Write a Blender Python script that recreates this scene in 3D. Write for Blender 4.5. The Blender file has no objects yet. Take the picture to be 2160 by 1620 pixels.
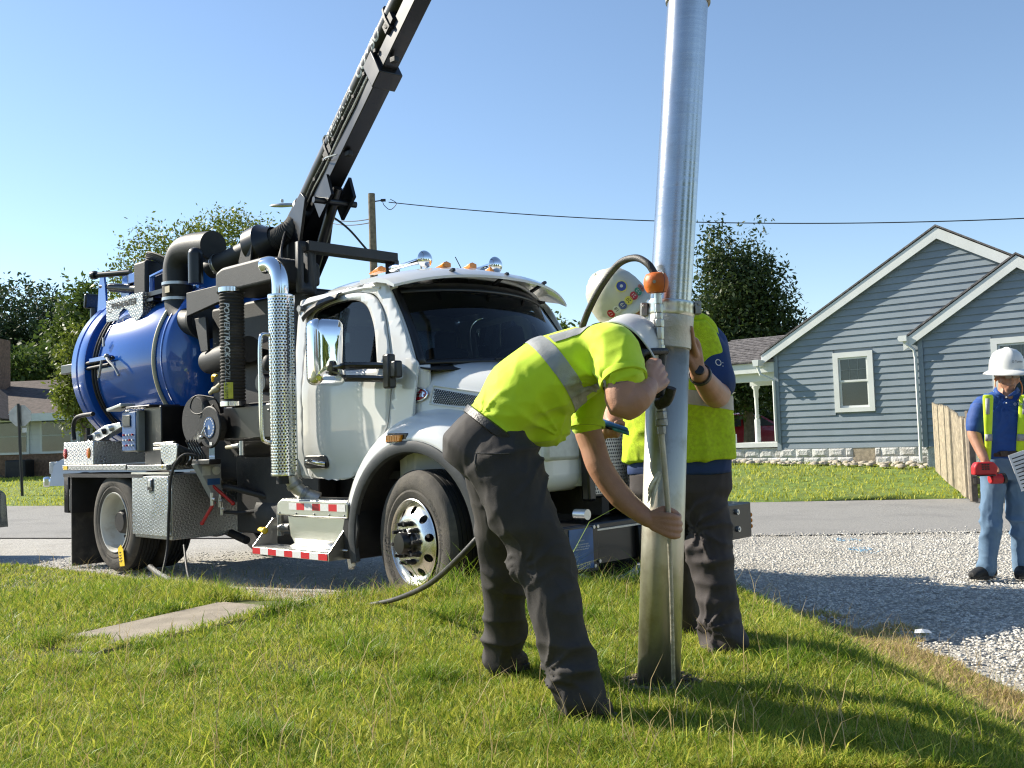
import bpy, bmesh, math, random
import numpy as np
from mathutils import Vector, Matrix, Quaternion
from mathutils.geometry import delaunay_2d_cdt
sc = bpy.context.scene
COL = sc.collection
random.seed(7); RNG = np.random.default_rng(7)
PI = math.pi; R = math.radians
# ------------------------------------------------------------------ camera
FPX, CAM_H, PITCH, ROLL = 2080.0, 1.27, math.atan(115/2080.0), .033
cd = bpy.data.cameras.new('camera'); cam = bpy.data.objects.new('camera', cd); COL.objects.link(cam)
cd.sensor_fit = 'HORIZONTAL'; cd.sensor_width = 36; cd.lens = FPX/2160*36; cd.clip_end = 3000; cd.clip_start = .05
_f = Vector((0, math.cos(PITCH), math.sin(PITCH))); _u = Vector((0, -math.sin(PITCH), math.cos(PITCH))); _r = Vector((1, 0, 0))
_rt = _r*math.cos(ROLL)-_u*math.sin(ROLL); _up = _r*math.sin(ROLL)+_u*math.cos(ROLL)
m = Matrix((_rt, _up, -_f)).transposed().to_4x4(); m.translation = (0, 0, CAM_H); cam.matrix_world = m
sc.camera = cam
# ------------------------------------------------------------------ light
SUN_EL, SUN_AZ = R(34), R(-66)           # azimuth from +Y towards +X
w = bpy.data.worlds.new('World'); sc.world = w; w.use_nodes = True
nt = w.node_tree; nt.nodes.clear()
sky = nt.nodes.new('ShaderNodeTexSky'); sky.sky_type = 'NISHITA'; sky.sun_disc = False
sky.sun_elevation = SUN_EL; sky.sun_rotation = SUN_AZ; sky.air_density = 1.0; sky.dust_density = .12; sky.ozone_density = 2.0; sky.altitude = 100
bg = nt.nodes.new('ShaderNodeBackground'); bg.inputs[1].default_value = .10
wo = nt.nodes.new('ShaderNodeOutputWorld'); nt.links.new(sky.outputs[0], bg.inputs[0]); nt.links.new(bg.outputs[0], wo.inputs[0])
sl = bpy.data.lights.new('sun', 'SUN'); sl.energy = 5.0; sl.angle = R(.53); sl.color = (1, .92, .78)
so = bpy.data.objects.new('sun', sl); COL.objects.link(so)
sd = Vector((math.sin(SUN_AZ)*math.cos(SUN_EL), math.cos(SUN_AZ)*math.cos(SUN_EL), math.sin(SUN_EL)))
so.rotation_euler = sd.to_track_quat('Z', 'Y').to_euler(); so.location = (-6, 3, 12)
sc.view_settings.view_transform = 'Standard'; sc.view_settings.look = 'None'
sc.view_settings.exposure = 0.92; sc.view_settings.gamma = 1
sc.render.engine = 'CYCLES'
try:
    sc.cycles.use_denoising = True; sc.cycles.denoiser = 'OPENIMAGEDENOISE'; sc.cycles.denoising_input_passes = 'RGB_ALBEDO_NORMAL'; sc.cycles.denoising_prefilter = 'NONE'; sc.cycles.filter_width = 1.2; sc.cycles.max_bounces = 8; sc.cycles.transparent_max_bounces = 12
    sc.cycles.caustics_reflective = False; sc.cycles.caustics_refractive = False; sc.cycles.sample_clamp_indirect = 6
except Exception: pass
# ------------------------------------------------------------------ materials
MATS = {}
def M(name, col=(.5, .5, .5), rough=.5, metal=0., var=.12, scale=6., bump=0., bscale=60., coat=0., spec=.5,
      detail=4., rvar=.0, dirt=None, dirt_amt=.0, dirt_scale=2.5, trans=0., sheen=0., coord='Object'):
    if name in MATS: return MATS[name]
    mt = bpy.data.materials.new(name); mt.use_nodes = True; MATS[name] = mt
    n = mt.node_tree.nodes; l = mt.node_tree.links; b = n['Principled BSDF']
    b.inputs['Roughness'].default_value = rough; b.inputs['Metallic'].default_value = metal
    b.inputs['Coat Weight'].default_value = coat; b.inputs['Coat Roughness'].default_value = .04
    b.inputs['Specular IOR Level'].default_value = spec
    if sheen: b.inputs['Sheen Weight'].default_value = sheen
    tc = n.new('ShaderNodeTexCoord')
    nz = n.new('ShaderNodeTexNoise'); nz.inputs['Scale'].default_value = scale; nz.inputs['Detail'].default_value = detail
    l.new(tc.outputs[coord], nz.inputs['Vector'])
    rp = n.new('ShaderNodeValToRGB'); e = rp.color_ramp.elements
    e[0].position = .32; e[1].position = .68
    e[0].color = (*[c*(1-var) for c in col], 1); e[1].color = (*[min(1, c*(1+var)) for c in col], 1)
    l.new(nz.outputs['Fac'], rp.inputs[0]); out = rp.outputs[0]
    if dirt:
        nd = n.new('ShaderNodeTexNoise'); nd.inputs['Scale'].default_value = dirt_scale; nd.inputs['Detail'].default_value = 8; nd.inputs['Roughness'].default_value = .65
        l.new(tc.outputs[coord], nd.inputs['Vector'])
        r2 = n.new('ShaderNodeValToRGB'); r2.color_ramp.elements[0].position = .5; r2.color_ramp.elements[1].position = .7
        r2.color_ramp.elements[1].color = (dirt_amt,)*3+(1,)
        l.new(nd.outputs['Fac'], r2.inputs[0])
        mx = n.new('ShaderNodeMix'); mx.data_type = 'RGBA'; l.new(r2.outputs[0], mx.inputs['Factor'])
        l.new(out, mx.inputs['A']); mx.inputs['B'].default_value = (*dirt, 1); out = mx.outputs['Result']
    l.new(out, b.inputs['Base Color'])
    if rvar:
        mr = n.new('ShaderNodeMapRange'); mr.inputs['To Min'].default_value = max(.02, rough-rvar); mr.inputs['To Max'].default_value = min(1, rough+rvar)
        l.new(nz.outputs['Fac'], mr.inputs['Value']); l.new(mr.outputs[0], b.inputs['Roughness'])
    if bump:
        nb = n.new('ShaderNodeTexNoise'); nb.inputs['Scale'].default_value = bscale; nb.inputs['Detail'].default_value = 5
        l.new(tc.outputs[coord], nb.inputs['Vector'])
        bp = n.new('ShaderNodeBump'); bp.inputs['Strength'].default_value = bump; bp.inputs['Distance'].default_value = .02
        l.new(nb.outputs['Fac'], bp.inputs['Height']); l.new(bp.outputs[0], b.inputs['Normal'])
    return mt
def leafmat(name, c1, c2, trans=.35, rough=.5, scale=1.2):
    """leaf/blade: diffuse + translucent, colour varied by position"""
    if name in MATS: return MATS[name]
    mt = bpy.data.materials.new(name); mt.use_nodes = True; MATS[name] = mt
    n = mt.node_tree.nodes; l = mt.node_tree.links; b = n['Principled BSDF']; b.inputs['Roughness'].default_value = rough
    b.inputs['Specular IOR Level'].default_value = .35
    tc = n.new('ShaderNodeTexCoord'); nz = n.new('ShaderNodeTexNoise'); nz.inputs['Scale'].default_value = scale; nz.inputs['Detail'].default_value = 9; nz.inputs['Roughness'].default_value = .7
    l.new(tc.outputs['Object'], nz.inputs['Vector'])
    rp = n.new('ShaderNodeValToRGB'); e = rp.color_ramp.elements; e[0].position = .35; e[1].position = .65; e[0].color = (*c1, 1); e[1].color = (*c2, 1)
    l.new(nz.outputs['Fac'], rp.inputs[0]); l.new(rp.outputs[0], b.inputs['Base Color'])
    t = n.new('ShaderNodeBsdfTranslucent'); l.new(rp.outputs[0], t.inputs['Color'])
    mx = n.new('ShaderNodeMixShader'); mx.inputs[0].default_value = trans
    o = n['Material Output']; l.new(b.outputs[0], mx.inputs[1]); l.new(t.outputs[0], mx.inputs[2]); l.new(mx.outputs[0], o.inputs['Surface'])
    return mt
def glassmat(name, tint=(.5, .55, .52), refl=1.0, ior=1.5):
    if name in MATS: return MATS[name]
    mt = bpy.data.materials.new(name); mt.use_nodes = True; MATS[name] = mt
    n = mt.node_tree.nodes; l = mt.node_tree.links; n.remove(n['Principled BSDF'])
    tr = n.new('ShaderNodeBsdfTransparent'); tr.inputs[0].default_value = (*tint, 1)
    gl = n.new('ShaderNodeBsdfGlossy'); gl.inputs['Roughness'].default_value = .02; gl.inputs[0].default_value = (refl, refl, refl, 1)
    fr = n.new('ShaderNodeFresnel'); fr.inputs[0].default_value = ior
    tc = n.new('ShaderNodeTexCoord'); nz = n.new('ShaderNodeTexNoise'); nz.inputs['Scale'].default_value = 1.3
    bp = n.new('ShaderNodeBump'); bp.inputs['Strength'].default_value = .03; l.new(tc.outputs['Object'], nz.inputs['Vector']); l.new(nz.outputs['Fac'], bp.inputs['Height'])
    l.new(bp.outputs[0], gl.inputs['Normal'])
    mx = n.new('ShaderNodeMixShader'); l.new(fr.outputs[0], mx.inputs[0]); l.new(tr.outputs[0], mx.inputs[1]); l.new(gl.outputs[0], mx.inputs[2])
    l.new(mx.outputs[0], n['Material Output'].inputs['Surface'])
    return mt
def plate(name, k=55., col=(.62, .63, .62), rough=.28):
    """bright diamond plate: raised lens pattern as fine relief"""
    if name in MATS: return MATS[name]
    mt = M(name, col, rough, 1., .10, 3., rvar=.08)
    n = mt.node_tree.nodes; l = mt.node_tree.links; b = n['Principled BSDF']; tc = n['Texture Coordinate']
    sp = n.new('ShaderNodeSeparateXYZ'); l.new(tc.outputs['Object'], sp.inputs[0])
    def mth(op, a, c=None):
        q = n.new('ShaderNodeMath'); q.operation = op
        for i, v in enumerate((a, c)):
            if v is None: continue
            if isinstance(v, (int, float)): q.inputs[i].default_value = v
            else: l.new(v, q.inputs[i])
        return q.outputs[0]
    h = mth('ADD', sp.outputs[0], sp.outputs[1]); z = sp.outputs[2]
    u = mth('MULTIPLY', mth('ADD', h, z), k); v = mth('MULTIPLY', mth('SUBTRACT', h, z), k)
    su = mth('SINE', u); sv = mth('SINE', v); su2 = mth('SINE', mth('MULTIPLY', u, 2.)); sv2 = mth('SINE', mth('MULTIPLY', v, 2.))
    p = mth('MAXIMUM', mth('MULTIPLY', su, sv2), mth('MULTIPLY', sv, su2))
    p = mth('MAXIMUM', p, .25)
    bp = n.new('ShaderNodeBump'); bp.inputs['Strength'].default_value = .55; bp.inputs['Distance'].default_value = .012
    l.new(p, bp.inputs['Height']); l.new(bp.outputs[0], b.inputs['Normal'])
    return mt
# ------------------------------------------------------------------ mesh tools
def V(*a): return Vector(a)
def frames(pts):
    """parallel transport frames along a polyline"""
    P = [Vector(p) for p in pts]; T = []
    for i in range(len(P)):
        a = P[max(0, i-1)]; c = P[min(len(P)-1, i+1)]; T.append((c-a).normalized())
    u = T[0].orthogonal().normalized(); out = []
    for i, t in enumerate(T):
        if i: u = (T[i-1].rotation_difference(t)) @ u
        u = (u-t*u.dot(t)).normalized(); out.append((P[i], t, u, t.cross(u)))
    return out
def spline(pts, n=8):
    """Catmull-Rom through points"""
    P = [Vector(p) for p in pts]; out = []
    for i in range(len(P)-1):
        p0 = P[max(0, i-1)]; p1 = P[i]; p2 = P[i+1]; p3 = P[min(len(P)-1, i+2)]
        for k in range(n):
            t = k/n
            out.append(.5*((2*p1)+(p2-p0)*t+(2*p0-5*p1+4*p2-p3)*t*t+(3*p1-p0-3*p2+p3)*t**3))
    out.append(P[-1]); return out
class B:
    def __init__(s): s.v = []; s.f = []
    def add(s, vs, fs):
        o = len(s.v); s.v += [tuple(p) for p in vs]; s.f += [tuple(i+o for i in f) for f in fs]; return s
    def box(s, c, d, rot=None, taper=None):
        x, y, z = d[0]/2, d[1]/2, d[2]/2; vs = []
        for sz in (-1, 1):
            k = 1 if (taper is None or sz < 0) else taper
            for sx, sy in ((-1, -1), (1, -1), (1, 1), (-1, 1)): vs.append(Vector((sx*x*k, sy*y*k, sz*z)))
        if rot is not None: vs = [rot @ p for p in vs]
        vs = [p+Vector(c) for p in vs]
        return s.add(vs, [(0, 3, 2, 1), (4, 5, 6, 7), (0, 1, 5, 4), (1, 2, 6, 5), (2, 3, 7, 6), (3, 0, 4, 7)])
    def bar(s, a, b, w, h, up=(0, 0, 1)):
        """rectangular bar from a to b; w across, h along up"""
        a = Vector(a); b = Vector(b); t = (b-a).normalized(); u = Vector(up); sd = t.cross(u)
        if sd.length < 1e-4: sd = t.cross(Vector((1, 0, 0)))
        sd.normalize(); u = sd.cross(t)
        vs = [q+sd*(w/2*i)+u*(h/2*j) for q in (a, b) for i, j in ((-1, -1), (1, -1), (1, 1), (-1, 1))]
        return s.add(vs, [(3, 2, 1, 0), (4, 5, 6, 7), (0, 1, 5, 4), (1, 2, 6, 5), (2, 3, 7, 6), (3, 0, 4, 7)])
    def tube(s, pts, r, n=12, cap=True, squash=1.):
        fr = frames(pts); rr = r if isinstance(r, (list, tuple)) else [r]*len(fr); vs = []; fs = []
        for (p, t, u, v), q in zip(fr, rr):
            for k in range(n):
                a = 2*PI*k/n; vs.append(p+(u*math.cos(a)+v*math.sin(a)*squash)*q)
        for i in range(len(fr)-1):
            for k in range(n):
                fs.append((i*n+k, i*n+(k+1) % n, (i+1)*n+(k+1) % n, (i+1)*n+k))
        if cap: fs.append(tuple(range(n-1, -1, -1))); fs.append(tuple((len(fr)-1)*n+k for k in range(n)))
        return s.add(vs, fs)
    def cyl(s, a, b, r, r2=None, n=20, cap=True): return s.tube([a, b], [r, r if r2 is None else r2], n, cap)
    def lathe(s, prof, o, d, n=32, cap=False, a0=0., a1=2*PI, u0=None):
        """prof: list of (radius, along) around axis d at o"""
        d = Vector(d).normalized(); u = Vector(u0) if u0 else d.orthogonal().normalized(); v = d.cross(u); o = Vector(o); vs = []; fs = []
        full = abs(a1-a0-2*PI) < 1e-6; m = n if full else n+1
        for r, h in prof:
            for k in range(m):
                a = a0+(a1-a0)*k/n; vs.append(o+d*h+(u*math.cos(a)+v*math.sin(a))*r)
        for i in range(len(prof)-1):
            for k in range(n):
                k2 = (k+1) % m; fs.append((i*m+k, i*m+k2, (i+1)*m+k2, (i+1)*m+k))
        if cap and full: fs.append(tuple(range(m-1, -1, -1))); fs.append(tuple((len(prof)-1)*m+k for k in range(m)))
        return s.add(vs, fs)
    def ball(s, c, r, n=16, m=10, sc_=(1, 1, 1), rot=None):
        vs = []; fs = []; c = Vector(c)
        for i in range(m+1):
            th = PI*i/m
            for k in range(n):
                a = 2*PI*k/n; p = Vector((math.sin(th)*math.cos(a)*sc_[0], math.sin(th)*math.sin(a)*sc_[1], math.cos(th)*sc_[2]))*r
                if rot is not None: p = rot @ p
                vs.append(c+p)
        for i in range(m):
            for k in range(n): fs.append((i*n+k, (i+1)*n+k, (i+1)*n+(k+1) % n, i*n+(k+1) % n))
        return s.add(vs, fs)
    def loft(s, secs, closed=True, cap=True):
        n = len(secs[0]); vs = [p for q in secs for p in q]; fs = []
        for i in range(len(secs)-1):
            for k in range(n if closed else n-1): fs.append((i*n+k, i*n+(k+1) % n, (i+1)*n+(k+1) % n, (i+1)*n+k))
        if cap and closed: fs.append(tuple(range(n-1, -1, -1))); fs.append(tuple((len(secs)-1)*n+k for k in range(n)))
        return s.add(vs, fs)
    def prism(s, poly, o, ux, uy, d):
        """polygon (2d) placed at o with axes ux, uy, extruded by vector d"""
        o, ux, uy, d = Vector(o), Vector(ux), Vector(uy), Vector(d); n = len(poly)
        a = [o+ux*p[0]+uy*p[1] for p in poly]; b = [p+d for p in a]
        return s.add(a+b, [tuple(range(n-1, -1, -1)), tuple(range(n, 2*n))]+[(i, (i+1) % n, n+(i+1) % n, n+i) for i in range(n)])
    def mesh(s, name='mesh'):
        me = bpy.data.meshes.new(name); me.from_pydata(s.v, [], s.f); me.update(); return me
    def build(s, name, mat, parent=None, smooth=True, ang=38, bevel=0., seg=2, thick=0., sub=0, fix=True):
        me = s.mesh(name)
        if fix:
            bm = bmesh.new(); bm.from_mesh(me); bmesh.ops.remove_doubles(bm, verts=bm.verts, dist=1e-5); bmesh.ops.recalc_face_normals(bm, faces=bm.faces); bm.to_mesh(me); bm.free()
        return link(name, me, mat, parent, smooth, ang, bevel, seg, thick, sub)
def link(name, me, mat, parent=None, smooth=True, ang=38, bevel=0., seg=2, thick=0., sub=0):
    if mat: me.materials.append(MATS[mat] if isinstance(mat, str) else mat)
    if smooth and len(me.polygons):
        me.polygons.foreach_set('use_smooth', [True]*len(me.polygons))
        me.set_sharp_from_angle(angle=R(ang))
    o = bpy.data.objects.new(name, me); COL.objects.link(o)
    if parent: o.parent = parent
    if thick: mo = o.modifiers.new('s', 'SOLIDIFY'); mo.thickness = thick; mo.offset = 0
    if bevel: mo = o.modifiers.new('b', 'BEVEL'); mo.width = bevel; mo.segments = seg; mo.limit_method = 'ANGLE'; mo.angle_limit = R(35); mo.harden_normals = False
    if sub: mo = o.modifiers.new('u', 'SUBSURF'); mo.levels = sub; mo.render_levels = sub
    return o
def tag(o, label=None, cat=None, group=None, kind=None):
    if label: o['label'] = label
    if cat: o['category'] = cat
    if group: o['group'] = group
    if kind: o['kind'] = kind
    return o
def thing(name, label, cat, loc=(0, 0, 0), rz=0., group=None):
    o = bpy.data.objects.new(name, None); COL.objects.link(o); o.location = loc; o.rotation_euler = (0, 0, rz); o.empty_display_size = .2
    return tag(o, label, cat, group)
def copy_tree(o, parent=None):
    c = o.copy(); COL.objects.link(c)
    if parent: c.parent = parent; 
    for ch in list(o.children): copy_tree(ch, c)
    return c
def inpoly(p, poly):
    x, y = p; r = False; n = len(poly)
    for i in range(n):
        x1, y1 = poly[i]; x2, y2 = poly[(i+1) % n]
        if (y1 > y) != (y2 > y) and x < (x2-x1)*(y-y1)/(y2-y1)+x1: r = not r
    return r
def dens(poly, step):
    out = []
    for i in range(len(poly)):
        a = Vector(poly[i]); b = Vector(poly[(i+1) % len(poly)]); k = max(1, int((b-a).length/step))
        out += [tuple(a.lerp(b, j/k)) for j in range(k)]
    return out
def panel(outer, holes=(), step=None, fn=None, b=None):
    """flat (or mapped by fn) sheet with holes; returns builder"""
    if step: outer = dens(outer, step); holes = [dens(h, step) for h in holes]
    vs = []; es = []
    for lp in [outer, *holes]:
        o = len(vs); vs += [Vector(p) for p in lp]; es += [(o+i, o+(i+1) % len(lp)) for i in range(len(lp))]
    if step:
        xs = [p[0] for p in outer]; ys = [p[1] for p in outer]
        nx = int((max(xs)-min(xs))/step); ny = int((max(ys)-min(ys))/step)
        for i in range(1, nx+1):
            for j in range(1, ny+1):
                p = (min(xs)+(i-.5)*step+.2*step*(j % 2), min(ys)+(j-.5)*step)
                if inpoly(p, outer) and not any(inpoly(p, h) for h in holes): vs.append(Vector(p))
    r = delaunay_2d_cdt(vs, es, [], 0, 1e-6)
    pv, pf = r[0], r[2]; fs = []
    for f in pf:
        c = sum((pv[i] for i in f), Vector((0, 0)))/len(f)
        if inpoly(c, outer) and not any(inpoly(c, h) for h in holes): fs.append(tuple(f))
    fn = fn or (lambda u, v: (u, v, 0))
    b = b or B(); return b.add([fn(p[0], p[1]) for p in pv], fs)
def rrect(x0, y0, x1, y1, r, n=4):
    out = []
    for cx, cy, a in ((x1-r, y0+r, -90), (x1-r, y1-r, 0), (x0+r, y1-r, 90), (x0+r, y0+r, 180)):
        for k in range(n+1):
            t = R(a+90*k/n); out.append((cx+r*math.cos(t), cy+r*math.sin(t)))
    return out
def roundpoly(poly, r, n=4):
    """round every corner of a polygon (r number or list)"""
    out = []; N = len(poly)
    for i in range(N):
        rr = r[i] if isinstance(r, (list, tuple)) else r
        p = Vector(poly[i]); a = Vector(poly[i-1])-p; c = Vector(poly[(i+1) % N])-p
        d = min(rr, a.length*.48, c.length*.48)
        if d < 1e-4: out.append(tuple(p)); continue
        A = p+a.normalized()*d; Cc = p+c.normalized()*d
        for k in range(n+1):
            t = k/n; out.append(tuple(A*(1-t)**2+p*2*t*(1-t)+Cc*t*t))
    return out
_txt = {}
def text2d(s, size=1., shear=0., extr=0., spacing=1.):
    """glyph mesh (verts Nx2, faces) of a line of text, left baseline at origin"""
    key = (s, shear, spacing)
    if key not in _txt:
        c = bpy.data.curves.new('t', 'FONT'); c.body = s; c.size = 1; c.shear = shear; c.space_character = spacing; c.resolution_u = 3
        o = bpy.data.objects.new('t', c); COL.objects.link(o)
        dg = bpy.context.evaluated_depsgraph_get(); me = bpy.data.meshes.new_from_object(o.evaluated_get(dg))
        _txt[key] = ([(v.co.x, v.co.y) for v in me.vertices], [tuple(p.vertices) for p in me.polygons])
        bpy.data.objects.remove(o); bpy.data.curves.remove(c); bpy.data.meshes.remove(me)
    vs, fs = _txt[key]; return [(x*size, y*size) for x, y in vs], fs
def lettering(s, size, fn, name, mat, parent, shear=0., spacing=1., center=False, bold=0.):
    vs, fs = text2d(s, size, shear, 0, spacing)
    if not vs: return None
    if center:
        mx = max(p[0] for p in vs)/2; vs = [(x-mx, y) for x, y in vs]
    b = B(); b.add([fn(x, y) for x, y in vs], fs)
    if bold:
        for dx, dy in ((bold, 0), (0, bold), (bold, bold)): b.add([fn(x+dx, y+dy) for x, y in vs], fs)
    return b.build(name, mat, parent, smooth=False, fix=False)
def perforated(nu, nv, fn, hole=.6, b=None, stagger=True, sides=6):
    """sheet of nu x nv cells each with a hole; fn(u,v) u in 0..nu, v in 0..nv"""
    b = b or B()
    for j in range(nv):
        off = .5 if (stagger and j % 2) else 0
        for i in range(nu):
            cx, cy = i+.5+off, j+.5; vs = []; 
            for k in range(4):
                a = ((-.5, -.5), (.5, -.5), (.5, .5), (-.5, .5))[k]; vs.append(fn(cx+a[0], cy+a[1]))
            for k in range(8):
                t = -3*PI/4+k*PI/4; vs.append(fn(cx+math.cos(t)*hole/2, cy+math.sin(t)*hole/2))
            b.add(vs, [(0, 1, 6, 5, 4), (1, 2, 8, 7, 6), (2, 3, 10, 9, 8), (3, 0, 4, 11, 10)])
    return b
def meshdata(o, dg=None):
    dg = dg or bpy.context.evaluated_depsgraph_get(); return bpy.data.meshes.new_from_object(o.evaluated_get(dg))
def npmesh(name, co, tris, n=3):
    me = bpy.data.meshes.new(name); me.vertices.add(len(co)); me.vertices.foreach_set('co', np.ascontiguousarray(co, dtype=np.float32).ravel())
    me.loops.add(len(tris)*n); me.loops.foreach_set('vertex_index', np.ascontiguousarray(tris, dtype=np.int32).ravel())
    me.polygons.add(len(tris)); me.polygons.foreach_set('loop_start', np.arange(0, len(tris)*n, n, dtype=np.int32))
    me.update(calc_edges=True); return me
def sstep(a, b, x): t = np.clip((x-a)/(b-a), 0, 1); return t*t*(3-2*t)
# ================================================================== terrain
EDGE = [(-40, 26), (-14, 14.5), (-8, 11.7), (-5.5, 10.35), (-4.1, 9.6), (-3.0, 8.75), (-2.3, 7.95), (-1.75, 7.35), (-1.2, 6.85), (-.5, 6.72), (.4, 6.9), (1.2, 7.05),
        (1.74, 6.98), (2.05, 6.45), (2.2, 5.9), (2.30, 5.3), (2.34, 4.5), (2.42, 3.6), (2.75, 2.4), (3.3, 0), (4, -4)]
NEAR = [(-70, 36.5), (-30, 22.5), (-8, 15.3), (-2, 13.3), (3.4, 11.9), (5.6, 11.6), (12, 10.9), (60, 8)]
FAR = [(-70, 46), (-12.6, 24.7), (-4, 21), (3.9, 17.6), (8, 16.7), (16, 15.6), (60, 12)]
def pdist(x, y, line):
    x = np.asarray(x, float); y = np.asarray(y, float); d = np.full(x.shape, 1e9); sg = np.ones(x.shape)
    for (x1, y1), (x2, y2) in zip(line[:-1], line[1:]):
        dx, dy = x2-x1, y2-y1; t = np.clip(((x-x1)*dx+(y-y1)*dy)/(dx*dx+dy*dy), 0, 1)
        e = np.hypot(x-x1-t*dx, y-y1-t*dy); s = np.where((x-x1)*dy-(y-y1)*dx > 0, 1., -1.)
        sg = np.where(e < d-1e-9, s, sg); d = np.minimum(d, e)
    return d*sg          # >0 : on the camera side (right of travel direction)
def vnoise(x, y, s, seed=0):
    r = np.random.default_rng(seed); G = r.random((64, 64)); x = np.asarray(x)*s; y = np.asarray(y)*s
    i = np.floor(x).astype(int); j = np.floor(y).astype(int); u = x-i; v = y-j; u = u*u*(3-2*u); v = v*v*(3-2*v)
    g = lambda a, b: G[a % 64, b % 64]
    return (g(i, j)*(1-u)+g(i+1, j)*u)*(1-v)+(g(i, j+1)*(1-u)+g(i+1, j+1)*u)*v
def g_lawn(x, y):
    d = pdist(x, y, EDGE); x = np.asarray(x, float); k = .33-.06*sstep(1.0, 4.0, -x)-.19*sstep(1.05, 2.15, x)
    return k*sstep(-.15, .85+.3*sstep(1.2, 2.0, x), d)+.02*(vnoise(x, y, 1.7, 3)-.5)*sstep(0, .6, d)
def g_far(x, y): return .42*sstep(0, 6.5, -pdist(x, y, FAR))+.06*sstep(-.1, .4, -pdist(x, y, FAR))
def sheet(name, outer, step, zf, mat, z0=0., kind='structure', holes=()):
    b = panel(outer, holes, step); a = np.array(b.v); z = zf(a[:, 0], a[:, 1])+z0 if zf else np.full(len(a), z0)
    b.v = [(p[0], p[1], float(q)) for p, q in zip(b.v, z)]
    o = b.build(name, mat, ang=180, fix=False); return tag(o, kind=kind)
M('ground_far', (.10, .12, .045), .95, 0, .3, .5)
M('soil', (.16, .12, .075), .95, 0, .35, 14, .5, 40)
M('asphalt', (.27, .262, .245), .9, 0, .22, 45, .5, 160, dirt=(.20, .195, .185), dirt_amt=.7, dirt_scale=.9)
M('gravel_base', (.45, .43, .385), .95, 0, .35, 55, .9, 90, dirt=(.26, .24, .21), dirt_amt=.5, dirt_scale=.9)
M('turf', (.085, .10, .022), .95, 0, .45, 9, .8, 70, dirt=(.14, .11, .05), dirt_amt=.7, dirt_scale=2.2)
M('far_turf', (.135, .20, .03), .95, 0, .30, 5, 1., 45, dirt=(.20, .21, .05), dirt_amt=.5, dirt_scale=.6)
M('concrete', (.30, .255, .195), .9, 0, .16, 7, .45, 120, dirt=(.22, .19, .14), dirt_amt=.7, dirt_scale=3)
M('paint_blue', (.20, .38, .54), .8, 0, .2, 60)
b = B(); b.add([(-900, -300, 0), (900, -300, 0), (900, 1500, 0), (-900, 1500, 0)], [(0, 1, 2, 3)])
o = b.build('ground', 'ground_far'); o.location.z = -.05; tag(o, kind='structure')
lawnpoly = EDGE[1:-1]+[(4, -1), (-14, -1)]
lawnpoly = [(-14, 14.5)]+EDGE[2:-1]+[(3.6, -1), (-14, -1)]
sheet('lawn', lawnpoly, .22, g_lawn, 'turf', 0.0)
shoulder = [(-40, 25.5), (-14, 14.2), (-8, 11.3)]+[(x-.3, y-.45) for x, y in EDGE[3:-1]]+[(12, 0), (30, 3), (30, 10.0)]+[(12, 10.95), (5.6, 11.75), (3.4, 12.1), (-2, 13.5), (-8, 15.5), (-30, 22.7)]
sheet('gravel_shoulder', shoulder, .8, lambda x, y: 0*x, 'gravel_base', -.012)
sheet('road', NEAR+FAR[::-1], 2.0, lambda x, y: 0*x, 'asphalt', .004)
farl = FAR+[(60, 60), (-70, 90)]
sheet('far_lawn', farl, 1.6, g_far, 'far_turf', .0)
# asphalt crack seam in the road on the left
SW = [(-2.95, 4.75), (-2.42, 4.62), (-1.95, 5.62), (-1.40, 6.5), (-1.2, 6.9), (-1.62, 7.15), (-2.02, 6.5), (-2.5, 5.6)]
def g_sw(x, y): return g_lawn(x, y)+.004
path = B()
PD = Vector((.57, .82)).normalized(); PN = Vector((PD.y, -PD.x)); s0 = Vector((-2.95, 4.35))
o = thing('sidewalk', None, None); tag(o, kind='structure')
for k in range(4):
    a = s0+PD*((k*1.02+(.008 if k else 0)) if k else .85); c = s0+PD*((k+1)*1.02-.008); q = B(); vs = []
    for p in (a-PN*.04, a+PN*.60, c+PN*.60, c-PN*.04):
        vs.append((p.x, p.y, float(g_lawn(p.x, p.y))+.02))
    vs += [(p[0], p[1], p[2]-.09) for p in vs]
    q.add(vs, [(0, 1, 2, 3), (7, 6, 5, 4), (0, 4, 5, 1), (1, 5, 6, 2), (2, 6, 7, 3), (3, 7, 4, 0)]); q.build('slab', 'concrete', o, bevel=.008)
def on_path(x, y):
    x = np.asarray(x)-s0.x; y = np.asarray(y)-s0.y; a = x*PD.x+y*PD.y; c = x*PN.x+y*PN.y
    return (a > .8+.3*vnoise(c*3, a, 2., 8)) & (a < 3.2+.3*vnoise(c*4, a, 2., 7)) & (c > -.08+.17*vnoise(a, c*.3, 2.6, 5)**1.5) & (c < .64-.24*vnoise(a+9, c*.3, 2.6, 6)**1.3)
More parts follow.
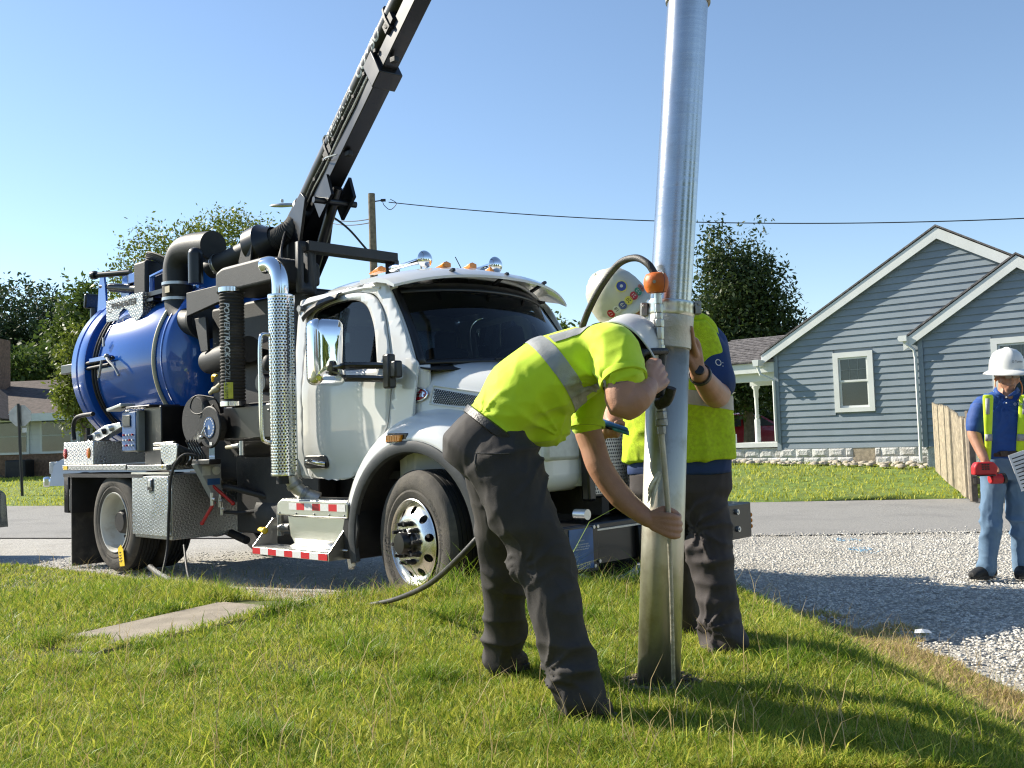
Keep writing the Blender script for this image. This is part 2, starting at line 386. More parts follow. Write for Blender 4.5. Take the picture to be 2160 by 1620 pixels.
# ------------------------------------------------------------------ loose stones
def stones(name, P, size, mat, seed=1, kind='stuff'):
    r = np.random.default_rng(seed); N = len(P)
    base = np.array([[1, 0, 0], [0, 1, 0], [-1, 0, 0], [0, -1, 0], [0, 0, 1], [0, 0, -1]], float)*.9
    base = np.vstack([base, np.array([[.6, .6, .55], [-.6, .6, .5], [-.6, -.6, .55], [.6, -.6, .5]])])
    F = np.array([[0, 1, 6], [1, 2, 7], [2, 3, 8], [3, 0, 9], [4, 6, 7], [4, 7, 8], [4, 8, 9], [4, 9, 6], [6, 1, 7], [7, 2, 8], [8, 3, 9], [9, 0, 6]])
    jit = 1+.35*(r.random((N, 10, 3))-.5); sz = size*(.55+.9*r.random((N, 1, 1))**1.5)
    v = base[None]*jit*sz*np.array([1.15, .9, .62]); a = r.random(N)*2*PI; c, s_ = np.cos(a)[:, None], np.sin(a)[:, None]
    v = np.stack([v[:, :, 0]*c-v[:, :, 1]*s_, v[:, :, 0]*s_+v[:, :, 1]*c, v[:, :, 2]], -1)+P[:, None, :]
    tr = (F[None]+np.arange(N)[:, None, None]*10).reshape(-1, 3)
    me = npmesh(name, v.reshape(-1, 3), tr); o = link(name, me, mat, smooth=False)
    return tag(o, kind=kind) if kind else o
M('stone', (.60, .575, .52), .85, 0, .42, 48, .4, 150, dirt=(.30, .27, .22), dirt_amt=.7, dirt_scale=1.1)
r = np.random.default_rng(5)
X = r.uniform(-7, 7.5, 170000); Y = r.uniform(3.6, 12.2, 170000)
dE = pdist(X, Y, EDGE); dN = pdist(X, Y, NEAR); lim = (np.abs(X) < Y*.54+.3)
dens_ = np.clip((11.0/Y)**1.2*.55, .25, 1)*sstep(-.25, .25, -dE+.3*vnoise(X, Y, 3, 2)-.15)*np.where(dN > 0, 1, np.exp(dN*4)*.5)
dens_ = dens_*np.where(X < -.3, .42, 1.)*np.where((X < 0) & (-dE > 1.6), .7, 1)*np.where((X < .3) & (X > -3.2) & (-dE < 1.7), .12, 1)
k = lim & (r.random(len(X)) < dens_)
X, Y = X[k], Y[k]
stones('gravel', np.stack([X, Y, .004+.004*r.random(len(X))], -1), .0120, 'stone')
# sprayed blue utility marks on the gravel
for (px, py, nn) in ((3.72, 11.15, 26), (3.52, 10.1, 45)):
    q = np.stack([r.normal(px, .07, nn), r.normal(py, .12, nn), np.full(nn, .012)], -1)
    o = stones('spray_paint_mark', q, .013, 'paint_blue', 9)
# bigger whitewashed-foundation rubble etc. is built with the house
# ---- shared materials
M('white_paint', (.70, .71, .70), .28, 0, .02, 1.5, coat=.8, dirt=(.62, .60, .55), dirt_amt=.4, dirt_scale=1.8)
M('blue_paint', (.014, .115, .50), .22, 0, .08, 1.2, coat=1., dirt=(.02, .12, .42), dirt_amt=.4, dirt_scale=2)
M('black_paint', (.006, .006, .007), .36, 0, .25, 3, coat=.15, rvar=.12)
M('black_matte', (.009, .009, .010), .6, 0, .3, 5, .12, 90, dirt=(.035, .033, .03), dirt_amt=.3, dirt_scale=5)
M('powder_black', (.022, .022, .022), .55, 0, .2, 6, .15, 240)
M('flare_plastic', (.030, .034, .038), .5, 0, .18, 8, .1, 200, dirt=(.10, .10, .095), dirt_amt=.25, dirt_scale=22)
M('rubber', (.036, .034, .031), .8, 0, .25, 7, .25, 120, dirt=(.12, .105, .085), dirt_amt=.65, dirt_scale=4)
M('tyre_rubber', (.062, .056, .048), .85, 0, .25, 7, .25, 120, dirt=(.16, .14, .11), dirt_amt=.6, dirt_scale=5)
M('tread_shaded_black', (.012, .012, .012), .8, 0, .2, 9, .2, 120)  # cleaner black tread rubber, with the deep wheel-arch shade also put into the colour
M('rim_alu', (.74, .74, .71), .24, 1, .05, 3, .05, 160, rvar=.08)
M('chrome', (.86, .87, .88), .045, 1, .02, 4)
M('alu_polished', (.80, .80, .78), .16, 1, .05, 3, rvar=.05)
M('alu_brushed', (.66, .65, .61), .33, 1, .06, 2, .08, 120, rvar=.08)
M('alu_dull', (.50, .49, .46), .5, 1, .12, 6, .15, 90)
M('steel_grey', (.30, .30, .29), .45, .8, .15, 8, .15, 80)
M('rim_white', (.62, .62, .58), .45, 0, .05, 3, dirt=(.34, .27, .17), dirt_amt=.6, dirt_scale=5)
M('grey_metal_paint', (.30, .31, .31), .5, 0, .1, 8)
M('galv', (.55, .56, .56), .35, .9, .12, 14)
M('amber', (.85, .28, .01), .25, 0, .12, 60, coat=.6)
M('red_lens', (.55, .012, .012), .25, 0, .15, 80, coat=.6)
M('tape_red', (.62, .02, .03), .4, 0, .06, 60)
M('tape_white', (.78, .78, .76), .4, 0, .05, 60)
M('yellow', (.80, .55, .02), .5, 0, .08, 15)
M('red_paint', (.45, .02, .02), .45, 0, .15, 12)
M('cream_hose', (.62, .55, .36), .45, 0, .1, 8)
M('ink_white', (.75, .75, .72), .6, 0, .08, 30)
M('ink_grey', (.42, .42, .40), .6, 0, .12, 30)
M('ink_black', (.02, .02, .02), .6, 0, .1, 30)
M('ink_yellow', (.60, .58, .06), .6, 0, .1, 30)
M('badge_red', (.38, .008, .015), .25, 0, .1, 20, coat=.8)
M('panel_blue', (.03, .10, .28), .4, 0, .25, 9)
M('interior', (.022, .022, .024), .8, 0, .2, 6)
M('paper_tan', (.55, .48, .34), .7, 0, .1, 20)
M('clear_plate', (.55, .56, .53), .3, 0, .1, 20)
plate('diamond', 62.); plate('diamond_dark', 62., (.40, .40, .38), .34); plate('tread_grip', 120., (.55, .55, .53), .4)
glassmat('windscreen', (.42, .50, .52), .9); glassmat('door_glass', (.25, .31, .32), .9)
# ================================================================== background: houses, fence, trees, poles, cars
M('siding_blue', (.195, .24, .275), .55, 0, .07, 1.8, .08, 60, dirt=(.27, .31, .35), dirt_amt=.35, dirt_scale=1.2)
M('trim_white', (.66, .68, .66), .5, 0, .05, 3, dirt=(.58, .58, .53), dirt_amt=.35, dirt_scale=2)
M('block_white', (.56, .56, .54), .85, 0, .14, 9, .9, 30, dirt=(.30, .28, .25), dirt_amt=.75, dirt_scale=3.2)
M('shingle_grey', (.13, .12, .12), .9, 0, .45, 9, .6, 60)
M('shingle_brown', (.075, .055, .047), .9, 0, .4, 6, .6, 40)
M('wood_grey', (.34, .285, .205), .85, 0, .28, 14, .35, 60, dirt=(.20, .17, .14), dirt_amt=.6, dirt_scale=3)
M('wood_dark', (.16, .13, .10), .85, 0, .25, 14, .35, 60)
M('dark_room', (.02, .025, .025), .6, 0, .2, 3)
M('blind', (.42, .47, .45), .7, 0, .06, 3)
M('brick', (.19, .115, .075), .9, 0, .3, 12, .4, 60)
M('siding_white', (.62, .64, .64), .6, 0, .05, 3)
M('door_brown', (.05, .025, .02), .5, 0, .2, 6)
M('bark', (.13, .10, .075), .95, 0, .3, 12, .8, 40)
M('pole_wood', (.20, .165, .12), .95, 0, .3, 9, .7, 50)
M('rubble', (.42, .37, .29), .9, 0, .3, 12, .5, 50)
M('car_red', (.30, .012, .02), .25, 0, .06, 2, coat=.9)
M('car_grey', (.035, .04, .045), .25, 0, .06, 2, coat=.9)
M('car_white', (.62, .64, .64), .28, 0, .05, 2, coat=.8)
M('orange_board', (.50, .27, .11), .8, 0, .2, 8)
glassmat('pane', (.78, .82, .82), .8)
leafmat('leaf_light', (.075, .115, .012), (.20, .235, .035), .38, .5, 3.5)
leafmat('leaf_mid', (.045, .085, .014), (.12, .165, .03), .34, .5, 1.6)
leafmat('leaf_dark', (.020, .042, .012), (.07, .10, .022), .28, .5, 1.4)
leafmat('leaf_deep', (.020, .042, .018), (.06, .09, .03), .25, .6, .8)
# ---------------- blue house (u along the gable wall, v into the house)
HO_ = V(6.32, 23.5, 0); HU = V(.766, -.643, 0); HV = V(.643, .766, 0); HZ = V(0, 0, 1)
def hp(u, v, z): return HO_+HU*u+HV*v+HZ*z
BH = thing('blue_house', 'blue-grey sided house with white trimmed gables and a porch across the road', 'house', tuple(hp(0, 0, .4)))
BH.location = (0, 0, 0)
def hbox(u0, u1, v0, v1, z0, z1):
    b = B(); vs = [hp(u, v, z) for z in (z0, z1) for u, v in ((u0, v0), (u1, v0), (u1, v1), (u0, v1))]
    return b.add(vs, [(0, 3, 2, 1), (4, 5, 6, 7), (0, 1, 5, 4), (1, 2, 6, 5), (2, 3, 7, 6), (3, 0, 4, 7)])
def gable(u0, um, u1, zE, zR, v, name, win, zb=.81, course=.15):
    WLL = bpy.data.objects.new('gable_wall', None); COL.objects.link(WLL); WLL.parent = BH
    b = B(); b.prism([(u0, zb), (u1, zb), (u1, zE), (um, zR), (u0, zE)], hp(0, v+.03, 0), HU, HZ, HV*.1); b.build('sheathing', 'siding_blue', WLL, smooth=False)
    def ext(z):
        if z <= zE: return u0, u1
        k = (z-zE)/(zR-zE); return u0+(um-u0)*k, u1+(um-u1)*k
    z = zb
    while z < zR-.05:
        z2 = min(z+course, zR-.02); a0, a1 = ext(z); c0, c1 = ext(z2)
        segs = [((a0, a1), (c0, c1))]
        if win and z2 > win[2]-.0 and z < win[3]:
            segs = [((a0, win[0]), (c0, win[0])), ((win[1], a1), (win[1], c1))]
        for (p0, p1), (q0, q1) in segs:
            if p1-p0 < .05 or q1 < q0: continue
            b = B(); vs = [hp(p0, v-.014, z), hp(p1, v-.014, z), hp(q1, v+.012, z2+.004), hp(q0, v+.012, z2+.004), hp(p0, v+.028, z), hp(p1, v+.028, z), hp(q1, v+.028, z2+.004), hp(q0, v+.028, z2+.004)]
            b.add(vs, [(0, 1, 2, 3), (7, 6, 5, 4), (0, 4, 5, 1), (1, 5, 6, 2), (2, 6, 7, 3), (3, 7, 4, 0)]); b.build('siding_plank', 'siding_blue', WLL, smooth=False)
        z = z2
    # rake boards and roof
    for (ua, ub) in ((u0, um), (u1, um)):
        sg = 1 if ub > ua else -1; sl = (zR-zE)/(um-u0); ua2 = ua-sg*.32; za = zE-sl*.32+.10
        b = B(); b.prism([(ua2, za), (um, zR+.10), (um, zR+.10-.24), (ua2, za-.22)], hp(0, v-.12, 0), HU, HZ, HV*.03); b.build('rake_board', 'trim_white', BH, smooth=False)
        b = B(); b.prism([(ua2, za-.14), (um, zR+.10-.15), (um, zR+.10-.19), (ua2, za-.18)], hp(0, v-.09, 0), HU, HZ, HV*.10); b.build('soffit', 'trim_white', BH, smooth=False)
        b = B(); b.prism([(ua2-sg*.03, za), (um, zR+.125), (um, zR+.165), (ua2-sg*.03, za+.04)], hp(0, v-.14, 0), HU, HZ, HV*6.3); b.build('roof_slope', 'shingle_grey', BH, smooth=False)
    # corner boards
    for u in (u0, u1):
        hbox(u-.05, u+.05, v-.03, v+.04, zb-.02, zE).build('corner_board', 'siding_blue', BH, smooth=False)
    return WLL
gable(0, 3.84, 7.68, 3.15, 5.39, 0, 'main', (1.40, 2.315, 1.62, 2.98))
gable(3.48, 5.46, 7.44, 3.20, 4.50, -.40, 'side', (4.87, 5.785, 1.62, 2.98))
for (wu0, wv) in ((1.40, 0), (4.87, -.40)):
    WN = bpy.data.objects.new('window', None); COL.objects.link(WN); WN.parent = BH; w1 = wu0+.915; vv = wv
    for (a, c, z0, z1) in ((wu0, wu0+.12, 1.62, 2.98), (w1-.12, w1, 1.62, 2.98), (wu0+.12, w1-.12, 2.86, 2.98), (wu0+.12, w1-.12, 1.62, 1.72)):
        hbox(a, c, vv-.045, vv+.03, z0, z1).build('frame', 'trim_white', WN, smooth=False)
    for (z0, z1, vo) in ((2.30, 2.86, -.01), (1.72, 2.33, .01)):
        for (a, c, y0, y1) in ((wu0+.12, wu0+.165, z0, z1), (w1-.165, w1-.12, z0, z1), (wu0+.165, w1-.165, z1-.045, z1), (wu0+.165, w1-.165, z0, z0+.045)):
            hbox(a, c, vv+vo, vv+vo+.03, y0, y1).build('sash', 'trim_white', WN, smooth=False)
        hbox(wu0+.165, w1-.165, vv+vo+.012, vv+vo+.016, z0+.045, z1-.045).build('pane', 'pane', WN, smooth=False)
    for q in (1, 2): hbox(wu0+.165+.195*q-.006, wu0+.165+.195*q+.006, vv+.004, vv+.014, 2.345, 2.815).build('muntin', 'trim_white', WN, smooth=False)
    hbox(wu0+.165, w1-.165, vv+.004, vv+.014, 2.57, 2.585).build('muntin', 'trim_white', WN, smooth=False)
    for q in range(11): hbox(wu0+.17, w1-.17, vv+.040, vv+.046, 2.30+.047*q, 2.335+.047*q).build('blind_slat', 'blind', WN, smooth=False)
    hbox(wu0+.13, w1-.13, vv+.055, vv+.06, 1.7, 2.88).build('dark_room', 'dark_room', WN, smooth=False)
# gutter and downspout
b = B(); pts = [hp(3.24, -.52, 3.10), hp(3.24, -.52, 3.0), hp(3.36, -.47, 2.88), hp(3.38, -.455, 2.7), hp(3.38, -.455, .50)]; b.tube(pts, .04, 6, True, .8); b.build('downspout', 'trim_white', BH)
b = B(); b.prism([(3.10, 3.07), (3.26, 3.07), (3.26, 3.19), (3.10, 3.19), (3.07, 3.13)], hp(0, -.60, 0), HU, HZ, HV*.25); b.build('gutter_end', 'trim_white', BH)
b = B(); b.prism([(-.42, 2.80), (-.30, 2.80), (-.28, 2.95), (-.45, 2.95)], hp(0, -.36, 0), HU, HZ, HV*5); b.build('gutter', 'trim_white', BH)
b = B(); b.tube([hp(-.36, -.28, 2.82), hp(-.30, -.24, 2.6), hp(-.06, -.05, 2.45), hp(-.06, -.05, 1.0)], .035, 6); b.build('downspout', 'trim_white', BH)
# foundation blocks
FD = bpy.data.objects.new('foundation', None); COL.objects.link(FD); FD.parent = BH
def blk(u0, u1, v, z0, z1):
    b = B(); rj = lambda: random.uniform(-.006, .006); mu, mz = (u0+u1)/2+rj()*6, (z0+z1)/2+rj()*3
    vs = [hp(u0+.006, v, z0+.006), hp(u1-.006, v, z0+.006), hp(u1-.006, v, z1-.006), hp(u0+.006, v, z1-.006), hp((u0+mu)/2, v-.022, (z0+mz)/2), hp((u1+mu)/2, v-.025, (z0+mz)/2), hp((u1+mu)/2, v-.022, (z1+mz)/2), hp((u0+mu)/2, v-.026, (z1+mz)/2)]
    b.add(vs, [(4, 5, 6, 7), (0, 1, 5, 4), (1, 2, 6, 5), (2, 3, 7, 6), (3, 0, 4, 7)]); b.build('block', 'block_white', FD, smooth=False)
hbox(0, 3.5, .0, .2, .2, .82).build('foundation_core', 'block_white', FD, smooth=False)
for row in range(3):
    z0 = .20+.205*row
    for q in range(10):
        u0 = -.02+.40*q-(.2 if row % 2 else 0); u1 = u0+.40; u0 = max(u0, -.02); u1 = min(u1, 3.48)
        if u1-u0 < .05: continue
        if row > 0 and u1 > 1.75 and u0 < 2.25:
            if u0 < 1.7: blk(u0, 1.75, -.005, z0, z0+.2)
            if u1 > 2.3: blk(2.25, u1, -.005, z0, z0+.2)
            continue
        blk(u0, u1, -.005, z0, z0+.2)
hbox(1.75, 2.25, .0-.003, .02, .42, .80).build('vent_board', 'wood_grey', FD, smooth=False)
hbox(3.48, 7.4, -.38, -.2, .2, .80).build('foundation_core', 'block_white', FD, smooth=False)
# porch
PO = bpy.data.objects.new('porch', None); COL.objects.link(PO); PO.parent = BH
hbox(-1.78, 0, .15, 2.6, .2, .84).build('porch_base', 'block_white', PO, smooth=False)
for row in range(3):
    for q in range(5):
        u0 = -1.8+.4*q-(.2 if row % 2 else 0); u1 = min(u0+.4, -.02); u0 = max(u0, -1.8)
        if u1-u0 > .06: blk(u0, u1, .145, .2+.205*row, .4+.205*row)
hbox(-1.86, 0, .08, 2.6, .86, .96).build('porch_floor', 'trim_white', PO, smooth=False)
hbox(-1.95, -.02, .0, .12, 2.66, 2.90).build('fascia', 'trim_white', PO, smooth=False)
hbox(-1.85, -.02, .16, .32, 2.46, 2.66).build('beam', 'trim_white', PO, smooth=False)
hbox(-1.85, -.02, 2.3, 2.46, 2.46, 2.66).build('beam', 'trim_white', PO, smooth=False)
hbox(-1.9, -.02, .12, 2.7, 2.655, 2.67).build('ceiling', 'trim_white', PO, smooth=False)
b = B(); nr = 14
for q in range(nr):          # shingle courses, each a small step
    v0 = -.06+q*(1.5/nr); v1 = v0+1.5/nr; z0 = 2.93+q*(.72/nr); z1 = z0+.72/nr
    for k in range(8):
        ua = -2.0+k*.25+(.12 if q % 2 else 0); ub = min(ua+.242, -.03); dz = random.uniform(0, .012)
        b.add([hp(ua, v0, z0+.02+dz), hp(ub, v0, z0+.02+dz), hp(ub, v1, z1+.008), hp(ua, v1, z1+.008), hp(ua, v0, z0-.01), hp(ub, v0, z0-.01)], [(0, 1, 2, 3), (4, 5, 1, 0)])
tag(b.build('shingles', 'shingle_grey', PO, smooth=False, fix=False), kind='stuff')
b = B(); b.add([hp(-2.0, -.06, 2.90), hp(0, -.06, 2.90), hp(0, 1.44, 3.62), hp(-2.0, 1.44, 3.62), hp(-2.0, 2.9, 2.9), hp(0, 2.9, 2.9)], [(0, 1, 2, 3), (3, 2, 5, 4)]); b.build('porch_roof', 'shingle_grey', PO, smooth=False)
for (u, v) in ((-1.72, .24), (-1.72, .9), (-1.72, 2.38), (-.28, 2.38)):
    b = B(); p = hp(u, v, 0); prf = [(.075, .96), (.075, 1.55), (.05, 1.60), (.06, 1.64), (.045, 1.72), (.055, 2.05), (.05, 2.12), (.065, 2.18), (.065, 2.36), (.11, 2.42), (.11, 2.46)]
    b.lathe(prf, p, (0, 0, 1), 14); b.build('post', 'trim_white', PO)
hbox(-1.85, -1.3, .30, .36, .97, 1.20).build('kneewall', 'trim_white', PO, smooth=False)
for q in range(5): hbox(-.3+.07*q, -.28+.07*q, 1.9, 1.92, .96, 1.75).build('baluster', 'black_paint', PO, smooth=False)
hbox(-.32, .05, 1.88, 1.94, 1.75, 1.80).build('railing', 'black_paint', PO, smooth=False)
# rubble along the foundation
r = np.random.default_rng(21); n = 130; us = np.concatenate([r.uniform(-2.0, 3.5, n)]); vv = r.uniform(-.75, -.08, n)+np.where(us < 0, .15, 0)
P = np.array([tuple(hp(a, c, 0)) for a, c in zip(us, vv)]); P[:, 2] = g_far(P[:, 0], P[:, 1])+.03; stones('rubble', P, .10, 'rubble', 4)
# ---------------- wood fence
FN = thing('wood_fence', 'weathered wooden picket privacy fence running from the blue house to the road', 'fence')
def frun(a, c, n, h0, h1, lift):
    a, c = Vector(a), Vector(c); dv = (c-a).normalized(); nv = V(dv.y, -dv.x, 0); ang = math.atan2(dv.y, dv.x); L = (c-a).length
    for k in range(n):
        t = (k+.5)/n; p = a.lerp(c, t); zg = float(g_far(p.x, p.y))*.9+.05; h = (h0+(h1-h0)*t)+lift*math.sin(PI*min(1, t*1.15))**2+random.uniform(-.015, .015); w_ = L/n*.66
        rz = Matrix.Rotation(ang, 3, 'Z') @ Matrix.Rotation(random.uniform(-.02, .02), 3, 'Y') @ Matrix.Rotation(random.uniform(-.12, .12), 3, 'Z')
        b = B(); pl = [(-w_/2, 0), (w_/2, 0), (w_/2, h-.05), (w_/2-.03, h), (-w_/2+.03, h), (-w_/2, h-.05)]
        b.prism(pl, p+V(0, 0, zg), rz @ V(1, 0, 0), rz @ V(0, 0, 1), rz @ V(0, .02, 0)); b.build('plank', 'wood_grey', FN, smooth=False)
    for z in (.35, 1.05):
        b = B(); q = nv*.05; b.bar(a-q+V(0, 0, z+float(g_far(a.x, a.y))*.9), c-q+V(0, 0, z+float(g_far(c.x, c.y))*.9), .04, .09); b.build('rail', 'wood_dark', FN)
frun((8.62, 20.3, 0), (7.25, 15.75, 0), 36, 1.40, 1.32, .09)
frun((7.34, 15.72, 0), (11.3, 15.2, 0), 26, 1.36, 1.40, .05)
for (x, y) in ((7.30, 15.76), (9.2, 15.5)):
    b = B(); b.box((x, y+.05, .75), (.10, .10, 1.45)); b.build('post', 'wood_dark', FN, bevel=.01)
# ---------------- left house
LH = thing('brown_roof_house', 'white sided house with brown shingle roof and brick base at the left edge', 'house')
def lp(x, y, z): return V(x, y+(x+14)*-.12, z)
def lbox(x0, x1, y0, y1, z0, z1, nm, mt, par=None, **k):
    b = B(); vs = [lp(x, y, z) for z in (z0, z1) for x, y in ((x0, y0), (x1, y0), (x1, y1), (x0, y1))]
    b.add(vs, [(0, 3, 2, 1), (4, 5, 6, 7), (0, 1, 5, 4), (1, 2, 6, 5), (2, 3, 7, 6), (3, 0, 4, 7)]); return b.build(nm, mt, par or LH, smooth=False, **k)
lbox(-20, -15.0, 34, 40, .2, 1.28, 'brick_wall', 'brick'); lbox(-20, -10.5, 34.6, 40, .2, 2.65, 'wall', 'siding_white')
lbox(-20, -15.0, 34.02, 36, 1.28, 2.62, 'bay_wall', 'siding_white')
for k in range(8): lbox(-20, -15.05, 33.99, 34.03, 1.30+.165*k, 1.445+.165*k, 'siding_plank', 'siding_white')
for k in range(12): lbox(-15.0, -10.5, 34.57, 34.62, .70+.165*k, .85+.165*k, 'siding_plank', 'siding_white')
for (x0, x1) in ((-17.95, -16.92), (-16.35, -15.3)):
    WN = lbox(x0-.08, x1+.08, 33.93, 34.0, 1.28, 2.52, 'window', 'trim_white'); lbox(x0, x1, 33.915, 33.925, 1.36, 2.44, 'pane', 'pane', WN); lbox(x0+.02, x1-.02, 33.926, 33.929, 1.38, 2.42, 'blind', 'blind', WN); lbox(x0, x1, 33.90, 33.93, 1.89, 1.925, 'sash_rail', 'blind', WN)
DR = lbox(-14.75, -13.95, 34.5, 34.57, .72, 2.28, 'door', 'door_brown')
for k in range(3): lbox(-14.68, -14.02, 34.48, 34.5, .80+.50*k, 1.22+.50*k, 'door_panel', 'door_brown', DR)
for k in range(4): lbox(-15.0, -13.7, 34.0-.28*k, 34.5, .3-.02, .66-.15*k, 'step', 'concrete')
b = B(); b.add([lp(-21, 33.3, 2.62), lp(-10, 33.3, 2.62), lp(-10, 37.2, 4.05), lp(-21, 37.2, 4.05), lp(-21, 41, 2.62), lp(-10, 41, 2.62)], [(0, 1, 2, 3), (3, 2, 5, 4)]); b.build('roof', 'shingle_brown', LH, smooth=False, thick=.08)
lbox(-20.5, -14.9, 33.25, 33.35, 2.40, 2.66, 'fascia', 'trim_white'); lbox(-14.9, -10.2, 33.25, 33.35, 2.50, 2.62, 'fascia', 'trim_white')
b = B(); b.prism([(-20.6, 2.5), (-17.1, 2.5), (-18.8, 3.55)], lp(0, 32.6, 0)-V(0, 0, 0), (1, -.12, 0), (0, 0, 1), (0, .9, 0)); b.build('front_gable', 'trim_white', LH, smooth=False)
b = B(); b.add([lp(-17.0, 32.4, 2.46), lp(-18.8, 32.4, 3.66), lp(-18.8, 36, 3.66), lp(-17.0, 36, 2.46), lp(-20.7, 32.4, 2.46), lp(-20.7, 36, 2.46)], [(0, 1, 2, 3), (1, 4, 5, 2)]); b.build('gable_roof', 'shingle_brown', LH, smooth=False, thick=.08)
lbox(-19.6, -18.95, 35.8, 36.6, 3.0, 5.6, 'chimney', 'brick')
b = B(); b.cyl(lp(-16.2, 34.6, 3.0), lp(-16.2, 34.6, 3.4), .06, n=10); b.lathe([(.2, -.05), (.08, .1)], lp(-16.2, 34.6, 3.08), (0, 0, 1), 12); b.build('roof_vent', 'black_matte', LH)
lbox(-17.35, -16.6, 33.2, 33.9, .3, 1.1, 'grill_cover', 'black_matte', bevel=.06)
RG = bpy.data.objects.new('stair_rail', None); COL.objects.link(RG); RG.parent = LH
for k in range(9):
    x = -18.9+.2*k; z = 1.22-.085*k; b = B(); b.cyl(lp(x, 33.0, .35), lp(x, 33.0, z), .018, n=6); b.build('baluster', 'black_paint', RG)
b = B(); b.bar(lp(-19.2, 33.0, 1.36), lp(-17.25, 33.0, .53), .04, .05); b.build('hand_rail', 'black_paint', RG)
lbox(-19.5, -16.0, 32.2, 33.0, .2, .45, 'garden_wall', 'rubble')
# ---------------- stop sign (seen from behind)
SS = thing('stop_sign', 'grey back of an octagonal road sign on a dark post', 'sign', (-13.45, 27.0, .12))
b = B(); b.cyl((0, 0, 0), (-.10, 0, 2.55), .04, n=8); b.build('post', 'black_paint', SS)
oc = [(.31*math.cos(R(22.5+45*k)), .31*math.sin(R(22.5+45*k))) for k in range(8)]
b = B(); b.prism(oc, (-.07, .05, 2.22), (1, .1, 0), (-.03, 0, 1), (0, .006, 0)); b.build('sign_plate', 'alu_dull', SS, smooth=False)
b = B(); b.box((.05, .03, 1.82), (.13, .006, .13)); b.build('small_plate', 'ink_white', SS)
# ---------------- utility pole, lamp and wires
UP = thing('utility_pole', 'tall wooden utility pole behind the truck carrying wires', 'pole', (-4.35, 32, .1))
b = B(); b.tube([(0, 0, 0), (-.04, 0, 4.5), (-.06, 0, 9.35)], [.17, .14, .115], 14); b.build('shaft', 'pole_wood', UP)
b = B(); b.box((.32, 0, 9.12), (.16, .06, .08)); b.cyl((-.02, -.02, 9.08), (.3, 0, 9.12), .02, n=8); b.build('insulator', 'black_matte', UP)
b = B(); b.tube(spline([(.3, 0, 9.1), (.35, 0, 8.95), (.55, 0, 8.8), (.75, 0, 9.0), (.55, 0, 9.15)], 6), .012, 6); b.build('wire_loop', 'black_matte', UP)
LA = bpy.data.objects.new('street_lamp', None); COL.objects.link(LA); LA.location = (-4.35, 32, .1); tag(LA, 'grey cobra-head street lamp on a long curved arm', 'street lamp')
b = B(); b.tube(spline([(-.02, -.1, 7.2), (-.30, -.15, 7.55), (-.9, -.2, 8.25), (-1.7, -.2, 8.8), (-2.5, -.2, 9.0)], 8), .035, 8); b.build('arm', 'black_matte', LA)
b = B(); b.loft([[(-2.5+dx, -.2+w_*sy, 9.0+h_*sz) for sy, sz in ((-1, -.3), (-.7, .8), (0, 1.2), (.7, .8), (1, -.3), (0, -.6))] for dx, w_, h_ in ((.05, .05, .05), (-.15, .11, .07), (-.5, .16, .07), (-.75, .12, .05), (-.85, .03, .02))]); b.box((-2.95, -.2, 9.16), (.08, .08, .1)); b.build('lamp_head', 'alu_dull', LA, bevel=.01)
def wire(name, a, c, sag, rr, label):
    a, c = Vector(a), Vector(c); pts = [a.lerp(c, t)-V(0, 0, sag*4*t*(1-t)) for t in [k/40 for k in range(41)]]
    b = B(); b.tube(pts, rr, 6); o = b.build(name, 'black_matte'); return tag(o, label, 'cable')
wire('overhead_wire', (-3.85, 32, 9.15), (17, 25.5, 6.65), .5, .015, 'single black service wire sagging from the pole towards the blue house')
wire('overhead_wire', (-4.42, 31.9, 8.6), (-8.9, 46, 12.15), .2, .018, 'upper of the two wires leaving the pole to the left')
wire('overhead_wire', (-4.42, 31.9, 8.48), (-8.85, 46, 11.95), .2, .018, 'lower of the two wires leaving the pole to the left')
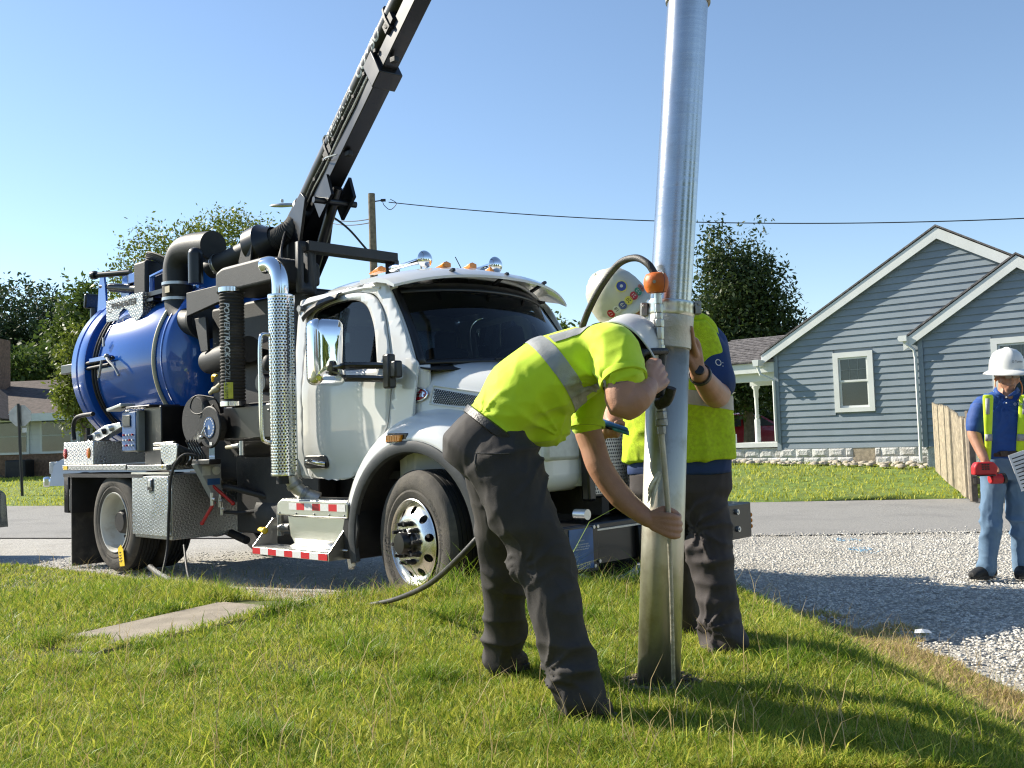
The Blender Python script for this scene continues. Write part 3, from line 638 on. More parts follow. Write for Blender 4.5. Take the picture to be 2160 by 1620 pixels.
# ---------------- trees
def tree(name, label, base, trunk_h, blobs, n, leaf, mat, tr=.14, group=None, seed=1, limbs=9, clump=.28):
    r = np.random.default_rng(seed); base = np.array(base, float)
    o = thing(name, label, 'tree', tuple(base), 0, group)
    top = np.array([0, 0, trunk_h])
    # clump centres biased to the outside of each blob
    C = []; per = max(6, n//26)
    tot = sum(b_[3]*b_[4]*b_[5] for b_ in blobs)
    for (cx, cy, cz, rx, ry, rz) in blobs:
        k = max(5, int(per*rx*ry*rz/tot)); u = r.normal(size=(k, 3)); u /= np.linalg.norm(u, axis=1)[:, None]; q = r.random((k, 1))**.42
        C.append(np.array([cx, cy, cz])+u*q*np.array([rx, ry, rz])*(.86+.28*r.random((k, 1))))
    C = np.vstack(C)
    L = C[r.integers(0, len(C), n)]+np.clip(r.normal(size=(n, 3)), -2, 2)*clump*np.array([1, 1, .75])
    a = r.normal(size=(n, 3)); a /= np.linalg.norm(a, axis=1)[:, None]; c_ = np.cross(a, r.normal(size=(n, 3))); c_ /= np.linalg.norm(c_, axis=1)[:, None]
    sz = leaf*(.6+.8*r.random((n, 1)))
    v = np.stack([L-a*sz, L+c_*sz*.45, L+a*sz, L-c_*sz*.45], 1).reshape(-1, 3)
    q = np.arange(n)[:, None]*4+np.array([[0, 1, 2, 3]])
    link('crown', npmesh('crown', v, q, 4), mat, o, smooth=False)
    b = B(); b.tube(spline([(0, 0, -.2), (.05, 0, trunk_h*.5), (0, .05, trunk_h)], 5), [tr*(1-.55*k/10) for k in range(11)], 8)
    TRK = b.build('trunk', 'bark', o)
    for k in range(limbs):
        t = C[r.integers(0, len(C))]; s_ = V(0, 0, trunk_h*r.uniform(.6, 1.0)); e = Vector(t); md = s_.lerp(e, .5)+V(r.normal()*.15, r.normal()*.15, .25)
        b = B(); b.tube(spline([s_, md, e], 5), [tr*.45*(1-.8*j/10) for j in range(11)], 6); b.build('limb', 'bark', TRK)
    return o
tree('leafy_tree', 'airy light green tree rising behind the blue tank', (-6.45, 20.5, .1), 3.6, [(-.6, 0, 4.9, 1.15, 1.0, .9), (.55, 0, 5.25, 1.2, 1.0, .85), (1.3, 0, 4.9, .7, .8, .8), (-1.25, 0, 4.5, .6, .7, .7), (-.9, 0, 3.9, .7, .7, .6), (.2, 0, 4.2, 1.3, 1.2, .8)], 26000, .042, 'leaf_light', .10, seed=2, limbs=16, clump=.17)
G = 'trees behind the left house'
tree('leafy_tree', 'tall dark tree mass at the far left behind the brown roof house', (-29.5, 60, .2), 6, [(0, 0, 7.5, 4.2, 4, 4.2), (-3, 0, 6, 4, 4, 4.5), (3.2, 0, 6, 3.2, 3, 3.6)], 34000, .15, 'leaf_deep', .35, G, 3, clump=.5)
tree('leafy_tree', 'tall sunlit tree just left of the blue tank', (-21.0, 48, .2), 5, [(0, 0, 7.2, 1.6, 1.6, 2.3), (-.8, 0, 5.6, 1.7, 1.6, 1.8), (1.0, 0, 5.2, 1.5, 1.5, 1.9), (.2, 0, 3.6, 1.8, 1.6, 1.6)], 12000, .15, 'leaf_mid', .2, G, 4, clump=.34)
tree('leafy_tree', 'rounded olive green tree above the brown roof ridge', (-20.6, 42, .2), 2.6, [(0, 0, 4.1, 1.5, 1.4, 1.5), (-1.3, 0, 3.6, 1.3, 1.2, 1.2), (1.3, 0, 4.2, 1.1, 1.2, 1.4)], 9000, .14, 'leaf_mid', .16, G, 5, clump=.3)
tree('leafy_tree', 'pale yellow-green low tree beside the brick chimney', (-22.6, 41, .2), 2, [(0, 0, 3.6, 1.0, 1, .9), (1.2, 0, 3.1, 1.0, 1, .7)], 4200, .13, 'leaf_light', .12, G, 6, clump=.26)
tree('leafy_tree', 'slender pale green tree in front of the brown door', (-11.45, 26.3, .15), 2.0, [(0, 0, 3.7, .55, .5, .9), (-.15, 0, 2.7, .65, .6, .9), (.3, 0, 3.0, .5, .5, 1.0)], 9000, .065, 'leaf_light', .06, None, 7, clump=.16)
tree('leafy_tree', 'dense dark green tree standing left of the blue gable', (7.35, 31, .4), 3.0, [(-.75, 0, 6.3, .6, .8, 1.2), (.45, 0, 6.2, .6, .8, 1.1), (-.3, 0, 5.4, 1.1, 1.1, 1.4), (.35, 0, 4.9, 1.2, 1.1, 1.5), (-.7, 0, 4.3, 1.2, 1.3, 1.5), (.6, 0, 3.9, 1.3, 1.3, 1.4), (0, 0, 3.0, 1.8, 1.6, 1.4), (1.2, 0, 2.9, 1.3, 1.2, 1.3), (-.8, .5, 2.1, 1.7, 1.4, .9)], 42000, .075, 'leaf_dark', .2, None, 8, clump=.24)
G = 'trees beyond the truck cab'
tree('leafy_tree', 'bluish green tree seen through the cab windows at left', (-4.9, 46, .2), 3, [(0, 0, 4.4, 2.2, 2, 2.0), (1.6, 0, 3.8, 1.6, 1.6, 1.6), (-2.2, 0, 3.6, 1.8, 1.6, 1.7)], 8000, .17, 'leaf_mid', .2, G, 9, clump=.4)
tree('leafy_tree', 'dark green tree seen through the right side of the windscreen', (-.4, 46, .2), 3, [(0, 0, 4.4, 1.9, 2, 1.9), (1.5, 0, 3.4, 1.4, 1.6, 1.5), (-1.8, 0, 3.5, 1.5, 1.6, 1.5)], 8000, .17, 'leaf_mid', .2, G, 10, clump=.4)
tree('leafy_tree', 'small tree peeking out between the cab and the bent worker', (1.75, 41, .2), 3, [(0, 0, 4.8, .9, .9, 1.5), (.6, 0, 3.4, 1.2, 1, 1.4), (-.4, 0, 3.2, 1.0, 1, 1.2)], 6000, .12, 'leaf_mid', .16, G, 11, clump=.28)
# far woods and bare twigs
r = np.random.default_rng(31); n = 26000; x = r.uniform(-90, 80, n); hmax = 3.5+2.2*vnoise(x, x*0+3, .09, 5); y = 100+r.uniform(0, 8, n); z = hmax*r.random(n)**.7
a = r.normal(size=(n, 3)); c_ = np.cross(a, r.normal(size=(n, 3))); a /= np.linalg.norm(a, axis=1)[:, None]; c_ /= np.linalg.norm(c_, axis=1)[:, None]; L = np.stack([x, y, z], -1)
tag(link('far_woods', npmesh('far_woods', np.stack([L-a*.5, L+c_*.35, L+a*.5, L-c_*.35], 1).reshape(-1, 3), np.arange(n)[:, None]*4+np.array([[0, 1, 2, 3]]), 4), 'leaf_deep', smooth=False), kind='stuff')
# ---------------- cars
def car(name, label, cat, loc, rz, paint, prof, glass, wid, wheels, wr=.33, lamp=True, pick=False):
    o = thing(name, label, cat, loc, rz); hw = wid/2; b = B(); secs = []
    for (y, k) in ((-hw, .90), (-hw*.97, .97), (-hw*.8, 1.0), (0, 1.012), (hw*.8, 1.0), (hw*.97, .97), (hw, .90)):
        secs.append([(x, y*(1 if z < .85 else 1-.16*(z-.85)/.6), .30+(z-.30)*k) for x, z in prof])
    b.loft(secs); BD_ = b.build('body', paint, o, ang=35)
    for s_ in (-1, 1):
        for gpoly in glass:
            b = panel(roundpoly(gpoly, .05, 3), (), None, lambda u, v: (u, s_*(hw*(1-.16*(v-.85)/.6)+.004), v)); b.build('side_window', 'dark_room', o)
        for x in wheels:
            WH = bpy.data.objects.new('wheel', None); COL.objects.link(WH); WH.parent = o; WH.location = (x, s_*(hw-.10), wr)
            b = B(); b.lathe([(.2, .1*s_), (wr-.03, .115*s_), (wr, .08*s_), (wr, -.1*s_), (.2, -.1*s_)], (0, 0, 0), (0, 1, 0), 28); b.build('tyre', 'rubber', WH)
            b = B(); b.lathe([(.21, .09*s_), (.19, .06*s_), (.06, .075*s_), (0, .075*s_)], (0, 0, 0), (0, 1, 0), 20); b.build('rim', 'alu_dull', WH)
    return o
sedan = [(-2.2, .35), (-2.25, .6), (-2.2, .88), (-1.75, .98), (-1.15, 1.36), (-.3, 1.45), (.4, 1.38), (1.0, 1.02), (1.9, .88), (2.2, .68), (2.22, .35)]
sg = [[(-1.45, 1.0), (-1.05, 1.30), (-.35, 1.37), (-.35, 1.0)], [(-.27, 1.0), (-.27, 1.37), (.35, 1.31), (.82, 1.0)]]
c = car('parked_car', 'red car parked behind the porch of the blue house', 'car', (7.75, 33.5, .42), R(8), 'car_red', sedan, sg, 1.8, (-1.35, 1.35))
suv = [(-2.3, .35), (-2.35, .7), (-2.3, 1.05), (-2.0, 1.62), (-.3, 1.70), (.35, 1.60), (.95, 1.12), (2.0, .98), (2.25, .80), (2.28, .35)]
vg = [[(-2.0, 1.08), (-1.85, 1.50), (-1.2, 1.56), (-1.2, 1.08)], [(-1.1, 1.08), (-1.1, 1.57), (-.3, 1.57), (-.3, 1.08)], [(-.2, 1.08), (-.2, 1.57), (.25, 1.50), (.68, 1.08)]]
c = car('parked_car', 'dark grey car nose just entering the picture at the left edge', 'car', (-9.0, 12.4, 0), R(-12), 'car_grey', suv, vg, 1.85, (-1.4, 1.42), .36)
pk = [(-2.7, .5), (-2.75, .7), (-2.72, 1.08), (-.75, 1.10), (-.70, 1.80), (.45, 1.86), (1.05, 1.22), (2.35, 1.14), (2.55, 1.0), (2.58, .5)]
pg = [[(-.55, 1.18), (-.52, 1.70), (.0, 1.74), (.0, 1.18)], [(.08, 1.18), (.08, 1.74), (.42, 1.74), (.82, 1.22)]]
c = car('pickup_truck', 'white pickup truck with chrome bumper half hidden behind the blue tank truck', 'pickup', (-8.85, 25.3, 0), R(183), 'car_white', pk, pg, 1.95, (-1.75, 1.75), .40)
b = B(); b.box((2.66, 0, .58), (.2, 1.95, .26)); b.build('bumper', 'chrome', c, bevel=.05)
for y in (-.78, .78):
    b = B(); b.box((2.56, y, .92), (.10, .34, .30)); b.build('headlight', 'clear_plate', c, bevel=.03)
b = B(); b.box((2.58, 0, .92), (.06, 1.1, .32)); b.build('grille', 'chrome', c, bevel=.02)
# board fence and shrub behind the porch
o = thing('board_ramp', 'orange-brown board railing behind the white porch', 'railing')
for k in range(9):
    b = B(); b.box((8.75+.16*k, 29.5, .72+.05*k), (.13, .04, .62+.10*k)); b.build('board', 'orange_board', o)
o = tree('shrub', 'small olive shrub beside the porch corner', (8.6, 27.2, .42), .4, [(0, 0, .75, .45, .45, .5), (.35, 0, .95, .35, .4, .5)], 3500, .06, 'leaf_mid', .03, None, 15, 4, .12); o['category'] = 'shrub'

# ---------------- behind the viewer: what the chrome, the tank and the pipe mirror
WB = thing('white_house', 'white sided house with striped awning behind the viewer, mirrored in the truck chrome', 'house')
def wbx(c, s_, nm, mt, par=None): b = B(); b.box(c, s_); return b.build(nm, mt, par or WB, smooth=False)
wbx((-1.5, -11.5, 1.7), (11, 6, 3.4), 'wall', 'siding_white')
for k in range(16): wbx((-1.5, -8.49, .5+.18*k), (11, .03, .165), 'siding_plank', 'siding_white')
b = B(); b.prism([(-7.4, 3.3), (4.4, 3.3), (-1.5, 6.0)], (0, -14.8, 0), (1, 0, 0), (0, 0, 1), (0, 6.6, 0)); b.build('roof', 'shingle_grey', WB, smooth=False)
for x in (-4.6, -1.2, 2.2):
    WN = wbx((x, -8.46, 1.9), (1.3, .06, 1.5), 'window', 'trim_white'); wbx((x, -8.42, 1.9), (1.1, .02, 1.3), 'pane', 'dark_room', WN)
    for q in range(7):
        b = B(); b.add([(x-.8+.23*q, -8.45, 2.95), (x-.57+.23*q, -8.45, 2.95), (x-.57+.23*q, -7.75, 2.45), (x-.8+.23*q, -7.75, 2.45)], [(0, 1, 2, 3)]); b.build('awning_strip', 'trim_white' if q % 2 else 'black_matte', WB, smooth=False, thick=.02)
G = 'trees behind the viewer'
for i, (x, y, h_) in enumerate(((-11, -7, 5.5), (8, -9, 6.5), (13.5, -3, 6), (18, 4, 6.5))):
    tree('leafy_tree', ['broad tree far to the left behind the viewer', 'broad tree right of the white house behind the viewer', 'broad tree to the right behind the viewer', 'broad tree beyond the right edge of the picture'][i], (x, y, .1), h_*.45, [(0, 0, h_*.65, 2.4, 2.2, h_*.33), (1, .5, h_*.5, 2, 2, h_*.25), (-1.2, 0, h_*.5, 1.8, 2, h_*.25)], 3500, .26, 'leaf_mid', .22, G, 50+i, 6, .45)
# ================================================================== vacuum truck (local: x forward, y left/away, z up)
TR = thing('vacuum_truck', 'large white cab vacuum truck with blue tank and black boom parked on the gravel', 'truck', (.04, 8.05, 0), R(-43))
def ty(z): return 1.03-.115*max(0., z-1.72)-.05*max(0., 1.35-z)      # half width of the cab at height z
# ---------------- cab
door_poly = roundpoly([(-1.5, .99), (-.93, .97), (-.62, 1.13), (-.40, 1.36), (-.335, 1.72), (-.375, 1.97), (-.47, 2.29), (-.60, 2.455), (-.85, 2.50), (-1.2, 2.485), (-1.5, 2.43)], [.06, .12, .1, .12, .1, .1, .12, .10, .1, .1, .14], 5)
win_poly = roundpoly([(-1.42, 1.865), (-.505, 1.85), (-.57, 2.18), (-.68, 2.375), (-.85, 2.44), (-1.15, 2.435), (-1.42, 2.38)], [.06, .05, .1, .1, .1, .1, .09], 5)
def bulge(x, z): return .012*math.cos((x+.95)*1.9)-.018*math.exp(-((z-1.235)/.02)**2)*0
def side(sgn, off=0.):
    def f(x, z):
        y = ty(z)+off+bulge(x, z)
        y -= .03*float(sstep(1.26, 1.02, np.float64(z)))
        return (x, sgn*y, z)
    return f
frame_poly = [(-1.63, .99), (-.80, .99), (-.45, 1.28), (-.13, 1.36), (-.06, 1.86), (-.12, 1.90), (-.42, 2.45), (-.52, 2.545), (-1.56, 2.53), (-1.66, 2.40)]
inner_hole = [(x+(.02 if x > -1.2 else -.0)*0, z) for x, z in door_poly]
for sgn, nm in ((-1, 'cab_side'), (1, 'cab_side')):
    b = panel(roundpoly(frame_poly, .06, 3), [door_poly], .07, side(sgn, -.006)); b.build(nm, 'white_paint', TR, ang=25, thick=.02)
dpoly = [(-.95+(x+.95)*.988, 1.7+(z-1.7)*.988) for x, z in door_poly]
for sgn in (-1, 1):
    b = panel(dpoly, [win_poly], .05, side(sgn, .004)); DO = b.build('door', 'white_paint', TR, ang=25, thick=.03)
    b = panel(win_poly, (), .2, side(sgn, -.012)); b.build('door_glass', 'door_glass', DO, ang=60)
    ring = [Vector(side(sgn, .008)(x, z)) for x, z in dens(win_poly, .06)]; b = B(); b.tube(ring+[ring[0], ring[1]], .011, 6, False); b.build('window_seal', 'black_matte', DO)
    if sgn < 0:
        b = B(); pr = rrect(-1.50, 1.075, -1.17, 1.185, .045, 5); b.prism(pr, (0, side(-1, .046)(0, 1.15)[1], 0), (1, 0, 0), (0, 0, 1), (0, .03, 0)); hb = b.build('handle_recess', 'black_paint', DO, bevel=.008)
        b = B(); b.tube(spline([(-1.46, -1.045, 1.125), (-1.40, -1.08, 1.135), (-1.25, -1.085, 1.12), (-1.20, -1.05, 1.11)], 5), .017, 10, True, 1.2); b.build('handle', 'chrome', DO)
        # vent-shade over the window
        pts = spline([(-1.56, -.965, 2.37), (-1.40, -1.02, 2.40), (-1.2, -1.04, 2.44), (-1.02, -1.0, 2.475)], 6); b = B()
        secs = [[p+V(0, .05, .045), p+V(0, -.0, .03), p+V(0, -.03, -.01), p+V(0, -.015, -.045*(1-.6*i/len(pts)))] for i, p in enumerate(pts)]
        b.loft(secs, False, False); b.build('rain_visor', 'flare_plastic', DO, thick=.008)
        b = B(); b.cyl((-1.58, -.97, 2.44), (-1.58, -1.01, 2.44), .028, n=12); b.build('hinge_bolt', 'steel_grey', DO)
# sill crease line, cab rear wall with window, floor, roof
def rear(u, v): return (-1.64-.03*math.cos(u*1.4), u, v)
b = panel(roundpoly([(-1.02, .99), (1.02, .99), (1.02, 1.75), (.93, 2.54), (-.93, 2.54), (-1.02, 1.75)], .05, 3), [rrect(-.72, 1.86, -.10, 2.34, .06), rrect(.10, 1.86, .72, 2.34, .06)], .15, rear)
b.build('cab_rear_wall', 'white_paint', TR, thick=.03)
b = panel(rrect(-.76, 1.83, .76, 2.37, .06), (), .3, lambda u, v: (-1.655, u, v)); b.build('rear_window', 'door_glass', TR)
def roofp(u, v):        # u 0..1 rear->front, v -1..1
    bow = .20*(1-v*v); x = -1.66+u*(1.17+bow); e = abs(v)
    rise = .26*(1-e**3.2)*(1-(1-min(1, u/.22))**2.6*.55)*(1-.42*max(0, (u-.72)/.28)**2)
    return (x, v*(.945-.03*abs(u-.5)), 2.465+rise+.03*(1-e)**.5*0)
b = B(); nu, nv = 18, 22
vs = [roofp(i/nu, -1+2*j/nv) for i in range(nu+1) for j in range(nv+1)]
b.add(vs, [(i*(nv+1)+j, i*(nv+1)+j+1, (i+1)*(nv+1)+j+1, (i+1)*(nv+1)+j) for i in range(nu) for j in range(nv)]); b.build('roof', 'white_paint', TR, ang=70, thick=.025)
for sgn in (-1, 1):
    b = B(); b.tube(spline([(-1.64, sgn*.955, 2.40), (-1.58, sgn*.962, 2.47), (-1.2, sgn*.968, 2.50), (-.75, sgn*.965, 2.515), (-.55, sgn*.955, 2.49)], 6), .013, 6); b.build('gutter', 'white_paint', TR)
# windscreen
def wsp(u, v, off=0.):    # u bottom->top, v -1..1
    e = 1-abs(v)**2.2
    x0 = -.13+.34*e; x1 = -.52+.27*e; hw = .985*(1-u)+.905*u; z0 = 1.845+.02*e; z1 = 2.50+.05*e
    x = x0+(x1-x0)*u+.03*math.sin(PI*u); return (x+off, v*hw, z0+(z1-z0)*u)
def wsgrid(u0, u1, v0, v1, nu, nv, off=0.):
    b = B(); vs = [wsp(u0+(u1-u0)*i/nu, v0+(v1-v0)*j/nv, off) for i in range(nu+1) for j in range(nv+1)]
    return b.add(vs, [(i*(nv+1)+j, i*(nv+1)+j+1, (i+1)*(nv+1)+j+1, (i+1)*(nv+1)+j) for i in range(nu) for j in range(nv)])
WS = wsgrid(.03, .985, -.965, .965, 10, 24).build('windscreen', 'windscreen', TR, ang=70)
for a in ((.0, .06, -.985, .985, 1, 24), (.90, 1.0, -.985, .985, 2, 24), (.0, 1., -.985, -.93, 10, 2), (.0, 1., .93, .985, 10, 2)):
    wsgrid(*a, off=.004).build('windscreen_seal', 'black_paint', WS, ang=70, thick=.012)
for sgn in (-1, 1):      # A pillars
    b = B(); secs = []
    for k in range(9):
        u = k/8; p = Vector(wsp(u, sgn*.985)); secs.append([p+V(.012, 0, 0), p+V(-.03, sgn*.045*(1-u*.5), 0), p+V(-.11, sgn*.05*(1-u*.6), .0), p+V(-.11, sgn*-.02, 0)])
    b.loft(secs); b.build('pillar', 'white_paint', TR, ang=50, bevel=.008)
for sgn in (-1, 1):
    b = B(); b.loft([[(-.30, sgn*1.005, z), (-.20, sgn*1.0, z), (-.10, sgn*.975, z), (-.02, sgn*.93, z)] for z in (.95, 1.3, 1.6, 1.80, 1.845)], False, False); b.build('cowl_side', 'white_paint', TR, ang=60, thick=.015)
b = B(); b.loft([[(wsp(0, v)[0]-.02, wsp(0, v)[1], 1.84) for v in [-1+.1*k for k in range(21)]], [(wsp(0, v)[0]+.16, wsp(0, v)[1]*.97, 1.80) for v in [-1+.1*k for k in range(21)]]], False, False); b.build('cowl_top', 'black_matte', TR, thick=.01)
# visor
b = B(); secs = []
for j in range(31):
    v = -1+2*j/30; e = 1-abs(v)**2.2; hw = 1.03; x = -.55+.27*e; z = 2.60+.07*e-.045*abs(v)**4
    secs.append([(x-.16, v*hw, z+.012), (x+.02, v*hw, z+.012), (x+.18, v*hw, z-.03), (x+.255, v*hw, z-.075), (x+.25, v*hw, z-.095), (x+.16, v*hw, z-.055), (x, v*hw, z-.022), (x-.16, v*hw, z-.02)])
b.loft(secs); b.build('sun_visor', 'white_paint', TR, ang=50)
for y in (-.55, 0, .55):
    e = 1-abs(y/1.03)**2.2; b = B(); b.bar((-.5+.27*e, y, 2.56), (-.33+.27*e, y, 2.585+.05*e), .03, .02); b.build('visor_bracket', 'black_paint', TR)
# interior
b = B(); b.box((-.35, 0, 1.72), (.55, 1.86, .28)); b.build('dashboard', 'interior', TR, bevel=.05)
b = B(); b.box((-.8, 0, 1.02), (1.6, 1.95, .06)); b.build('cab_floor', 'interior', TR)
for y in (-.5, .5):
    b = B(); b.box((-1.05, y, 1.42), (.5, .52, .16)); b.box((-1.30, y, 1.78), (.14, .48, .72), Matrix.Rotation(-.15, 3, 'Y')); b.box((-1.36, y, 2.2), (.09, .26, .2)); b.build('seat', 'interior', TR, bevel=.04)
b = B(); b.lathe([(.2, -.012), (.215, 0), (.2, .012), (.188, 0), (.2, -.012)], (-.62, .5, 1.9), (-.8, 0, .55), 28); b.cyl((-.62, .5, 1.9), (-.45, .5, 1.75), .03); b.build('steering_wheel', 'interior', TR)
b = B(); b.box((-1.0, 0, 2.50), (1.2, 1.7, .02)); b.build('headliner', 'interior', TR)
for y in (-.42, .30):     # wipers
    b = B(); b.bar(wsp(.04, y, .02), wsp(.10, y+.42, .025), .014, .012); b.build('wiper', 'black_matte', TR)
# ---------------- hood, fenders, grille
def hoodsec(x):
    t = (x+.16)/1.36; zt = 1.885-.05*t-.20*t*t; hw = .985-.27*t-.09*t*t; zb = .93; out = []
    for k in range(25):
        a = PI*k/24; c, s_ = math.cos(a), math.sin(a)
        y = -hw*(abs(c)**.42)*(1 if c > 0 else -1); z = (zt-.40)+.40*(abs(s_)**.62)
        out.append((x, y, z))
    return [(x, -hw-.015, zb)]+out+[(x, hw+.015, zb)]
b = B(); b.loft([hoodsec(-.22+1.42*k/14) for k in range(15)], False, False); b.build('hood', 'white_paint', TR, ang=60, thick=.02)
b = B(); b.loft([[(p[0]-.0, p[1], p[2]) for p in hoodsec(1.2)], [(1.235, p[1]*.93, .93+(p[2]-.93)*.95) for p in hoodsec(1.2)]], False, False); b.build('grille_crown', 'chrome', TR, ang=60)
for sgn in (-1, 1):
    b = B(); secs = []
    for k in range(29):
        th = R(198-194*k/28); c, s_ = math.cos(th), math.sin(th); top = max(0, s_)
        row = []
        for q in range(8):
            t = q/7; rr = .705+(.15+.14*top)*t+.02*math.sin(PI*t); y = 1.175-(.10+.24*top+.06*max(0, c))*t**1.9+.012*math.sin(PI*t)
            row.append((rr*c*(1.02 if c > 0 else 1), sgn*y, .55+rr*s_))
        secs.append(row)
    b.loft(secs, False, False); FE = b.build('fender', 'white_paint', TR, ang=60, thick=.015)
    b = B(); secs = []
    for k in range(33):
        th = R(196-190*k/32); c, s_ = math.cos(th), math.sin(th)
        pr = [(.640, 1.165), (.650, 1.195), (.690, 1.205), (.728, 1.192), (.735, 1.165), (.70, 1.14)]
        secs.append([(rr*c*(1.02 if c > 0 else 1), sgn*y, .55+rr*s_) for rr, y in pr])
    b.loft(secs); b.build('wheel_flare', 'flare_plastic', FE, ang=40)
    b = B(); secs = []
    for k in range(21):      # wheel-house liner
        th = R(190-200*k/20); secs.append([(.655*math.cos(th), sgn*1.15, .55+.655*math.sin(th)), (.66*math.cos(th), sgn*.55, .55+.66*math.sin(th))])
    b.loft(secs, False, False); b.build('wheel_liner', 'black_matte', FE)
    # rear mud guard of the arch
    b = B(); b.prism([(-.66, .38), (-.80, .38), (-.80, .62), (-.745, .80), (-.63, .80), (-.60, .62)], (0, sgn*1.19, 0), (1, 0, 0), (0, 0, 1), (0, -sgn*.6, 0)); b.build('mud_guard', 'black_matte', FE, bevel=.01)
    # front corner of the hood with head lamp
    b = B(); b.box((.86, sgn*.80, 1.16), (.62, .52, .52)); b.build('front_corner', 'white_paint', FE, bevel=.12, seg=5)
    b = B(); b.box((1.13, sgn*.84, 1.22), (.12, .36, .22)); b.build('headlight', 'clear_plate', FE, bevel=.03)
    if sgn < 0:
        b = B(); b.prism([(-.245, 1.275), (-.075, 1.275), (-.065, 1.325), (-.235, 1.325)], (0, -1.20, 0), (1, 0, 0), (0, 0, 1), (0, .05, 0)); LM = b.build('turn_lamp', 'amber', FE, bevel=.006)
        b = B(); b.prism([(-.26, 1.262), (-.03, 1.262), (-.015, 1.335), (-.235, 1.34)], (0, -1.18, 0), (1, 0, 0), (0, 0, 1), (0, .09, 0)); b.build('lamp_base', 'black_paint', LM, bevel=.006)
        for q in range(6):
            b = B(); b.box((-.225+.028*q, -1.201, 1.30), (.004, .004, .04)); b.build('lens_rib', 'amber', LM)
# hood side: vent and badge on the near side
def hs(x, z):
    t = (x+.16)/1.36; hw = .985-.27*t-.09*t*t; zt = 1.885-.05*t-.20*t*t; q = max(0., min(1., (z-(zt-.40))/.40)); c = (1-q**(2/.62))**.5 if q < 1 else 0
    return (x, -(hw*c**.42)-.012, z)
b = perforated(26, 8, lambda u, v: hs(.03+.5*u/26, 1.66-.10*u/26-.115*(v/8)*(1-.45*u/26)-.0), .66); VE = b.build('hood_vent', 'black_paint', TR, smooth=False, thick=.004)
b = panel([(.0, 1.555), (.55, 1.47), (.55, 1.58), (.03, 1.675)], (), .08, lambda x, z: (hs(x, z)[0], hs(x, z)[1]+.006, z)); b.build('vent_backing', 'interior', VE)
b = B(); pts = [Vector(hs(x, z))+V(0, -.004, 0) for x, z in dens([(.0, 1.55), (.55, 1.465), (.56, 1.59), (.02, 1.685)], .06)]; b.tube(pts+pts[:2], .008, 6, False); b.build('vent_trim', 'white_paint', VE)
el = [(-.14+.125*math.cos(a), 1.622+.052*math.sin(a)) for a in [2*PI*k/36 for k in range(36)]]
b = B(); n = len(el); vs = [Vector(hs(*p))+V(0, -.012, 0) for p in el]+[Vector(hs(*p))+V(0, .01, 0) for p in el]; b.add(vs, [tuple(range(n))]+[(i, (i+1) % n, n+(i+1) % n, n+i) for i in range(n)]); BD = b.build('badge', 'badge_red', TR, ang=30)
b = B(); b.tube([Vector(hs(*p))+V(0, -.012, 0) for p in el]+[Vector(hs(*el[0]))+V(0, -.012, 0)], .008, 8, False); b.build('badge_rim', 'chrome', BD)
lettering('Peterbilt', .062, lambda u, v: Vector(hs(-.14+u, 1.604+v+.12*u*0))+V(0, -.016, 0), 'lettering', 'chrome', BD, shear=.35, spacing=.92, center=True, bold=.002)
# grille
b = B(); b.box((1.19, 0, 1.20), (.03, 1.30, .72)); GR = b.build('grille', 'black_paint', TR, bevel=.02)
b = perforated(54, 26, lambda u, v: (1.232, -.60+1.2*u/54.5, .87+.62*v/26), .62); b.build('grille_mesh', 'alu_dull', GR, smooth=False, thick=.004)
for y in (-.64, .64):
    b = B(); b.box((1.225, y, 1.18), (.07, .08, .70)); b.build('grille_frame', 'black_paint', GR, bevel=.015)
for y in (-.2, .2):
    b = B(); b.box((1.30, y, 1.05), (.05, .07, .95)); b.cyl((1.33, y+.14, .78), (1.33, y+.14, 1.2), .045); b.build('grille_guard', 'black_paint', GR, bevel=.01)
b = B(); b.tube(spline([(1.36, .28, .80), (1.45, .18, .66), (1.46, .0, .62), (1.40, -.1, .74)], 6), .006, 6); b.build('cable', 'steel_grey', GR)
# bumper
b = B(); b.box((1.24, 0, .56), (.32, 2.42, .28)); BU = b.build('bumper', 'black_paint', TR, bevel=.012)
b = B(); b.bar((1.41, -1.18, .655), (1.41, .1, .655), .02, .012); b.build('bumper_step', 'alu_dull', BU)
for (y, z) in ((.98, .635), (.99, .50)):
    b = B(); b.cyl((1.40, y, z), (1.418, y, z), .022, n=16); b.cyl((1.418, y, z), (1.425, y, z), .010, n=8); b.build('bumper_bolt', 'galv', BU)
for q in range(3):
    b = B(); b.ball((1.385, 1.215, .505+.045*q), .018, 12, 8, (1.2, .7, 1.1)); b.build('side_marker_lens', 'amber', BU)
b = B(); b.box((1.41, -.99, .545), (.03, .36, .30)); SG = b.build('bumper_box_door', 'black_paint', BU, bevel=.006)
b = B(); b.box((1.427, -.99, .55), (.006, .24, .26)); b.build('warning_plate', 'panel_blue', SG)
for (t_, y, z, s_) in (('HUNTER', -.985, .435, .040), ('NOTICE', -.985, .60, .012), ('KEEP CLEAR OF HOSE', -.985, .575, .013), ('READ THE MANUAL BEFORE', -.985, .56, .012), ('OPERATING EQUIPMENT', -.985, .545, .012)):
    lettering(t_, s_, lambda u, v, y=y, z=z: (1.431, y+u, z+v), 'lettering', 'ink_white', SG, shear=.25 if s_ > .03 else 0, center=True, bold=.001 if s_ > .03 else 0)
for (y, z) in ((-.86, .68), (-.82, .68), (-.86, .43), (-.81, .455)):
    b = B(); b.cyl((1.42, y, z), (1.436, y, z), .012, n=12); b.build('bumper_bolt', 'galv', BU)
b = B(); b.box((1.40, -.30, .52), (.10, .14, .26)); b.build('tow_hook', 'black_paint', BU, bevel=.02)
b = B(); b.box((1.452, -.24, .55), (.01, .02, .16)); b.build('hook_edge', 'alu_dull', BU)
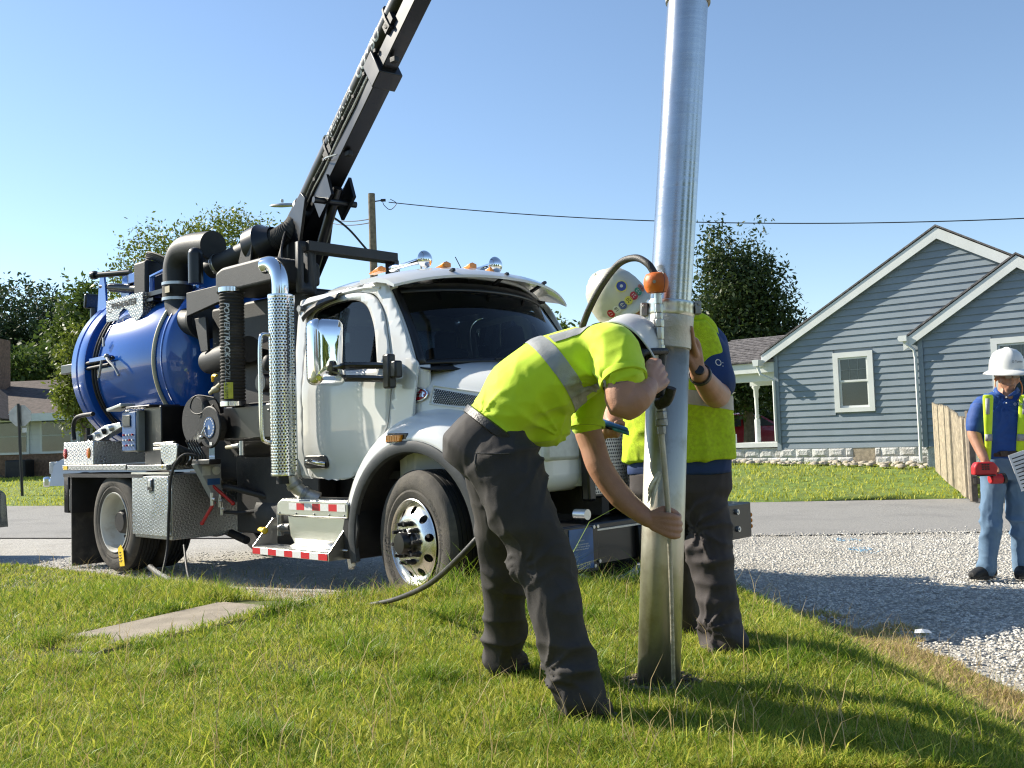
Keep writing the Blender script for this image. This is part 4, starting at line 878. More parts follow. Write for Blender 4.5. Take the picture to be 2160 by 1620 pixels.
b = B(); b.cyl((1.30, -.88, .76), (1.40, -.88, .76), .035); b.build('tow_pin', 'galv', BU)
# ---------------- wheels
def tyre(name, par, r_out=.52, r_in=.305, w=.255, mat='tyre_rubber'):
    pr = [(r_in, 0), (r_in+.02, -.012), (r_in+.06, -.024), (r_in+.075, -.020), (r_in+.09, -.026), (.43, -.030), (.475, -.018), (.49, -.012), (.505, .006), (r_out, .03)]
    g = []
    for q in range(5):
        a = .03+(w-.06)*q/5; st = (w-.06)/5
        g += [(r_out, a+.004), (r_out, a+st-.008), (r_out-.014, a+st-.006), (r_out-.014, a+st-.001)]
    back = [(r_out, w-.03), (.50, w), (.43, w+.028), (r_in, w)]
    b = B(); b.lathe(pr, (0, 0, 0), (0, 1, 0), 72); o = b.build(name, mat, par, ang=30)
    b = B(); b.lathe([pr[-1]]+g+back, (0, 0, 0), (0, 1, 0), 72); b.build('tread', 'tread_shaded_black', o, ang=30); return o
def arc_text(s, size, r0, a0, par, mat, y=-.033, shear=0., flip=False, gap=1.05):
    x = 0; per = []
    for ch in s:
        vs, fs = text2d(ch if ch != ' ' else 'i', size, shear); wch = (max(p[0] for p in vs)-min(p[0] for p in vs)); 
        if ch == ' ': x += size*.4; continue
        per.append((x, vs, fs)); x += wch*gap+size*.09
    b = B()
    for x0, vs, fs in per:
        m0 = min(p[0] for p in vs); out = []
        for (u, v) in vs:
            a = a0-(x0+u-m0)/r0; rr = r0+v
            out.append((-rr*math.cos(a)*1., y, rr*math.sin(a)))
        b.add(out, fs)
    # near side is seen looking along +y: mirror so the text reads outwards
    b.v = [(-p[0], p[1], p[2]) for p in b.v]
    o = b.build('lettering', mat, par, smooth=False, fix=False); return o
FW = bpy.data.objects.new('front_wheel', None); COL.objects.link(FW); FW.parent = TR; FW.location = (0.02, -1.16, .545); FW.rotation_euler = (0, 0, R(-10))
T1 = tyre('tyre', FW); arc_text('ENDURANCE', .062, .365, R(52), T1, 'ink_black', -.0315)
arc_text('ENDURANCE', .062, .365, R(232), T1, 'ink_black', -.0315)
prof = [(.315, -.022), (.308, -.028), (.300, -.018), (.290, .03), (.283, .035), (.262, -.004), (.20, -.048), (.182, -.055), (.165, -.053)]
b = B(); b.lathe(prof[:5], (0, 0, 0), (0, 1, 0), 64)
holes = [[(.233*math.cos(t)+.030*math.cos(a), .233*math.sin(t)+.030*math.sin(a)) for a in [2*PI*q/12 for q in range(12)]] for t in [2*PI*k/10+.2 for k in range(10)]]
circ = lambda r_, n=64: [(r_*math.cos(2*PI*k/n), r_*math.sin(2*PI*k/n)) for k in range(n)]
def dish(u, v):
    r_ = math.hypot(u, v); q = np.interp(r_, [.08, .165, .182, .20, .262, .284], [-.053, -.053, -.055, -.048, -.004, .035]); return (u, float(q), v)
panel(circ(.284), holes+[circ(.08, 24)], .026, dish, b); RM = b.build('rim', 'rim_alu', FW, ang=35)
b = B(); b.lathe([(.30, .03), (.28, .06), (.27, .2)], (0, 0, 0), (0, 1, 0), 40); b.lathe([(.27, .06), (.0, .06)], (0, 0, 0), (0, 1, 0), 40); b.build('brake_drum', 'black_matte', FW)
b = B(); b.lathe([(.105, -.05), (.10, -.075), (.085, -.085), (.08, -.125), (.072, -.14), (.03, -.142), (0, -.142)], (0, 0, 0), (0, 1, 0), 28)
for k in range(8): a = 2*PI*k/8; b.cyl((.092*math.cos(a), -.08, .092*math.sin(a)), (.092*math.cos(a), -.10, .092*math.sin(a)), .011, n=6)
b.build('hub', 'black_paint', FW)
for k in range(10):
    a = 2*PI*k/10+.1; c, s_ = math.cos(a)*.143, math.sin(a)*.143
    b = B(); b.cyl((c, -.05, s_), (c, -.072, s_), .021, n=12); b.cyl((c, -.072, s_), (c, -.115, s_), .0165, .012, n=8); b.build('lug_nut', 'black_matte', FW)
FW2 = copy_tree(FW, TR); FW2.location = (.02, 1.16, .545); FW2.rotation_euler = (0, 0, R(170))
RW = bpy.data.objects.new('rear_wheel', None); COL.objects.link(RW); RW.parent = TR; RW.location = (-4.72, -1.17, .53)
T2 = tyre('tyre', RW); arc_text('Conti HSL 3', .052, .385, R(122), T2, 'ink_black', -.0325); arc_text('Continental', .050, .385, R(262), T2, 'ink_black', -.0325)
b = B(); b.lathe([(.315, -.012), (.312, -.022), (.304, -.020), (.298, .0), (.290, .05), (.286, .13), (.272, .165), (.245, .185), (.20, .19), (.15, .19)], (0, 0, 0), (0, 1, 0), 56); b.build('rim', 'rim_white', RW, ang=40)
b = B(); b.lathe([(.15, .19), (.14, .16), (.12, .06), (.10, .04), (0, .04)], (0, 0, 0), (0, 1, 0), 28)
for k in range(10): a = 2*PI*k/10; b.cyl((.168*math.cos(a), .19, .168*math.sin(a)), (.168*math.cos(a), .12, .168*math.sin(a)), .015, n=8)
b.build('hub', 'black_matte', RW)
RI = bpy.data.objects.new('rear_wheel', None); COL.objects.link(RI); RI.parent = TR; RI.location = (-4.72, -.82, .53); tyre('tyre', RI)
R2 = copy_tree(RW, TR); R2.location = (-4.72, 1.17, .53); R2.rotation_euler = (0, 0, PI)
R3 = copy_tree(RI, TR); R3.location = (-4.72, .82, .53); R3.rotation_euler = (0, 0, PI)
b = B(); b.cyl((-4.72, -.9, .53), (-4.72, .9, .53), .09); b.ball((-4.72, 0, .53), .24, 16, 10, (1, 1, 1.1)); b.build('axle', 'black_matte', TR)
b = B(); b.cyl((0.02, -.9, .50), (.02, .9, .50), .06); b.build('axle', 'black_matte', TR)
# chassis
b = B()
for y in (-.43, .43): b.box((-2.4, y, .86), (7.2, .08, .28))
for x in (-5.5, -4.1, -3, -1.9, -.6, .7): b.box((x, 0, .84), (.1, .86, .18))
b.build('chassis_frame', 'black_matte', TR)
b = B(); b.cyl((-2.6, -.0, .62), (-1.2, 0, .70), .07); b.cyl((-2.75, -.45, .62), (-2.0, -.45, .62), .30, n=24); b.box((-.4, 0, .8), (1.5, .8, .5)); b.cyl((-4.5, -.55, .62), (-3.2, -.55, .35), .04); b.build('drive_line', 'black_matte', TR)
b = B(); b.prism([(-3.1, .45), (-1.75, .45), (-1.75, 1.2), (-3.1, 1.2)], (0, -.72, 0), (1, 0, 0), (0, 0, 1), (0, .2, 0)); b.build('frame_box', 'black_matte', TR, bevel=.02)
b = B(); b.box((-5.76, -.86, .50), (.025, .66, .98)); b.build('mud_flap', 'rubber', TR, bevel=.006)
b = B(); b.box((-6.02, -1.0, .80), (.12, .28, .42)); b.build('tail_bracket', 'black_paint', TR, bevel=.01)
for q in range(3):
    b = B(); b.cyl((-5.93, -1.12+.05*q, .62), (-5.93, -1.12+.05*q, .86-.06*q), .018); b.build('air_fitting', 'steel_grey', TR)
b = B(); b.box((-4.95, -1.0, 1.02), (1.9, .44, .04)); b.box((-5.72, -1.0, .8), (.04, .42, .4)); b.build('wheel_cover', 'black_matte', TR)
# ---------------- steps
ST = bpy.data.objects.new('cab_steps', None); COL.objects.link(ST); ST.parent = TR
b = B(); b.prism(roundpoly([(-1.68, .695), (-.72, .695), (-.72, .825), (-1.62, .825), (-1.68, .79)], .02, 3), (0, -1.20, 0), (1, 0, 0), (0, 0, 1), (0, .36, 0)); US = b.build('upper_step', 'alu_brushed', ST, bevel=.008)
b = B(); b.box((-1.2, -1.04, .829), (.9, .26, .006)); b.build('tread', 'tread_grip', US)
b = B(); b.prism([(-1.62, .685), (-.72, .685), (-.72, .45), (-1.52, .45), (-1.585, .52)], (0, -1.135, 0), (1, 0, 0), (0, 0, 1), (0, .04, 0)); b.build('riser', 'alu_brushed', ST, bevel=.006)
b = B(); b.loft([[(-1.52+.0, -1.135, .50), (-.74, -1.135, .50)], [(-1.50, -1.15, .465), (-.74, -1.15, .465)], [(-1.50, -1.20, .445), (-.74, -1.20, .445)]], False, False); b.build('riser_curve', 'alu_brushed', ST, thick=.006)
b = B(); b.prism([(-1.86, .375), (-.80, .375), (-.80, .435), (-1.86, .435)], (0, -1.33, 0), (1, 0, 0), (0, 0, 1), (0, .24, 0)); LS = b.build('lower_step', 'alu_brushed', ST, bevel=.005)
b = perforated(48, 8, lambda u, v: (-1.83+1.0*u/48.5, -1.315+.19*v/8, .440), .5); b.build('tread', 'galv', LS, smooth=False, thick=.004)
for x in (-1.855, -.80):
    b = B(); b.prism([(-1.33, .375), (-1.09, .375), (-1.09, .66), (-1.13, .66), (-1.33, .44)], (x, 0, 0), (0, 1, 0), (0, 0, 1), (.008, 0, 0)); b.build('step_bracket', 'alu_brushed', ST)
for (x0, x1, yy, z0, z1, par) in ((-1.50, -.74, -1.2025, .745, .80, US), (-1.85, -.81, -1.3325, .38, .43, LS)):
    n = 7 if par is US else 9; w_ = (x1-x0)/n
    for q in range(n):
        b = B(); b.box((x0+w_*(q+.5), yy, (z0+z1)/2), (w_-.001, .003, z1-z0)); b.build('reflective_tape', 'tape_white' if q % 2 == (0 if par is US else 1) and not (par is LS and q == 8) else 'tape_red', par, smooth=False)
for x in (-1.64, -1.4, -1.15, -.95, -.76):
    b = B(); b.ball((x, -1.203, .715), .008, 8, 6); b.build('rivet', 'steel_grey', US)
b = B(); b.tube(spline([(-2.02, -1.12, .56), (-1.95, -1.2, .57), (-1.82, -1.24, .565)], 5), .02, 8, True, .5); b.ball((-1.79, -1.25, .565), .03); YV = b.build('valve_handle', 'yellow', TR)
b = B(); b.cyl((-1.98, -1.05, .56), (-1.7, -1.05, .58), .035); b.cyl((-1.86, -1.05, .5), (-1.86, -1.05, .75), .03); b.build('drain_valve', 'steel_grey', TR)
# ---------------- exhaust stack
EX = bpy.data.objects.new('exhaust_stack', None); COL.objects.link(EX); EX.parent = TR
SX, SY, SR = -1.51, -1.24, .102
b = perforated(24, 62, lambda u, v: (SX+SR*math.cos(2*PI*u/24), SY+SR*math.sin(2*PI*u/24), 1.05+1.47*v/62), .62); b.build('heat_shield', 'alu_polished', EX, smooth=True, ang=30, thick=.0)
b = B(); b.cyl((SX, SY, .96), (SX, SY, 2.50), .06, n=28); b.build('muffler', 'black_matte', EX)
for z in (1.04, 2.515):
    b = B(); b.lathe([(SR+.002, -.014), (SR+.004, 0), (SR+.002, .014)], (SX, SY, z), (0, 0, 1), 34); b.build('shield_band', 'alu_polished', EX)
for (z0, z1) in ((1.05, 2.52),):
    b = B(); b.box((SX+.095, SY+.055, 1.785), (.05, .012, 1.46)); b.build('shield_edge', 'alu_polished', EX)
pts = spline([(SX, SY, 2.50), (SX, SY, 2.64), (SX-.03, SY, 2.73), (SX-.10, SY-.01, 2.795), (SX-.19, SY-.02, 2.80)], 7)
b = B(); b.tube(pts, .066, 26, False); b.build('elbow', 'chrome', EX, thick=.006)
pts = spline([(SX+.02, SY+.05, 1.08), (SX+.03, SY+.06, .98), (SX+.08, SY+.12, .88), (SX+.18, SY+.22, .82)], 6); b = B(); b.tube(pts, .058, 20); b.build('lower_pipe', 'alu_dull', EX)
for k in (8, 13):
    p, t, u, v = frames(pts)[k]; b = B(); b.lathe([(.066, -.02), (.07, 0), (.066, .02)], p, t, 20); b.build('clamp', 'steel_grey', EX)
b = B(); b.tube(spline([(-1.56, -1.28, 2.18), (-1.575, -1.36, 2.20), (-1.58, -1.395, 2.13), (-1.58, -1.40, 1.75), (-1.58, -1.395, 1.38), (-1.575, -1.36, 1.31), (-1.56, -1.28, 1.30)], 6), .017, 12); b.build('grab_handle', 'alu_polished', EX)
# ---------------- mirrors and roof gear
for sgn in (-1, 1):
    MR = bpy.data.objects.new('side_mirror', None); COL.objects.link(MR); MR.parent = TR; MR.location = (-.80, sgn*1.31, 1.985); MR.rotation_euler = (0, 0, R(8)*sgn)
    n = 28; secs = []
    for (xx, k) in ((-.06, .90), (-.055, .97), (-.02, 1.), (.02, 1.), (.055, .97), (.075, .88), (.088, .70), (.094, .4), (.095, .05)):
        pr = rrect(-.145*k, -.26*k-(1-k)*.02, .145*k, .26*k+(1-k)*.02, .06*k, 6); secs.append([(xx, p[0], p[1]) for p in pr])
    b = B(); b.loft(secs); b.build('mirror_shell', 'chrome', MR, ang=60)
    b = B(); b.prism(rrect(-.125, -.235, .125, .235, .05), (-.062, 0, 0), (0, 1, 0), (0, 0, 1), (-.004, 0, 0)); b.build('mirror_glass', 'chrome', MR)
    for z in (-.10, -.20):
        b = B(); b.tube(spline([(-.02, -sgn*.13, z), (.16, -sgn*.16, z-.01), (.48, -sgn*.24, z-.035)], 5), .022, 8, True, 1.4); b.build('mirror_arm', 'black_paint', MR)
    b = B(); b.box((.515, -sgn*.25, -.18), (.09, .07, .26)); b.box((.58, -sgn*.265, -.17), (.10, .07, .13)); b.build('mirror_bracket', 'black_paint', MR, bevel=.015)
for (x, y, z) in ((-.80, -.78, 2.665), (-.47, -.36, 2.70), (-.40, -.13, 2.705), (-.42, .13, 2.705), (-.62, .78, 2.66)):
    b = B(); b.loft([[(x+.07, y-.04, z), (x+.07, y+.04, z), (x+.07, y+.04, z+.035), (x+.06, y, z+.05), (x+.07, y-.04, z+.035)], [(x-.07, y-.03, z-.01), (x-.07, y+.03, z-.01), (x-.07, y+.03, z), (x-.07, y, z+.005), (x-.07, y-.03, z)]]); b.build('clearance_lamp', 'amber', TR, bevel=.004)
for (y, x) in ((-.50, -.52), (.17, -.36)):
    z = 2.765; HN = bpy.data.objects.new('air_horn', None); COL.objects.link(HN); HN.parent = TR; HN.location = (x, y, z); HN.rotation_euler = (0, 0, R(-8))
    b = B(); b.lathe([(.028, -.52), (.030, -.45), (.018, -.40), (.022, -.2), (.03, -.08), (.045, -.03), (.068, -.004), (.073, .0), (.07, .006), (.055, .024), (.03, .038), (0, .042)], (0, 0, 0), (1, 0, 0), 28); b.build('trumpet', 'chrome', HN, ang=50)
    b = B(); b.cyl((-.06, 0, -.08), (-.06, 0, -.02), .008); b.cyl((-.4, 0, -.08), (-.4, 0, -.02), .008); b.build('horn_foot', 'steel_grey', HN)
b = B(); b.cyl((-.62, .05, 2.70), (-.66, -.02, 2.86), .004, n=6); b.build('antenna', 'black_matte', TR)
# ---------------- tank
TX0, TX1, TRD, TZ = -6.22, -4.13, .885, 2.24
TK = bpy.data.objects.new('tank', None); COL.objects.link(TK); TK.parent = TR
b = B(); b.lathe([(TRD, TX0), (TRD, TX1-.02), (TRD-.012, TX1-.004), (TRD-.05, TX1+.02), (TRD*.8, TX1+.10), (TRD*.5, TX1+.16), (0, TX1+.19)], (0, 0, TZ), (1, 0, 0), 80); b.build('tank_shell', 'blue_paint', TK, ang=50)
b = B(); b.lathe([(TRD+.002, TX0+.30), (TRD+.075, TX0+.30), (TRD+.085, TX0+.27), (TRD+.085, TX0+.14), (TRD+.06, TX0+.12)], (0, 0, TZ), (1, 0, 0), 80); b.lathe([(TRD+.06, TX0+.115), (TRD+.09, TX0+.10), (TRD+.09, TX0-.02), (TRD+.04, TX0-.06), (TRD*.7, TX0-.2), (0, TX0-.27)], (0, 0, TZ), (1, 0, 0), 80); b.build('rear_door', 'blue_paint', TK, ang=35)
for x in (TX0+.40, TX0+.47):
    b = B(); pts = [(x+.03*math.sin(a*3), (TRD+.022)*math.cos(a), TZ+(TRD+.022)*math.sin(a)) for a in [R(60+k*5) for k in range(43)]]; b.tube(pts, .016, 8); b.build('hydraulic_line', 'black_matte', TK)
b = B(); pts = [(TX1-.24-.015*math.sin(a*2), (TRD+.02)*math.cos(a), TZ+(TRD+.02)*math.sin(a)) for a in [R(100+k*4) for k in range(38)]]; b.tube(pts, .021, 10); b.build('sight_hose', 'cream_hose', TK)
b = B(); b.lathe([(TRD+.004, TX1-.12), (TRD+.012, TX1-.115), (TRD+.012, TX1-.10), (TRD+.004, TX1-.095)], (0, 0, TZ), (1, 0, 0), 80); b.build('weld_ring', 'blue_paint', TK)
# side clamp
CL = bpy.data.objects.new('door_clamp', None); COL.objects.link(CL); CL.parent = TK
b = B(); b.box((-6.42, -.93, 2.27), (.32, .06, .11)); b.box((-6.2, -.93, 2.275), (.2, .05, .08)); b.build('clamp_block', 'black_paint', CL, bevel=.01)
b = B(); b.cyl((-6.5, -.93, 2.285), (-5.25, -.93, 2.315), .022); b.cyl((-5.95, -.93, 2.24), (-5.35, -.93, 2.25), .018); b.build('clamp_rod', 'black_matte', CL)
b = B(); b.box((-5.55, -.93, 2.325), (.52, .05, .05)); b.build('clamp_bar', 'blue_paint', CL, bevel=.006)
b = B(); b.tube(spline([(-5.30, -.98, 2.33), (-5.22, -1.0, 2.28), (-5.08, -1.0, 2.20), (-4.99, -.99, 2.10)], 5), .016, 8); b.cyl((-5.42, -.98, 2.30), (-5.46, -1.0, 2.10), .014); b.ball((-5.3, -.98, 2.335), .03); b.build('clamp_lever', 'steel_grey', CL)
b = B(); b.box((-5.55, -.90, 2.52), (.03, .02, .10)); b.build('lug', 'steel_grey', CL)
# name bracket (diamond plate with cut-out arch)
bp_ = [(-5.80, 2.78), (-5.50, 2.78), (-5.46, 2.86), (-5.36, 2.90), (-5.25, 2.86), (-5.20, 2.79), (-5.08, 2.72), (-4.98, 2.74), (-4.91, 2.79), (-4.91, 3.03), (-5.80, 3.03)]
b = B(); b.prism(bp_, (0, -.75, 0), (1, 0, 0), (0, 0, 1), (0, .01, 0)); NB = b.build('name_bracket', 'diamond_dark', TK, smooth=False)
b = perforated(6, 9, lambda u, v: (-4.905, -.75+.16*u/6.5, 2.79+.24*v/9), .5); b.build('bracket_end', 'diamond_dark', NB, smooth=False, thick=.006)
lettering('PIPEHUNTER', .105, lambda u, v: (-5.36+u, -.756, 2.905+v), 'lettering', 'ink_black', NB, shear=.15, center=True, bold=.006)
b = B(); b.lathe([(.05, 0), (.06, 0)], (-5.70, -.757, 2.935), (0, 1, 0), 24); b.build('bracket_ring', 'ink_black', NB)
b = B(); b.box((-5.0, -.60, 2.93), (.55, .24, .03)); b.box((-4.72, -.55, 3.0), (.5, .3, .05)); b.build('top_shelf', 'black_paint', TK)
# rear top lift arms
for (x, y) in ((-6.25, -.60), (-5.85, -.50), (-6.25, -.05)):
    b = B(); b.prism(roundpoly([(-.14, 0), (.14, 0), (.09, .42), (.06, .56), (-.03, .58), (-.08, .42)], .03, 3), (x, y, 2.86), (1, 0, 0), (0, 0, 1), (0, .025, 0)); b.build('lift_plate', 'blue_paint', TK, bevel=.004)
b = B(); b.cyl((-6.24, -.70, 3.40), (-5.70, -.50, 3.38), .035); b.lathe([(.05, -.03), (.055, 0), (.05, .03), (0, .03)], (-6.22, -.70, 3.40), (1, .3, 0), 14); b.build('hinge_pin', 'black_paint', TK)
b = B(); b.cyl((-6.1, -.55, 3.25), (-5.3, -.42, 3.12), .055); b.cyl((-6.3, -.58, 3.28), (-6.1, -.55, 3.25), .03); b.build('lift_cylinder', 'black_paint', TK)
b = B(); b.box((-5.55, -.38, 3.30), (.34, .30, .12)); b.build('manifold_cover', 'blue_paint', TK, bevel=.01)
b = B(); b.box((-5.28, -.40, 3.22), (.30, .40, .44)); b.build('hose_guard', 'black_matte', TK, bevel=.03)
for q in range(5):
    b = B(); b.tube(spline([(-5.35+.03*q, -.5+.03*q, 3.30), (-5.25, -.52, 3.46+.02*q), (-5.05+.05*q, -.45, 3.40), (-4.9+.04*q, -.4, 3.15)], 6), .014, 6); b.build('hydraulic_hose', 'black_matte', TK)
b = B(); b.tube([(-4.98, -.60, 2.8), (-4.98, -.60, 3.22), (-4.55, -.60, 3.26), (-4.55, -.60, 3.22)], .03, 6); b.build('hand_rail', 'blue_paint', TK)
b = B(); b.box((-6.62, -.55, 3.14), (.06, .20, .18), Matrix.Rotation(.15, 3, 'Y')); b.build('work_light', 'black_paint', TK, bevel=.02)
b = B(); b.cyl((-6.56, -.55, 2.85), (-6.56, -.55, 3.05), .05); b.build('work_light_mount', 'black_paint', TK)
# top box between elbow and boom
b = B(); b.box((-4.1, -.15, 3.14), (.65, .55, .42)); b.build('top_housing', 'blue_paint', TK, bevel=.03)
b = B(); b.tube(spline([(-3.62, -.62, 3.36), (-4.05, -.62, 3.40), (-4.25, -.62, 3.37), (-4.36, -.62, 3.24), (-4.37, -.62, 3.05)], 8), .150, 28); EL = b.build('suction_elbow', 'powder_black', TK)
b = B(); b.tube(spline([(-4.37, -.62, 3.06), (-4.37, -.62, 2.88)], 4), .158, 28); b.build('elbow_sleeve', 'rubber', TK)
b = B(); b.tube(spline([(-4.36, -.62, 2.90), (-4.33, -.62, 2.78), (-4.22, -.62, 2.66), (-4.05, -.62, 2.60), (-3.82, -.62, 2.60)], 8), .146, 28); b.build('lower_elbow', 'powder_black', TK)
for z in (3.05, 2.885):
    b = B(); b.lathe([(.158, -.018), (.164, -.015), (.164, .015), (.158, .018)], (-4.37, -.62, z), (0, 0, 1), 30); b.build('hose_clamp', 'galv', EL)
b = B(); b.box((-4.30, -.776, 2.975), (.10, .004, .07)); b.build('sleeve_label', 'paper_tan', EL)
b = B(); b.lathe([(.15, -.02), (.20, -.02), (.20, .02), (.15, .02)], (-3.84, -.62, 2.60), (1, 0, 0), 26); b.build('flange', 'black_matte', EL)
b = B(); b.cyl((-4.6, -.1, 3.10), (-3.95, -.45, 3.36), .11); b.build('crossover_pipe', 'powder_black', TK)
b = B(); b.cyl((-3.66, -.80, 2.95), (-3.66, -.80, 3.24), .075, n=16); b.ball((-3.66, -.80, 3.25), .075); b.build('relief_valve', 'black_paint', TK)
# ---------------- equipment between tank and cab
EQ = bpy.data.objects.new('equipment_module', None); COL.objects.link(EQ); EQ.parent = TR
b = B(); b.box((-2.75, .12, 1.82), (1.75, 1.55, 1.75)); b.build('housing', 'black_matte', EQ, bevel=.03)
b = B(); b.prism(roundpoly([(-2.92, 2.72), (-1.92, 2.72), (-1.92, 2.93), (-2.04, 2.97), (-2.80, 2.97), (-2.92, 2.93)], .04, 4), (0, -1.02, 0), (1, 0, 0), (0, 0, 1), (0, .5, 0)); b.build('duct_box', 'powder_black', EQ, bevel=.05, seg=4)
b = B(); b.prism([(-3.75, 2.62), (-2.9, 2.72), (-2.9, 2.86), (-3.75, 2.86)], (0, -.86, 0), (1, 0, 0), (0, 0, 1), (0, .05, 0)); b.build('side_plate', 'powder_black', EQ, bevel=.006)
b = B(); pr = []
n = 33
for k in range(n):
    z = 1.69+1.02*k/n; pr += [(.104, z), (.114, z+.006), (.114, z+.018), (.104, z+.024)]
b.lathe(pr, (-2.66, -1.0, 0), (0, 0, 1), 32); HO = b.build('ribbed_hose', 'rubber', EQ, ang=80)
for z in (1.675, 2.735):
    b = B(); b.lathe([(.116, -.024), (.120, -.02), (.120, .02), (.116, .024)], (-2.66, -1.0, z), (0, 0, 1), 32); b.build('hose_clamp', 'alu_polished', HO)
hose_f = lambda a0, z0: (lambda u, v: (-2.66+.1165*math.cos(a0+v/.1165), -1.0+.1165*math.sin(a0+v/.1165), z0-u))
A0 = R(-62)
lettering('POWERTRACK', .075, hose_f(A0-.1, 2.61), 'lettering', 'ink_white', HO, shear=.2, bold=.003)
lettering('| GODZILLA', .075, hose_f(A0-.1, 2.20), 'lettering', 'ink_grey', HO, shear=.2)
b = B(); vs = [hose_f(A0-.15, 1.87)(u, v) for u in (0, .05, .1, .15) for v in (-.01, .02, .05, .08)]; b.add(vs, [(i*4+j, i*4+j+1, (i+1)*4+j+1, (i+1)*4+j) for i in range(3) for j in range(3)]); b.build('hose_label', 'ink_yellow', HO)
lettering('4/110MM', .045, lambda u, v: [c*1.0+d_ for c, d_ in zip(hose_f(A0-.1, 1.862)(u*.8, v), (.001, -.0015, 0))], 'lettering', 'ink_black', HO)
b = B(); b.cyl((-2.95, -.55, 1.42), (-1.95, -.55, 1.42), .30, n=40); b.box((-2.45, -.75, 1.5), (.95, .42, .34)); b.build('blower_drum', 'black_paint', EQ, bevel=.03)
b = B(); b.cyl((-3.72, -.62, 2.16), (-2.7, -.80, 2.20), .125, n=28); b.build('cross_pipe', 'powder_black', EQ)
b = B(); b.prism([(-3.62, 2.25), (-3.48, 2.25), (-3.52, 2.60), (-3.74, 2.60)], (0, -.78, 0), (1, 0, 0), (0, 0, 1), (0, .03, 0)); b.build('strut', 'powder_black', EQ, bevel=.005)
b = B(); b.tube(spline([(-3.1, -.95, 1.92), (-2.98, -1.02, 1.96), (-2.88, -1.04, 1.95)], 4), .018, 8, True, .6); b.build('valve_lever', 'yellow', EQ)
b = B(); b.ball((-3.0, -.98, 1.83), .04, 12, 8, (1.6, 1, .8)); b.cyl((-3.1, -.98, 1.80), (-2.9, -.98, 1.88), .022); b.build('brass_fitting', 'paper_tan', EQ)
b = B(); b.tube(spline([(-3.0, -1.0, 1.75), (-3.25, -1.05, 1.78), (-3.3, -1.08, 1.66), (-3.15, -1.08, 1.60), (-2.98, -1.02, 1.68)], 6), .008, 6); b.build('air_line', 'black_matte', EQ)
# air cleaner gauge near the stack
b = B(); b.cyl((-2.02, -1.12, 1.83), (-2.02, -.95, 1.83), .085, n=24); b.cyl((-2.02, -1.0, 1.56), (-2.02, -1.0, 1.76), .02); b.lathe([(.05, 0), (.05, .02), (.02, .03)], (-2.02, -1.0, 1.58), (0, 0, 1), 16); b.build('separator_bowl', 'black_paint', EQ, bevel=.006)
b = B(); b.ball((-1.96, -1.08, 2.0), .06, 12, 8, (1, .7, 1.2)); b.build('air_dryer', 'black_matte', EQ)
for x in (-1.86, -1.78):
    b = B(); b.ball((x, -1.08, 1.16), .022, 10, 8); b.build('glad_hand', 'yellow', EQ)
# hose reel
RL = bpy.data.objects.new('hose_reel', None); COL.objects.link(RL); RL.parent = TR; RL.location = (-2.98, -1.02, 1.47)
for (y, rr) in ((-.04, .20), (.26, .20)):
    b = B(); b.lathe([(0, -.006), (rr-.01, -.012), (rr, -.004), (rr, .006), (0, .006)], (0, y, 0), (0, 1, 0), 44); b.build('reel_disc', 'black_matte', RL, ang=30)
b = B(); b.cyl((0, -.04, 0), (0, .26, 0), .13, n=28); b.build('reel_core', 'rubber', RL)
b = B(); b.lathe([(.0, 0), (.098, 0)], (.01, -.056, .0), (0, -1, 0), 36); DC = b.build('reel_decal', 'panel_blue', RL)
for k in range(16):
    a = 2*PI*k/16; b = B(); b.box((.01+.082*math.cos(a), -.0575, .082*math.sin(a)), (.020, .001, .011), Matrix.Rotation(-a+PI/2, 3, 'Y')); b.build('decal_mark', 'ink_white', DC, smooth=False)
b = B(); b.prism([(-.02, -.02), (.02, -.02), (0, .025)], (.01, -.0575, .0), (1, 0, 0), (0, 0, 1), (0, .001, 0)); b.build('decal_mark', 'ink_white', DC, smooth=False)
b = B(); b.box((.04, -.057, -.155), (.045, .001, .03)); b.build('reel_label', 'ink_white', RL)
b = B(); b.cyl((-.05, -.06, .01), (-.085, -.08, -.06), .007); b.ball((-.1, -.07, -.09), .02); b.build('crank', 'galv', RL)
b = B(); b.lathe([(0, 0), (.235, 0), (.25, .02), (.25, .06)], (-.36, -.0, .07), (0, 1, 0), 44); b.lathe([(.25, .14), (.25, .16), (0, .17)], (-.36, 0, .07), (0, 1, 0), 44); b.cyl((-.36, .02, .07), (-.36, .3, .07), .17, n=28); b.build('large_reel', 'black_matte', TR).location = RL.location
# levers bank
LB = bpy.data.objects.new('lever_bank', None); COL.objects.link(LB); LB.parent = TR
for q in range(5):
    x = -3.24+.046*q; b = B(); b.cyl((x+.085, -1.12, 1.20), (x, -1.16, 1.345), .009, n=8); b.cyl((x, -1.16, 1.345), (x+.03, -1.17, 1.352), .008, n=8); b.cyl((x+.085, -1.12, 1.165), (x+.085, -1.12, 1.21), .013, n=8); b.build('lever', 'black_matte', LB)
b = B(); b.box((-3.02, -1.08, 1.145), (.32, .12, .05)); b.build('lever_base', 'black_paint', LB, bevel=.008)
b = B(); b.cyl((-2.66, -1.02, 1.28), (-2.5, -1.04, 1.29), .022); b.cyl((-2.48, -1.03, 1.20), (-2.48, -1.03, 1.33), .024); b.build('ball_valve', 'galv', EQ)
b = B(); b.cyl((-2.74, -1.03, 1.275), (-2.62, -1.03, 1.28), .018); b.build('valve_grip', 'paper_tan', EQ)
